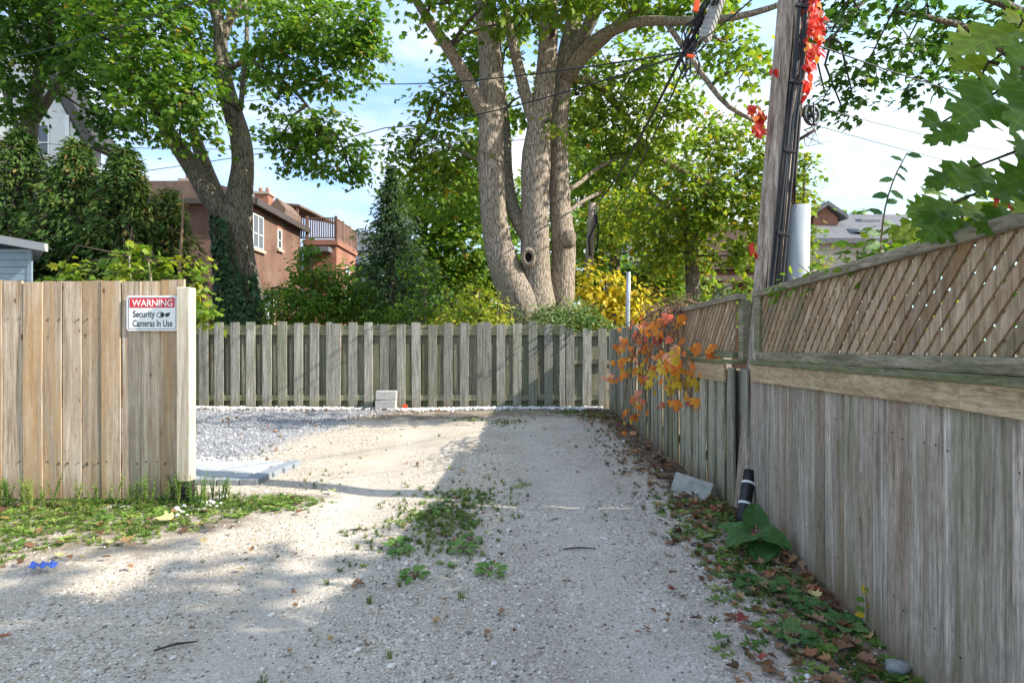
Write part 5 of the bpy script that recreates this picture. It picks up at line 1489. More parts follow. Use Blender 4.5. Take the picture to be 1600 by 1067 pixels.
simple_tree('maple_tree', 'dark leaved maple at the upper left corner before the white house', 'tree', 40, 20,
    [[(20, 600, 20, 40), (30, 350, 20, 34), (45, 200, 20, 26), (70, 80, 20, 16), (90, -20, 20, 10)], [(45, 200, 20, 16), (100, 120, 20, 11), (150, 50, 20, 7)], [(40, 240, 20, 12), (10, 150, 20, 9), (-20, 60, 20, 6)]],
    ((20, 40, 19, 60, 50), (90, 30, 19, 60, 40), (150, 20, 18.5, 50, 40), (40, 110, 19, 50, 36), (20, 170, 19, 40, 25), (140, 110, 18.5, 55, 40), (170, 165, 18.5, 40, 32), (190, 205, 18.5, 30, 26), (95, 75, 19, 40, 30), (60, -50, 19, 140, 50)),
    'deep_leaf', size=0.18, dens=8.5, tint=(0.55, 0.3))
BG = 'background trees beyond the big maple'
simple_tree('broadleaf_tree', 'mid green tree between the spruce and the big maple stems', 'tree', 700, 23,
    [[(700, 560, 23, 26), (698, 450, 23, 20), (702, 350, 23, 14), (690, 290, 23, 8)], [(698, 420, 23, 10), (660, 360, 23, 7), (640, 320, 23, 4)], [(700, 400, 23, 10), (740, 340, 23, 7)]],
    ((700, 320, 22, 70, 55), (650, 360, 22, 50, 45), (740, 300, 23, 45, 70), (720, 390, 22, 70, 50), (665, 420, 22, 50, 40), (745, 440, 22, 50, 35), (680, 270, 22.5, 48, 35), (630, 300, 22.5, 28, 25), (800, 420, 23, 40, 50), (805, 330, 24, 30, 60), (760, 210, 24, 40, 70)),
    'maple_leaf', size=0.2, dens=8.0, tint=(0.62, 0.3))
simple_tree('broadleaf_tree', 'bright green tree behind the right hand stem of the big maple', 'tree', 960, 27,
    [[(965, 560, 27, 22), (960, 450, 27, 18), (965, 330, 27, 13), (985, 260, 27, 8)], [(962, 400, 27, 9), (920, 340, 27, 7), (905, 290, 27, 5)], [(964, 360, 27, 9), (1010, 300, 27, 6)]],
    ((920, 260, 26, 50, 60), (960, 300, 26, 60, 50), (930, 370, 26, 50, 45), (1000, 330, 26, 60, 50), (1040, 400, 26, 55, 45), (905, 200, 27, 40, 50), (980, 240, 26, 60, 45), (1020, 460, 26, 60, 40), (1080, 440, 27, 45, 35)),
    'sunny_leaf', size=0.22, dens=6.0, tint=(0.55, 0.3))
simple_tree('broadleaf_tree', 'slender yellowish tree just right of the utility pole', 'tree', 1262, 15,
    [[(1262, 600, 15, 9), (1260, 420, 15, 7), (1256, 300, 15, 5), (1258, 240, 15, 3)]],
    ((1258, 270, 15, 18, 28), (1250, 320, 15, 26, 34), (1262, 380, 15, 24, 36), (1270, 430, 15, 30, 34), (1236, 260, 15, 20, 26), (1226, 300, 15, 16, 40), (1305, 440, 15, 30, 20)),
    'sunny_leaf', size=0.12, dens=14, srad=0.25, tint=(0.55, 0.35), per=3, twig_r=0.01)
for (nm, lab, px, Y, cls) in (
    ('broadleaf_tree', 'far tree top left of the grey roof house chimney line', 1340, 48, ((1335, 335, 48, 16, 12), (1310, 345, 48, 12, 9), (1360, 345, 48, 18, 12))),):
    simple_tree(nm, 'small far tree standing behind the grey roofed house', 'tree', px, Y, [[(px, 540, Y, 4), (px, 400, Y, 3), (px, 345, Y, 2)]], cls, 'maple_leaf', size=0.35, dens=3, per=0)
# far wood closing the view low down
fw = tree_root('broadleaf_tree', 'dense dark green tree row seen low between the brick wing and big maple', 'tree row', 640, 34)
cs = [pxclump(*a) for a in ((640, 490, 31, 60, 26), (720, 492, 31, 60, 26), (800, 490, 31, 60, 26), (900, 495, 32, 60, 26), (1000, 495, 32, 70, 26), (560, 480, 34, 40, 26), (600, 440, 34, 60, 45), (680, 440, 34, 70, 50), (760, 430, 34, 60, 50), (850, 440, 34, 60, 45), (930, 430, 34, 60, 45), (1040, 440, 36, 70, 45), (1140, 440, 36, 70, 40), (1220, 430, 36, 60, 40), (880, 360, 36, 60, 50))]
crown(fw, cs, 'maple_leaf', 3.4, 12, 0.6, 0.34, tint=(0.4, 0.3))
for px in (610, 690, 860, 1040, 1200):
    limb_px('trunk', fw, [(px, 600, 34.5, 12), (px + 3, 480, 34.5, 10), (px - 2, 420, 34.5, 6)], 'grey_bark', 8, 0.05, px)

# conifers: whorled drooping sprays
def conifer(name, label, px, Y, top_py, base_py, w_px, mat, n=2600, size=0.34, power=0.9, droop=0.5, ragged=0.4, group=None, lean=0.0, tint=(0.5, 0.3)):
    t_ = tree_root(name, label, 'conifer', px, Y, group)
    z1 = P(px, top_py, Y).z; z0 = max(0.15, P(px, base_py, Y).z); Rb = w_px / 2 * Y / F
    p = wpos(t_)
    tube('trunk', [(p.x, Y, -0.1), (p.x + lean * .5, Y, (z0 + z1) / 2), (p.x + lean, Y, z1 - 0.1)], [0.17, 0.1, 0.02], MATS['grey_bark'], t_, 8, 0.5, 0.05)
    nb = int(n / 24)
    PP, NN, TT, SS, TI = [], [], [], [], []
    br_ = MB()
    for b in range(nb):
        tt = (b / nb) ** 0.8
        z = z0 + (z1 - z0) * tt
        Rl = Rb * max(0.03, (1 - tt)) ** power * rng.uniform(1 - ragged, 1 + ragged)
        a = b * 2.399 + rng.uniform(-.3, .3)
        k = 24
        u = rng.uniform(0.08, 1, k) ** 0.7
        lat = rng.normal(size=k) * 0.13 * Rl * (1.15 - 0.5 * u) + rng.normal(size=k) * 0.06
        rise = 0.16 * Rl * u - droop * 0.5 * Rl * u * u
        dx, dy = math.cos(a), math.sin(a)
        x0 = p.x + lean * tt
        PP.append(np.stack([x0 + dx * u * Rl - dy * lat, Y + dy * u * Rl + dx * lat, z + rise + rng.normal(size=k) * 0.07], 1))
        NN.append(np.array([dx * .4, dy * .4, 0.8]) + rng.normal(size=(k, 3)) * 0.5)
        TT.append(np.array([dx, dy, -droop]) + np.stack([-dy * lat, dx * lat, np.zeros(k)], 1) * 3 / max(Rl, .2) + rng.normal(size=(k, 3)) * 0.35)
        SS.append(size * rng.uniform(0.6, 1.2, k) * (0.55 + 0.45 * (1 - tt)))
        TI.append(np.full(k, tint[0] + tint[1] * rng.normal() * 0.6) + tint[1] * 0.5 * rng.normal(size=k) + 0.12 * (u - .5))
        if b % 2 == 0:
            v, f = tube_data([(x0, Y, z), (x0 + dx * Rl * .5, Y + dy * Rl * .5, z + 0.08 * Rl), (x0 + dx * Rl * .92, Y + dy * Rl * .92, z + .16 * Rl - droop * .45 * Rl)], [0.022, 0.014, 0.005], 4, 0.5); br_.add(v, f)
    base = np.array(p)
    me = leaves_mesh('crown', np.concatenate(PP) - base, np.concatenate(NN), np.concatenate(TT), np.concatenate(SS), np.clip(np.concatenate(TI), 0, 1), 'frond', None)
    link('crown', me, t_, tuple(base), None, MATS[mat])
    link('twigs', pymesh('twigs', [Vector(q) - p for q in br_.v], br_.f, True), t_, tuple(base), None, MATS['twig'])
    return t_
conifer('spruce_tree', 'tall bluish spruce with pointed top left of the big maple', 612, 19, 262, 510, 190, 'spruce_leaf', 9000, 0.22, 1.0, 0.5, 0.5)
CE = 'dark cedars behind the plank fence'
conifer('cedar_tree', 'dark cedar at the far left behind the blue shed', 30, 15.5, 205, 520, 260, 'cedar_leaf', 10200, 0.24, 0.6, 0.9, 0.35)
conifer('cedar_tree', 'dark cedar second from the left, below the white gable', 120, 15, 222, 520, 220, 'cedar_leaf', 10200, 0.24, 0.55, 0.9, 0.35)
conifer('cedar_tree', 'dark cedar in front of the brick house chimney, above the yellow green saplings', 195, 14.5, 232, 520, 190, 'cedar_leaf', 9350, 0.24, 0.55, 0.9, 0.35)
conifer('cedar_tree', 'thin brown tinged cedar beside the ivy covered trunk', 268, 15, 300, 540, 130, 'cedar_leaf', 4420, 0.24, 0.6, 0.8, 0.4, tint=(0.65, 0.35))
tb = tag(tube('dead_sapling', [P(276, 520, 14), P(281, 420, 14), P(285, 350, 14), P(287, 300, 14)], [0.045, 0.04, 0.03, 0.012], MATS['vine_stem'], None, 7, 0.4, 0.05), 'bare pale sapling stem among the cedars', 'sapling')

# saplings and shrubs
simple_tree('sapling', 'yellow green maple saplings rising just behind the plank fence', 'sapling', 205, 9.5,
    [[(210, 620, 9.5, 6), (205, 470, 9.5, 5), (202, 400, 9.5, 3)], [(240, 620, 9.5, 5), (238, 450, 9.5, 4), (232, 410, 9.5, 2)]],
    ((195, 405, 9.5, 26, 22), (225, 425, 9.5, 34, 20), (245, 415, 9.6, 22, 20), (180, 430, 9.4, 22, 18), (210, 380, 9.6, 12, 20), (110, 425, 9.6, 26, 14), (90, 432, 9.5, 20, 10), (290, 440, 9.8, 26, 26), (295, 410, 9.9, 16, 24), (310, 470, 10, 18, 30), (330, 480, 10.3, 14, 26)),
    'lime_leaf', size=0.13, dens=15, nleaf=12, srad=0.2, tint=(0.45, 0.3), per=2, twig_r=0.006)
simple_tree('young_tree', 'small dense green tree in front of the orange brick wing', 'tree', 487, 17,
    [[(488, 600, 17, 9), (487, 480, 17, 7), (486, 400, 17, 4)]],
    ((486, 392, 17, 14, 20), (485, 420, 17, 28, 25), (525, 440, 17, 20, 26), (540, 470, 17, 22, 24), (490, 455, 17, 42, 30), (500, 485, 17, 46, 25), (450, 480, 17, 36, 25)),
    'maple_leaf', size=0.13, dens=30, srad=0.26, kind='oval', tint=(0.55, 0.25), per=3, twig_r=0.01)
simple_tree('shrub', 'rounded evergreen shrub at the left foot of the spruce', 'shrub', 555, 17.5,
    [[(555, 600, 17.5, 7), (556, 480, 17.5, 5), (558, 440, 17.5, 3)]],
    ((560, 450, 17.5, 26, 26), (545, 480, 17.5, 34, 26), (585, 485, 17.3, 36, 24)),
    'maple_leaf', size=0.11, dens=18, srad=0.24, kind='oval', tint=(0.35, 0.25), per=2, twig_r=0.01)
simple_tree('shrub', 'loose green shrub between the spruce and the yellow green shrub', 'shrub', 665, 16.5,
    [[(665, 600, 16.5, 7), (664, 480, 16.5, 5), (662, 420, 16.5, 3)]],
    ((655, 420, 16.5, 30, 30), (672, 460, 16.5, 36, 30), (645, 485, 16.3, 40, 22), (690, 490, 16.3, 34, 18)),
    'maple_leaf', size=0.12, dens=15, srad=0.26, kind='oval', tint=(0.5, 0.3), per=2, twig_r=0.01)
simple_tree('shrub', 'clipped hedge shrub under the brick wall window', 'shrub', 425, 20,
    [[(425, 600, 20, 6), (425, 480, 20, 5), (425, 450, 20, 3)]],
    ((415, 458, 20, 26, 14), (440, 450, 20, 30, 16), (465, 462, 20, 26, 16), (400, 470, 20, 16, 16)),
    'maple_leaf', size=0.12, dens=16, srad=0.25, kind='oval', tint=(0.4, 0.25), per=2, twig_r=0.01)
simple_tree('yellow_shrub', 'yellow green autumn shrub left of the big maple base', 'shrub', 755, 13.4,
    [[(755, 600, 13.4, 7), (752, 500, 13.4, 5), (748, 455, 13.4, 3)], [(770, 600, 13.4, 5), (778, 480, 13.4, 3)]],
    ((740, 460, 13.4, 34, 26), (715, 485, 13.4, 24, 22), (765, 480, 13.2, 34, 28), (745, 500, 13.2, 50, 18), (780, 505, 13, 34, 14), (690, 497, 13.6, 20, 14)),
    'lime_leaf', size=0.085, dens=30, nleaf=12, srad=0.2, kind='oval', tint=(0.72, 0.3), per=4, twig_r=0.007)
simple_tree('yellow_shrub', 'bright yellow shrub right of the big maple stems', 'shrub', 960, 15.5,
    [[(960, 620, 15.5, 8), (955, 500, 15.5, 6), (945, 440, 15.5, 3)], [(960, 560, 15.5, 5), (1000, 470, 15.5, 3)]],
    ((920, 425, 15.5, 26, 26), (950, 445, 15.5, 44, 28), (985, 455, 15.5, 34, 22), (930, 470, 15.4, 34, 26), (975, 485, 15.3, 50, 22), (1010, 475, 15.5, 30, 18), (1040, 490, 15.6, 26, 14)),
    'yellow_leaf', size=0.17, dens=13, nleaf=12, srad=0.32, kind='oval', tint=(0.5, 0.3), per=3, twig_r=0.01, droop=0.9)
simple_tree('lilac_shrub', 'pale green bush spilling over the top of the back fence', 'shrub', 875, 12.5,
    [[(875, 640, 12.5, 7), (872, 520, 12.5, 5), (868, 480, 12.5, 3)], [(900, 600, 12.5, 5), (920, 500, 12.5, 3)]],
    ((850, 490, 12.3, 34, 18), (885, 482, 12.3, 36, 20), (915, 490, 12.2, 32, 18), (880, 505, 12.05, 50, 14), (930, 505, 12.0, 26, 12), (835, 500, 12.2, 22, 12), (945, 510, 12.0, 16, 10)),
    'lilac_leaf', size=0.075, dens=48, nleaf=13, srad=0.14, kind='oval', tint=(0.55, 0.3), per=6, twig_r=0.005, droop=-0.2)
simple_tree('shrub', 'green shrub mass behind the right hand back corner', 'shrub', 1120, 14,
    [[(1120, 640, 14, 6), (1118, 500, 14, 4), (1115, 460, 14, 3)]],
    ((1080, 485, 14, 40, 18), (1130, 470, 14, 40, 22), (1150, 450, 14, 26, 22), (1100, 500, 14, 50, 14), (1165, 475, 13, 26, 20)),
    'lime_leaf', size=0.11, dens=16, nleaf=12, srad=0.24, kind='oval', tint=(0.35, 0.3), per=3, twig_r=0.008)
simple_tree('shrub', 'leafy garden shrub growing behind the long lattice at the right', 'shrub', 1420, 5.0,
    [[(1420, 900, 5.0, 10), (1410, 560, 5.0, 8), (1400, 450, 5.0, 4)], [(1500, 900, 4, 10), (1520, 500, 4, 7), (1540, 400, 4, 4)]],
    ((1300, 440, 5.6, 34, 16), (1340, 430, 5.4, 40, 18), (1390, 425, 5.2, 40, 20), (1300, 500, 5.2, 70, 40), (1400, 500, 4.6, 70, 50), (1500, 480, 4.0, 70, 60), (1580, 460, 3.5, 60, 60), (1420, 385, 5, 34, 20), (1460, 378, 2.9, 40, 16), (1520, 358, 2.7, 46, 20), (1580, 338, 2.5, 46, 20), (1500, 330, 3.2, 40, 16), (1660, 460, 3.0, 90, 90)),
    'lime_leaf', size=0.075, dens=42, nleaf=11, srad=0.14, kind='oval', tint=(0.35, 0.35), per=4, twig_r=0.005)

# ================================================================== NEAR PLANTS
def rot_from(nrm, tip):
    n = Vector(nrm).normalized(); t_ = Vector(tip); t_ = (t_ - n * t_.dot(n)).normalized(); x = t_.cross(n)
    return Matrix((x, t_, n)).transposed().to_euler()
def big_leaf(name, half, tint, mat, curl=0.15, fold=0.3, rows=3):
    """a leaf with midrib fold and droop; half = right outline from base to just before tip"""
    pts = half + [(0.0, 1.0)] + [(-x, y) for (x, y) in half[1:]][::-1]
    v = [(x, y, fold * abs(x) - curl * (y - 0.3) ** 2 * 1.5 + 0.03 * math.sin(9 * y)) for (x, y) in pts]
    n = len(pts); h = n // 2
    m = MB()
    # midrib points so that both halves bend
    mids = [(0, k / 5, -curl * (k / 5 - 0.3) ** 2 * 1.5) for k in range(1, 5)]
    base = len(v); v = v + mids
    right = list(range(0, h + 1)) + list(range(base + 3, base - 1, -1))
    left = [0] + list(range(base, base + 4)) + list(range(h, n))
    me = pymesh(name, v, [right, left])
    bm = bmesh.new(); bm.from_mesh(me); bmesh.ops.triangulate(bm, faces=bm.faces)
    if len(half) > 6:
        bmesh.ops.subdivide_edges(bm, edges=list(bm.edges), cuts=1, use_grid_fill=True)
        for v_ in bm.verts:
            v_.co.z += 0.022 * math.sin(v_.co.y * 13 + tint * 20) * (0.3 + 2 * abs(v_.co.x)) + 0.03 * math.sin(v_.co.x * 9 + tint * 31) * v_.co.y
    for f_ in bm.faces: f_.smooth = True
    bm.to_mesh(me); bm.free()
    a = me.attributes.new('tint', 'FLOAT', 'FACE'); a.data.foreach_set('value', np.full(len(me.polygons), tint, np.float32))
    me.materials.append(MATS[mat])
    return me
OAK = [(0.0, -0.14), (0.015, 0.0), (0.11, 0.03), (0.2, 0.09), (0.26, 0.1), (0.2, 0.17), (0.17, 0.23), (0.28, 0.27), (0.42, 0.37), (0.36, 0.39), (0.37, 0.46), (0.26, 0.45), (0.19, 0.5), (0.3, 0.57), (0.42, 0.68), (0.33, 0.69), (0.3, 0.75), (0.2, 0.71), (0.15, 0.75), (0.22, 0.83), (0.17, 0.92), (0.08, 0.9)]
OAK = [(x * 0.8, y) for (x, y) in OAK]
oak_me = [big_leaf('oak_leaf', OAK, tn, 'oak_near', cu, fo) for tn, cu, fo in ((0.25, 0.12, 0.2), (0.45, 0.2, 0.3), (0.72, 0.1, 0.15), (0.9, 0.15, 0.25))]
oak = thing('oak_tree', 'oak tree leaning in from beyond the right edge, lobed leaves over the lattice', 'tree', (7.4, 0.6, 0))
tube('trunk', [(7.4, 0.6, -0.1), (7.35, 0.55, 2), (7.2, 0.5, 4), (7.0, 0.4, 6.5), (6.9, 0.3, 8.5)], [0.32, 0.27, 0.24, 0.16, 0.06], MATS['grey_bark'], oak, 14, 0.4, 0.05)
tube('limb', [(7.35, 0.55, 2.3), (5.6, 1.0, 3.1), (3.9, 1.5, 3.1), (2.7, 1.75, 2.7), (1.95, 1.85, 2.3), (1.55, 1.8, 2.02)], [0.1, 0.08, 0.05, 0.03, 0.012, 0.006], MATS['grey_bark'], oak, 8, 0.3, 0.05)
tube('limb', [(2.7, 1.75, 2.7), (2.0, 1.75, 2.2), (1.7, 1.8, 1.85), (1.5, 1.85, 1.7)], [0.02, 0.014, 0.008, 0.004], MATS['twig'], oak, 6, 0.3)
oak_cl = [((6.4, 0.0, 4.6), (2.0, 1.5, 1.1)), ((5.2, -0.2, 4.2), (1.3, 1.2, 0.9)), ((7.3, 0.6, 5.6), (1.8, 1.4, 1.3)), ((5.9, 0.4, 5.6), (1.5, 1.1, 0.9)), ((6.2, -1.2, 5.0), (1.6, 1.3, 1.2)), ((7.2, -1.6, 4.2), (1.6, 1.4, 1.2)),
          ((8.3, 0.2, 4.6), (1.4, 1.4, 1.3)), ((4.3, -0.6, 3.6), (0.9, 0.9, 0.6)), ((7.6, -0.8, 6.8), (1.8, 1.6, 1.2)), ((5.0, -1.6, 4.3), (1.2, 1.2, 0.9))]
_, C_ = crown(oak, oak_cl, 'oak_leaf', 4.2, 10, 0.4, 0.2, tint=(0.4, 0.25), kind='clump')
twigs(oak, oak_cl, C_, [Vector((7.2, 0.5, 4)), Vector((7.0, 0.4, 6)), Vector((5.6, 1.0, 3.1))], per=4, rad=0.02)
def oak_put(bx, by, tx, ty, Y, k, flip=0.0):
    b, t_ = P(bx, by, Y), P(tx, ty, Y - 0.05)
    d = t_ - b; s = d.length / 1.0
    nrm = Vector((0.15 + flip, -0.75, 0.55 - flip * 0.6)) + Vector((rnd.uniform(-.25, .25), rnd.uniform(-.2, .2), rnd.uniform(-.2, .2)))
    o = link('leaf', oak_me[k], oak, tuple(b), rot_from(nrm, d)); o.scale = (s * rnd.uniform(0.85, 1.05), s, s)
    return o
for a in ((1592, 45, 1478, 84, 1.75, 2), (1625, -10, 1512, 22, 1.7, 2, 0.3), (1548, 96, 1464, 133, 1.85, 2), (1560, 152, 1446, 236, 1.7, 0), (1474, 190, 1402, 240, 1.8, 0), (1615, 150, 1518, 262, 1.62, 0),
          (1640, 75, 1556, 108, 1.6, 1), (1640, 200, 1572, 290, 1.7, 0, 0.2), (1560, 60, 1492, 44, 1.95, 3), (1530, 125, 1520, 170, 1.9, 1), (1600, 118, 1538, 160, 1.8, 1, 0.3), (1580, 10, 1560, -40, 1.9, 1),
          (1560, 285, 1452, 318, 1.85, 1), (1600, 300, 1500, 345, 1.8, 0), (1520, 262, 1448, 292, 2.0, 0), (1640, 262, 1548, 300, 1.75, 1), (1490, 318, 1420, 362, 1.95, 1), (1478, 330, 1432, 392, 1.9, 0), (1580, 330, 1520, 372, 1.85, 0),
          (1545, 330, 1470, 356, 2.0, 2), (1610, 318, 1590, 392, 1.9, 1), (1660, 130, 1600, 200, 1.6, 2), (1655, 20, 1600, 60, 1.65, 3), (1440, 345, 1392, 372, 2.2, 2), (1500, 285, 1462, 268, 2.0, 1), (1640, 320, 1570, 345, 1.7, 2)):
    oak_put(*a)
for (a, b) in (((1640, -20), (1592, 45)), ((1660, 60), (1548, 96)), ((1640, 120), (1560, 152)), ((1660, 120), (1474, 190)), ((1680, 270), (1490, 318)), ((1660, 240), (1520, 262)), ((1560, 100), (1530, 125))):
    p0, p1 = P(a[0], a[1], 1.8), P(b[0], b[1], 1.78)
    tube('twig', [p0, p0.lerp(p1, .5) + Vector((0, 0, 0.03)), p1], [0.006, 0.005, 0.003], MATS['twig'], oak, 5, 0.1)

for (bx, by, tx, ty, Y, k) in ((1620, 60, 1530, 40, 1.8, 2), (1600, 90, 1515, 112, 1.9, 1), (1640, 110, 1570, 150, 1.7, 0), (1600, 215, 1560, 282, 1.8, 1), (1650, 5, 1580, 20, 1.8, 2), (1520, 200, 1455, 205, 2.0, 0),
        (1610, 345, 1560, 375, 1.9, 0), (1510, 345, 1462, 372, 2.0, 0), (1450, 318, 1405, 342, 2.2, 1), (1470, 300, 1432, 322, 2.2, 2), (1600, 35, 1545, 68, 2.0, 3), (1560, 130, 1500, 150, 2.05, 1)):
    oak_put(bx, by, tx, ty, Y, k)
cm = thing('climbing_plant', 'tangle of small leaved climber spilling along the top of the near lattice', 'climber', (2.0, 2.6, 0))
cmc = []
for k in range(34):
    yy = rnd.uniform(1.9, 3.7); cmc.append(((near_x(yy) + rnd.uniform(0.05, 0.5), yy, 1.58 + rnd.uniform(0, 0.2) * (1 if yy < 3.2 else .5)), (0.14, 0.16, 0.08)))
_, C_ = crown(cm, cmc, 'lime_leaf', 36, 9, 0.11, 0.055, kind='oval', tint=(0.25, 0.3), droop=0.2)
for k in range(9):
    yy = 1.9 + k * 0.21; x0 = near_x(yy) + 0.25
    tube('stem', [(x0, yy, -0.05), (x0 + .05, yy + .05, 0.9), (x0 - .04, yy, 1.6), (x0 - .12, yy + rnd.uniform(-.2, .2), 1.75)], [0.008, 0.007, 0.005, 0.002], MATS['vine_stem'], cm, 5, 0.2)

# rose shoot above the lattice
OV = [(0.0, 0.0), (0.14, 0.12), (0.25, 0.32), (0.26, 0.52), (0.17, 0.78)]
ov_me = {m_: [big_leaf('leaf', OV, tn, m_, 0.15, 0.2) for tn in (0.2, 0.5, 0.8)] for m_ in ('burdock_leaf', 'weed_leaf', 'vine_red', 'vine_orange', 'vine_yellow', 'vine_pink')}
rs = thing('rose_shoot', 'thin upright shoot with small paired leaves above the lattice', 'plant', tuple(P(1377, 410, 2.6)))
st = [P(1374, 415, 2.6), P(1379, 350, 2.6), P(1388, 305, 2.6), P(1402, 268, 2.58), P(1418, 238, 2.55)]
tube('stem', st, [0.004, 0.004, 0.0035, 0.003, 0.002], MATS['vine_stem'], rs, 5, 0.05)
for (x, y, dx, dy, s) in ((1376, 365, -18, 4, 1), (1380, 335, -20, -6, 1), (1384, 318, 20, -10, 1), (1388, 305, -26, 8, 1.1), (1390, 298, 14, 18, 1), (1396, 280, -22, 2, .9), (1399, 272, 20, 10, .9), (1405, 262, 22, -4, 1), (1410, 252, -14, -8, .8), (1416, 242, 16, 6, .9), (1380, 345, 24, 8, 1), (1376, 380, -30, 10, 1.2), (1375, 392, 26, 12, 1)):
    b = P(x, y, 2.59); d = Vector((dx, rnd.uniform(-8, 8), -dy))
    o = link('leaf', ov_me['burdock_leaf'][rnd.randrange(3)], rs, tuple(b), rot_from((rnd.uniform(-.5, .5), -0.8, 0.5), d)); o.scale = (0.07 * s,) * 3

# virginia creeper on the far fence
def palm_mesh(name, mat, tint, n=5):
    pts = leaf_outline('oval'); k = len(pts); h = k // 2
    m = MB()
    for i in range(n):
        a = (i - (n - 1) / 2) * 0.75
        L = 1.0 - 0.16 * abs(i - (n - 1) / 2)
        v = []
        for (x, y) in pts:
            xx, yy = x * L * 0.95, y * L
            v.append((xx * math.cos(a) + yy * math.sin(a), -xx * math.sin(a) + yy * math.cos(a), -0.25 * abs(xx) - 0.3 * yy * yy + 0.04 * i % 0.05))
        m.add(v, [list(range(0, h + 1)), [0] + list(range(h, k))])
    me = pymesh(name, m.v, m.f)
    a_ = me.attributes.new('tint', 'FLOAT', 'FACE'); a_.data.foreach_set('value', np.repeat(np.linspace(tint - .15, tint + .15, n), 2).astype(np.float32))
    me.materials.append(MATS[mat]); return me
palm = {m_: [palm_mesh('leaf', m_, tn, k) for tn, k in ((0.25, 5), (0.55, 3), (0.85, 5))] for m_ in ('vine_orange', 'vine_yellow', 'vine_pink', 'vine_red')}
vn = thing('creeper_vine', 'orange and yellow creeper hanging over the far lattice fence', 'vine', (far_x(7), 7.0, 1.5))
def vineY(px):      # depth of the fence face at this pixel
    u = (px - 800) / F
    return (1.70 - 0.0235 * 4.4) / max(0.12, u - 0.0235)
cl_v = ((1068, 492, 14, 8, 'vine_pink', 7), (1050, 505, 22, 14, 'vine_orange', 9), (1030, 498, 14, 10, 'vine_pink', 5), (1063, 512, 14, 12, 'vine_orange', 8), (1043, 528, 8, 8, 'vine_red', 4), (1012, 520, 14, 12, 'vine_pink', 8), (1000, 535, 16, 14, 'vine_orange', 12),
        (1015, 548, 16, 14, 'vine_orange', 12), (1008, 565, 16, 14, 'vine_yellow', 8), (990, 560, 14, 18, 'vine_orange', 9), (975, 583, 12, 8, 'vine_pink', 5), (988, 590, 12, 10, 'vine_orange', 7), (1020, 578, 14, 12, 'vine_orange', 8), (1072, 556, 16, 10, 'vine_orange', 9),
        (1085, 562, 14, 14, 'vine_yellow', 9), (1048, 572, 8, 12, 'vine_yellow', 7), (1062, 590, 14, 12, 'vine_yellow', 8), (1078, 600, 14, 16, 'vine_yellow', 12), (1072, 580, 12, 12, 'vine_orange', 7), (1092, 575, 10, 12, 'vine_orange', 7), (1095, 555, 8, 8, 'vine_pink', 4), (1090, 620, 6, 6, 'vine_orange', 4), (1085, 632, 5, 4, 'vine_red', 2),
        (1020, 600, 14, 12, 'vine_yellow', 5), (1022, 625, 10, 6, 'vine_pink', 5), (1036, 635, 8, 6, 'vine_orange', 4), (1000, 625, 12, 8, 'vine_yellow', 4), (1006, 645, 9, 8, 'vine_orange', 6), (985, 638, 8, 5, 'vine_orange', 3), (995, 652, 7, 6, 'vine_yellow', 3), (1008, 672, 5, 5, 'vine_orange', 2), (1112, 540, 9, 9, 'vine_orange', 8), (1100, 528, 6, 5, 'vine_pink', 2), (1035, 515, 12, 8, 'vine_orange', 5), (1025, 540, 14, 10, 'vine_orange', 6))
vends = []
for (px, py, rx, ry, mt_, n) in cl_v:
    Y = vineY(px) - 0.1
    for k in range(n):
        qx, qy = px + rnd.gauss(0, 0.75) * rx, py + rnd.gauss(0, 0.6) * ry
        b = P(qx, qy, min(vineY(qx), 9.0)) + Vector((-rnd.uniform(0.03, 0.32), -rnd.uniform(0.0, 0.12), 0))
        if qy > 600: b.x += 0.05
        d = Vector((rnd.uniform(-.8, .5), rnd.uniform(-.4, .2), -1 + rnd.uniform(-.2, .9)))
        mm_ = mt_ if rnd.random() < 0.75 else rnd.choice(('vine_orange', 'vine_orange', 'vine_pink') if qy < 560 else ('vine_orange', 'vine_yellow', 'vine_pink'))
        o = link('leaf', (palm if rnd.random() < .6 else ov_me)[mm_][rnd.randrange(3)], vn, tuple(b), rot_from((-0.4 + rnd.uniform(-.5, .5), -0.8, 0.5 + rnd.uniform(-.4, .4)), d)); o.scale = (rnd.uniform(0.05, 0.11),) * 3
    vends.append(P(px, py, min(vineY(px), 9.0)) + Vector((-0.12, -0.05, 0)))
vs = MB()
top = P(1060, 490, 6.3)
for k in range(46):
    a = P(rnd.uniform(1000, 1130), 0, 6.4); a = Vector((far_x(6.4) + rnd.uniform(-.1, .1), 6.3 + rnd.uniform(-.4, 1.2), 1.6 + rnd.uniform(0, .12)))
    b = rnd.choice(vends) + Vector((rnd.uniform(-.1, .1), rnd.uniform(-.1, .1), rnd.uniform(-.15, .1)))
    mid = a.lerp(b, .45) + Vector((-rnd.uniform(.05, .2), rnd.uniform(-.15, .15), rnd.uniform(-.05, .2)))
    v, f = tube_data([a, mid, b, b + Vector((rnd.uniform(-.06, .06), 0, -rnd.uniform(.05, .25)))], [0.008, 0.006, 0.004, 0.0015], 4, 0.12); vs.add(v, f)
for k in range(26):
    a = Vector((far_x(6.2) + rnd.uniform(-.05, .05), rnd.uniform(5.4, 7.4), 1.62))
    v, f = tube_data([a, a + Vector((rnd.uniform(-.2, .1), rnd.uniform(-.3, .3), rnd.uniform(0.0, .14))), a + Vector((rnd.uniform(-.2, .1), rnd.uniform(-.6, .6), rnd.uniform(-.05, .08)))], [0.006, 0.005, 0.002], 4, 0.12); vs.add(v, f)
vb = wpos(vn)
link('stems', pymesh('stems', [Vector(q) - vb for q in vs.v], vs.f, True), vn, tuple(vb), None, MATS['vine_stem'])

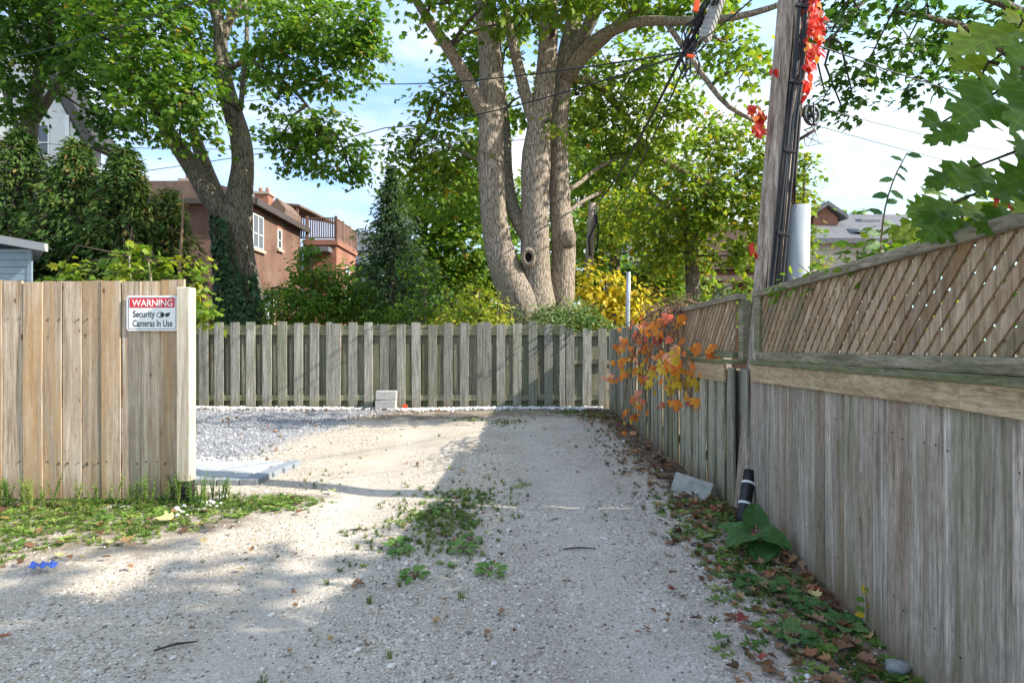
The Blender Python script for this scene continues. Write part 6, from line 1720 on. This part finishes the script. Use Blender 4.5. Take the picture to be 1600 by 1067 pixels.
# red creeper on the utility pole
rv = thing('creeper_vine', 'bright red creeper hanging along the utility pole', 'vine', tuple(pole_at(3.6, 0.14)))
for (px, py, rx, ry, n) in ((1268, 8, 10, 14, 16), (1278, 22, 8, 12, 10), (1266, 40, 9, 16, 18), (1280, 55, 7, 14, 10), (1262, 72, 8, 14, 12), (1272, 78, 8, 12, 9), (1258, 98, 6, 10, 8), (1270, 100, 5, 8, 3), (1259, 128, 6, 12, 9), (1256, 138, 6, 8, 4), (1270, -15, 12, 14, 14), (1186, 176, 8, 12, 12), (1183, 200, 6, 8, 6), (1211, 106, 4, 8, 2), (1176, 388, 4, 8, 4)):
    for k in range(int(n * 1.7)):
        qx, qy = px + rnd.gauss(0, .6) * rx, py + rnd.gauss(0, .6) * ry
        b = P(qx, qy, 4.40 + rnd.uniform(-.1, .14))
        if px < 1200: b = P(qx, qy, 4.45 + rnd.uniform(-.1, .1))
        o = link('leaf', (palm if rnd.random() < .12 else ov_me)['vine_red' if rnd.random() < .8 else rnd.choice(('vine_pink', 'vine_orange'))][rnd.randrange(3)], rv, tuple(b), rot_from((rnd.uniform(-.6, .6), -0.7, rnd.uniform(-.1, .7)), (rnd.uniform(-.5, .5), rnd.uniform(-.3, .3), -1))); o.scale = (rnd.uniform(0.05, 0.085),) * 3
vs = MB()
for k in range(9):
    z0 = 1.6 + rnd.uniform(0, 1.4); pts = []
    for z in np.arange(z0, 4.6, 0.3):
        an = -0.3 + 0.5 * math.sin(z * 1.3 + k) ; rr_ = 0.125 - 0.003 * z
        pts.append(pole_at(z, math.cos(an) * rr_ * 1.02 + 0.01 * k / 9, math.sin(an) * rr_))
    v, f = tube_data(pts, [0.006] * len(pts), 5, 0.15); vs.add(v, f)
for k in range(8):
    a = P(1256, rnd.uniform(150, 220), 4.42); v, f = tube_data([a, a + Vector((rnd.uniform(.02, .12), rnd.uniform(-.05, .05), rnd.uniform(-.12, .02))), a + Vector((rnd.uniform(.05, .25), rnd.uniform(-.05, .1), rnd.uniform(-.3, .0)))], [0.004, 0.003, 0.001], 4, 0.06); vs.add(v, f)
vb = wpos(rv)
link('stems', pymesh('stems', [Vector(q) - vb for q in vs.v], vs.f, True), rv, tuple(vb), None, MATS['vine_stem'])
# a few red leaves among the oak leaves
rv2 = thing('creeper_sprig', 'small sprig of red creeper leaves among the oak leaves', 'vine', tuple(P(1562, 300, 2.1)))
tube('stem', [P(1600, 330, 2.1), P(1570, 312, 2.1), P(1558, 292, 2.1)], 0.003, MATS['vine_stem'], rv2, 5, 0.05)
for (x, y) in ((1562, 292), (1570, 286), (1558, 304), (1568, 306), (1548, 332), (1574, 318), (1552, 318)):
    o = link('leaf', ov_me['vine_red'][rnd.randrange(3)], rv2, tuple(P(x, y, 2.08)), rot_from((rnd.uniform(-.4, .4), -.8, .4), (rnd.uniform(-.6, .6), 0, -1))); o.scale = (0.04,) * 3

# ================================================================== THINGS ON THE GROUND
def ground_px(px, py, dz=0.0):
    Y = CAMZ * F / (py - HOR)
    x = (px - 800) / F * Y
    return Vector((x, Y, float(gh(x, Y)) + dz))

# paver strip
pv = thing('paver_path', 'short strip of grey concrete pavers behind the plank fence post', 'paving', tuple(ground_px(380, 740)))
rowsY = [5.22, 5.36, 5.62, 5.88, 6.14, 6.3]
pavers = []
y = 5.30
edge = lambda yy: -2.235 + 0.12 * (yy - 5.3)
# border course along the front and the right edge, then rows of large slabs
x = -4.2
while x < edge(5.3) - 0.05:
    x1 = min(x + 0.2, edge(5.3)); pavers.append((x, x1 - 0.006, 5.25, 5.36, 'paver_dark')); x = x1
yy = 5.365
while yy < 6.1:
    pavers.append((edge(yy) - 0.15, edge(yy) - 0.005, yy, yy + 0.19, 'paver_dark')); yy += 0.196
yy = 5.366; r_ = 0
while yy < 6.1:
    x = -4.25 + (0.2 if r_ % 2 else 0)
    while x < edge(yy) - 0.2:
        x1 = min(x + 0.42, edge(yy) - 0.156); 
        if x1 - x > 0.04: pavers.append((x, x1 - 0.006, yy, yy + 0.24, 'paver_light'))
        x = x1
    yy += 0.246; r_ += 1
for (a, b, c, d_, mt_) in pavers:
    cx, cy_ = (a + b) / 2, (c + d_) / 2
    link('paver', boxmesh('paver', a - cx, b - cx, c - cy_, d_ - cy_, -0.03, 0.062 + rnd.uniform(-.003, .003), 0.006), pv, (cx, cy_, 0.0), None, MATS[mt_])

# two concrete blocks against the back fence
for i, (z, lab) in enumerate(((0.0, 'lower of two stacked grey concrete blocks by the back fence'), (0.176, 'upper of two stacked grey concrete blocks, white dusty face, by the back fence'))):
    p = P(602.5, 640, 11.45)
    bk = thing('concrete_block', lab, 'block', (p.x, 11.5, z + 0.01))
    link('block_body', boxmesh('block_body', -0.195, 0.195, -0.09, 0.09, 0, 0.172, 0.01), bk, (p.x + 0.008 * i, 11.5, z + 0.01), (0, 0, 0.05 * i), MATS['concrete'])
p = P(633, 633, 11.55)
m = MB(); m.prism([(-0.04, 0), (0.035, -0.01), (0.05, 0.05), (0.0, 0.075), (-0.045, 0.045)], -0.01, 0.012)
rp = link('plastic_scrap', m.mesh('plastic_scrap'), None, (p.x, 11.5, 0.03), (0.3, 0.1, 0.3), MATS['red_plastic']); tag(rp, 'small orange red plastic scrap right of the concrete blocks', 'litter')

# black drain pipe with two white bands
a, b = ground_px(1158, 822, -0.02), P(1172, 736, 4.28)
dp = thing('drain_pipe', 'short black pipe with two white tape bands leaning at the foot of the pole', 'pipe', tuple(a))
dv = (b - a)
tube('pipe', [a, a + dv * .33, a + dv * .66, b], 0.043, MATS['black_rubber'], dp, 14, 0.1)
for t_ in (0.42, 0.78):
    tube('band', [a + dv * (t_ - 0.02), a + dv * (t_ + 0.02)], 0.0455, MATS['white_tape'], dp, 14)
    tube('band_tail', [a + dv * t_ + Vector((0.03, -0.035, 0)), a + dv * t_ + Vector((0.065, -0.02, -0.01))], [0.008, 0.004], MATS['white_tape'], dp, 5)

# broken slab leaning by the fence
c = ground_px(1083, 778)
me = boxmesh('slab', -0.19, 0.19, -0.035, 0.035, 0, 0.155, 0.006)
for v in me.vertices:
    if v.co.x < 0: v.co.z *= 1.15
    v.co.x += 0.03 * math.sin(v.co.z * 20)
sl = link('concrete_slab', me, None, (c.x + 0.0, c.y + 0.10, -0.02), (-0.55, 0.03, -0.95), MATS['slab']); tag(sl, 'pale broken concrete slab tilted against the fence foot', 'slab')

# rock near the lower right
me = stone_mesh('rock', 77, 2, 0.6); me.polygons.foreach_set('use_smooth', [True] * len(me.polygons))
c = ground_px(1405, 1052); rk = link('rock', me, None, (c.x, c.y, 0.025), (0, 0, .4), MATS['rock']); rk.scale = (0.12, 0.095, 0.09); tag(rk, 'rounded grey rock by the foot of the near plank fence', 'rock')
for (px, py, s, lab) in ((975, 830 - 140, .06, 'pale stone chip in the leaf litter near the back corner'), (1262, 1062, .035, 'small pale stone low at the bottom right among weeds')):
    c = ground_px(px, py); me = stone_mesh('rock', int(px), 1, 0.6); o = link('rock', me, None, (c.x, c.y, c.z + s * .2), (0, 0, 1), MATS['white_pebble']); o.scale = (s, s * .8, s); tag(o, lab, 'rock')

# blue plastic scrap in the weeds
c = ground_px(68, 890)
m = MB(); r9 = random.Random(9)
g = [[(i / 8 - .5, j / 3 - .5) for i in range(9)] for j in range(4)]
vv = [(x * 0.155 * (1 - .3 * abs(y)), y * 0.05, 0.012 + 0.012 * math.sin(x * 17) * math.cos(y * 6) + r9.uniform(0, .008)) for row in g for (x, y) in row]
m.add(vv, [(j * 9 + i, j * 9 + i + 1, (j + 1) * 9 + i + 1, (j + 1) * 9 + i) for j in range(3) for i in range(8)])
o = link('plastic_scrap', pymesh('plastic_scrap', m.v, m.f, False), None, (c.x, c.y, c.z + 0.03), (0.2, 0, 0.15), MATS['blue_plastic']); tag(o, 'crumpled blue plastic scrap at the edge of the weed patch', 'litter')
md = o.modifiers.new('thickness', 'SOLIDIFY'); md.thickness = 0.002

# sticks on the gravel
for (px, py, L, yw, lab) in ((275, 1008, .16, 0.5, 'short dark stick on the gravel at the lower left'), (905, 855, .2, 0.05, 'thin brown stick on the gravel right of the weed strip'), (560, 826, .13, -0.1, 'thin dark stick left of the weedy middle strip')):
    c = ground_px(px, py, 0.012); d = Vector((math.cos(yw), math.sin(yw), 0)) * L / 2
    o = tube('stick', [c - d, c + Vector((0, .01, .004)), c + d], [0.004, 0.006, 0.003], MATS['twig'], None, 6, 0.04, 0.1); tag(o, lab, 'stick')

# burdock at the foot of the near fence
BUR = [(0.0, 0.0), (0.16, -0.13), (0.36, -0.08), (0.47, 0.12), (0.43, 0.32), (0.36, 0.5), (0.28, 0.68), (0.16, 0.86)]
bur_me = [big_leaf('leaf', BUR, tn, 'burdock_leaf', 0.22, 0.12) for tn in (0.15, 0.35, 0.55, 0.85)]
def leafy(name, label, cat, root, leaves, mat_me, group=None):
    t_ = thing(name, label, cat, tuple(root), group)
    for (bx, by, bz, dx, dy, dz, s, k) in leaves:
        b = Vector(root) + Vector((bx, by, bz)); d = Vector((dx, dy, dz))
        nrm = Vector((-d.x * d.z, -d.y * d.z, d.x ** 2 + d.y ** 2 + 0.2)) + Vector((rnd.uniform(-.2, .2), -0.25 + rnd.uniform(-.2, .2), 0.1))
        o = link('leaf', mat_me[k], t_, tuple(b), rot_from(nrm, d)); o.scale = (s,) * 3
        if bz > 0.03: tube('stalk', [Vector(root), Vector(root).lerp(b, .6) + Vector((0, 0, .02)), b], [0.006, 0.005, 0.004], MATS['weed_leaf'] if False else MATS['vine_stem'], t_, 5, 0.06)
    return t_
r0 = ground_px(1186, 872); r0.x = min(r0.x, near_x(r0.y) - 0.09)
leafy('burdock_plant', 'large dark leaved burdock at the fence foot beside the black pipe', 'plant', r0,
      [(0.0, -0.03, 0.10, 0.1, -0.75, -0.55, 0.2, 0), (-0.05, 0, 0.13, -0.8, -0.35, -0.15, 0.19, 1), (0.0, 0.05, 0.17, 0.15, 0.1, 0.7, 0.17, 0), (0.01, -0.02, 0.15, 0.35, -0.4, 0.1, 0.18, 1), (-0.05, 0.06, 0.12, -0.6, 0.4, .1, 0.18, 2), (0.0, -0.05, 0.07, -0.45, -0.8, -0.2, 0.17, 0)], bur_me)
def weed_leaves(n, s, rr=0.02, lift=0.25):
    out_ = []
    for i in range(n):
        a = 6.283 * i / n + rnd.uniform(-.4, .4)
        out_.append((math.cos(a) * rr, math.sin(a) * rr, 0.015 + rnd.uniform(0, .02), math.cos(a), math.sin(a), rnd.uniform(0.0, lift), s * rnd.uniform(.7, 1.2), rnd.randrange(4)))
    return out_
dock_me = [big_leaf('leaf', OV + [(0.08, 0.93)] * 0 + [], tn, 'dock_leaf', 0.35, 0.3) for tn in (0.3, 0.5, 0.7, 0.9)]
for (px, py, n, s, lab) in ((622, 858, 8, .13, 'spreading dark weed rosette at the left end of the middle strip'), (722, 862, 9, .13, 'broad leaved weed rosette in the centre of the gravel'), (648, 905, 7, .11, 'small weed rosette nearest the viewer, left of two on the gravel'), (768, 897, 7, .12, 'dandelion like weed with three broad leaves, right of the two nearest on the gravel'),
                            (735, 848, 6, .1, 'weed rosette just behind the broad leaved one in the middle'), (690, 800, 7, .09, 'pale weed rosette midway up the gravel strip'), (1262, 955, 6, .1, 'round leaved weed at the foot of the near fence, lower right'), (1225, 930, 7, .11, 'lush green weed below the burdock on the leaf litter')):
    leafy('weed_plant', lab, 'weed', ground_px(px, py), weed_leaves(n + 6, s * .6, .03, .55), dock_me if py < 900 else bur_me if px > 1200 else dock_me)
for (px, py, n, s, lab) in ((1285, 965, 8, .09, 'heart leaved weed cluster by the near fence, middle of the row'), (1320, 985, 6, .08, 'small heart leaved weed at the near fence foot, last of the row'), (1240, 1005, 8, .08, 'low bright weed in the leafy verge at the lower right'), (1170, 920, 6, .08, 'small green weed at the edge between gravel and verge')):
    leafy('weed_plant', lab, 'weed', ground_px(px, py), weed_leaves(n, s, 0.03, 0.5), bur_me)
# yellow flowered stem by the fence
yf = thing('yellow_sprig', 'thin yellow leaved sprig against the foot of the near fence', 'plant', tuple(ground_px(1352, 992)))
g0 = ground_px(1352, 992)
tube('stem', [g0, g0 + Vector((0.01, 0, .1)), g0 + Vector((-0.01, -.01, .2))], [0.003, 0.003, 0.002], MATS['vine_stem'], yf, 5, 0.05)
for k in range(7):
    o = link('leaf', ov_me['vine_yellow'][k % 3] if k % 2 else ov_me['weed_leaf'][1], yf, tuple(g0 + Vector((0, 0, .05 + .022 * k))), rot_from((0, -.8, .5), (math.cos(k * 2.2), -.3, .3))); o.scale = (0.045,) * 3

# weeds and grass that nobody could count
ros = [rosette_mesh('groundweed_leafs', n, 300 + i, 0.6) for i, n in enumerate((6, 7, 8, 5))] + [rosette_mesh('groundweed_leafs', 7, 320, 0.9, 'ivy', 0.9)]
tuf = [tuft_mesh('grass_tuft', 16, 340 + i) for i in range(4)]
def region(n, fn): 
    """rejection sample: fn(x, y) -> density 0..1"""
    x = rng.uniform(-6.5, 2.0, n * 70); y = rng.uniform(1.9, 11.6, n * 70)
    k = rng.uniform(size=n * 70) < fn(x, y)
    return x[k][:n], y[k][:n]
def clumpy(x, y, s=1.0, a=0.0): return np.clip(0.5 + 0.9 * np.sin(3.1 * s * x + 1.3 * np.sin(2.7 * s * y) + a) * np.sin(3.7 * s * y + 1.1 * np.sin(2.2 * s * x) + a), 0, 1)
def left_patch(x, y):
    front = 3.15 - 0.62 * (x + 2.2) * 0.55
    return (sstep(-0.15, 0.25, y - np.where(x < -3.3, 3.18, 3.18 + (x + 3.3) * 0.78)) * sstep(4.95, 4.8, y) * sstep(-1.35, -1.9, x))
fenc = lambda x, y: np.where(y < 4.3, near_x(y), far_x(y)) - x
def put_stuff(name, label, fns, src, mat, smin, smax, hz=1.0, lift=0.0, tilt=.15):
    X_, Y_ = [], []
    for n, fn in fns:
        x, y = region(n, fn); X_.append(x); Y_.append(y)
    x, y = np.concatenate(X_), np.concatenate(Y_); n = len(x)
    k = fenc(x, y) > 0.02; x, y = x[k], y[k]; n = len(x)
    sz = rng.uniform(smin, smax, n)
    rots = np.stack([rng.uniform(-tilt, tilt, n), rng.uniform(-tilt, tilt, n), rng.uniform(0, 6.28, n)], 1)
    return scatter(name, np.stack([x, y, gh(x, y) + lift], 1), rots, np.stack([sz, sz, sz * hz], 1), src, MATS[mat], label, name.replace('_', ' '))
mid_strip = lambda x, y: np.exp(-(((x + 0.5 - 0.12 * (y - 4.3)) / 0.33) ** 2 + ((y - 4.35) / 0.75) ** 2))
right_verge = lambda x, y: sstep(0.75, 0.3, fenc(x, y)) * sstep(2.0, 2.1, y) * sstep(5.2, 4.4, y)
back_tufts = lambda x, y: np.maximum.reduce([np.exp(-(((x - 1.1) / 0.3) ** 2 + ((y - 10.9) / 0.35) ** 2)), np.exp(-(((x - 1.45) / 0.25) ** 2 + ((y - 10.2) / 0.35) ** 2)), 0.8 * np.exp(-(((x + 0.15) / 0.3) ** 2 + ((y - 9.6) / 0.25) ** 2)), 0.6 * np.exp(-(((x + 0.75) / 0.25) ** 2 + ((y - 9.95) / 0.2) ** 2)), .35 * np.exp(-(((x + 0.9) / 0.8) ** 2 + ((y - 11.45) / 0.12) ** 2))])
put_stuff('ground_weeds', 'low creeping weeds carpeting the foot of the plank fence and verge', [(2600, lambda x, y: left_patch(x, y) * (0.25 + 0.75 * clumpy(x, y, 1.3))), (520, lambda x, y: right_verge(x, y) * clumpy(x, y, 1.6, 1)), (260, lambda x, y: mid_strip(x, y) * clumpy(x, y, 2.0, .4)), (120, back_tufts)], ros, 'groundweed', 0.022, 0.058, 1.0)
put_stuff('grass_tufts', 'thin grass tufts in the gravel and along the fences', [(2300, lambda x, y: left_patch(x, y) * (0.15 + 0.85 * clumpy(x, y, 1.7, 2))), (300, lambda x, y: left_patch(x, y) * sstep(4.45, 4.7, y)), (750, lambda x, y: right_verge(x, y) * clumpy(x, y, 1.9, 3)), (1100, lambda x, y: mid_strip(x, y) * (.2 + .8 * clumpy(x, y, 2.4))), (420, back_tufts),
          (60, lambda x, y: np.exp(-(((x + 1.75) / 0.25) ** 2 + ((y - 5.6) / 0.5) ** 2))), (200, lambda x, y: 0.25 * sstep(1.1, 0.1, fenc(x, y)) * sstep(4.4, 5, y)), (40, lambda x, y: 0.15 * (np.abs(x + 1) < 2.2))], tuf, 'grass_blade', 0.024, 0.062, 0.8)
# taller thin weeds against the plank fence
tal = []
for i in range(3):
    m = MB(); r_ = random.Random(60 + i)
    for k in range(5):
        a = r_.uniform(0, 6.28); h_ = r_.uniform(.6, 1); q = Vector((math.cos(a) * .25 * h_, math.sin(a) * .15 * h_, h_))
        v, f = tube_data([(0, 0, 0), q * 0.5 + Vector((0, 0, .08)), q], [0.012, 0.01, 0.004], 3, 1, 0, 0, False, False); m.add(v, f)
        for j in range(9):
            b = q * r_.uniform(.3, 1); a2 = r_.uniform(0, 6.28); L = r_.uniform(.06, .13)
            d = Vector((math.cos(a2), math.sin(a2), r_.uniform(-.2, .6))) * L; s_ = Vector((-d.y, d.x, 0)) * .25
            m.add([b, b + d * .5 + s_, b + d, b + d * .5 - s_], [(0, 1, 2, 3)])
    tal.append(pymesh('tall_weed', m.v, m.f))
x = rng.uniform(-4.4, -2.2, 70); y = 4.72 - np.abs(rng.normal(size=70)) * 0.12; sz = rng.uniform(.1, .3, 70) * np.where(np.abs(x + 3.3) < 1.1, 1, .7)
scatter('tall_weeds', np.stack([x, y, gh(x, y)], 1), np.stack([x * 0, x * 0, rng.uniform(0, 6.28, 70)], 1), np.stack([sz] * 3, 1), tal, MATS['groundweed'], 'wispy tall weeds against the plank fence', 'weeds')

# leaf litter: many small, uncounted
lit = [flat_leaf_mesh('litter_leaf', kd, cu, 400 + i) for i, (kd, cu) in enumerate((('oval', .5), ('maple', .4), ('oval', -.4), ('maple', .7), ('clump', .3)))]
put_stuff('leaf_litter', 'small dry brown leaves strewn along the fences', [(620, lambda x, y: sstep(0.95, 0.15, fenc(x, y)) * (.25 + .75 * clumpy(x, y, 1.2, 4))), (500, lambda x, y: right_verge(x, y)), (420, lambda x, y: sstep(0.8, 0.2, fenc(x, y)) * sstep(5.0, 5.6, y)), (330, lambda x, y: sstep(11.0, 11.5, y + .15 * np.sin(3 * x))), (160, lambda x, y: left_patch(x, y)), (170, lambda x, y: 0.3 * (x < -2.2) * (y > 6.2)), (90, lambda x, y: 0.3 * mid_strip(x, y)), (60, lambda x, y: 0.2 + 0 * x)], lit, 'dead_leaf', 0.03, 0.07, 1.0, 0.008, .35)

# larger fallen leaves, one by one
big = {m_: [flat_leaf_mesh('fallen_leaf', kd, cu, 500 + i) for i, (kd, cu) in enumerate((('maple', .35), ('maple', .6), ('clump', .4), ('oval', .5)))] for m_ in ('dead_leaf', 'red_dead_leaf', 'pale_dead_leaf', 'green_fallen_leaf')}
for m_ in big:
    for me in big[m_]: me.materials.append(MATS[m_])
def fallen(px, py, s, mat, label, group=None, tilt=.25, k=None):
    c = ground_px(px, py, 0.012 + s * .12)
    if fenc(c.x, c.y) < 0.03: c.x -= 0.05
    o = link('fallen_leaf', big[mat][rnd.randrange(4) if k is None else k], None, tuple(c), (rnd.uniform(-tilt, tilt), rnd.uniform(-tilt, tilt), rnd.uniform(0, 6.28))); o.scale = (s * .8,) * 3
    tag(o, label, 'leaf', group)
for (px, py, s, mt_, lab) in ((1048, 927, .07, 'red_dead_leaf', 'rosy red fallen leaf alone on the gravel'), (1098, 850, .16, 'green_fallen_leaf', 'pale green fallen leaf lying by the burdock'), (1132, 1008, .1, 'green_fallen_leaf', 'soft green fallen leaf at the gravel edge, bottom right'), (1158, 978, .08, 'red_dead_leaf', 'deep red fallen leaf in the verge weeds'), (520, 772, .1, 'pale_dead_leaf', 'pale yellow fallen leaf on the sunny gravel'),
    (470, 805, .09, 'dead_leaf', 'reddish brown fallen leaf beside a grass tuft near the pavers'), (105, 850, .12, 'pale_dead_leaf', 'cream coloured fallen leaf in the middle of the weed patch'), (155, 838, .1, 'dead_leaf', 'upright russet fallen leaf standing in the weed patch'), (205, 848, .13, 'dead_leaf', 'dark brown curled fallen leaf in the weed patch'), (255, 818, .14, 'pale_dead_leaf', 'large pale tan fallen leaf near the fence post'), (330, 832, .09, 'dead_leaf', 'red brown fallen leaf at the right end of the weed patch'), (8, 800, .1, 'dead_leaf', 'orange brown fallen leaf under the fence at the far left'),
    (302, 984, .045, 'dead_leaf', 'small orange fallen leaf on the near gravel left of centre'), (12, 995, .06, 'dead_leaf', 'orange fallen leaf on the gravel at the left edge'), (1215, 1000, .06, 'red_dead_leaf', 'crimson fallen leaf below the near fence weeds'), (1290, 955, .04, 'red_dead_leaf', 'tiny scarlet leaf on the weeds by the near fence'), (1335, 1015, .07, 'dead_leaf', 'orange fallen leaf on bare soil by the near fence'), (1270, 940, .09, 'pale_dead_leaf', 'yellowing leaf among the weeds by the near fence')):
    fallen(px, py, s, mt_, lab, k=0)
for k in range(60):
    py = rnd.uniform(690, 800); f_ = rnd.uniform(0, 1)
    Y = CAMZ * F / (py - HOR); px = 800 + (far_x(Y) - 0.08 - abs(rnd.gauss(0, .22))) * F / Y
    fallen(px, py, rnd.uniform(.06, .11), 'dead_leaf', 'dry brown fallen leaf in the drift along the far lattice fence', 'brown leaves along the far lattice fence')
for k in range(46):
    py = rnd.uniform(800, 1050); Y = CAMZ * F / (py - HOR)
    px = 800 + (near_x(Y) - 0.06 - abs(rnd.gauss(0, .25))) * F / Y
    fallen(px, py, rnd.uniform(.05, .09), rnd.choice(('dead_leaf',) * 8 + ('red_dead_leaf',)), 'brown or red fallen leaf in the verge under the near lattice fence', 'leaves in the verge under the near lattice fence')
for k in range(40):
    fallen(rnd.uniform(430, 1060), rnd.uniform(760, 1040), rnd.uniform(.025, .05), 'dead_leaf', 'small rust brown fallen leaf out on the open gravel', 'brown leaves on the open gravel')
for k in range(22):
    fallen(rnd.uniform(0, 400), rnd.uniform(800, 900), rnd.uniform(.04, .075), rnd.choice(('dead_leaf', 'dead_leaf', 'pale_dead_leaf')), 'brown or tan fallen leaf caught in the weed patch', 'leaves caught in the weed patch')
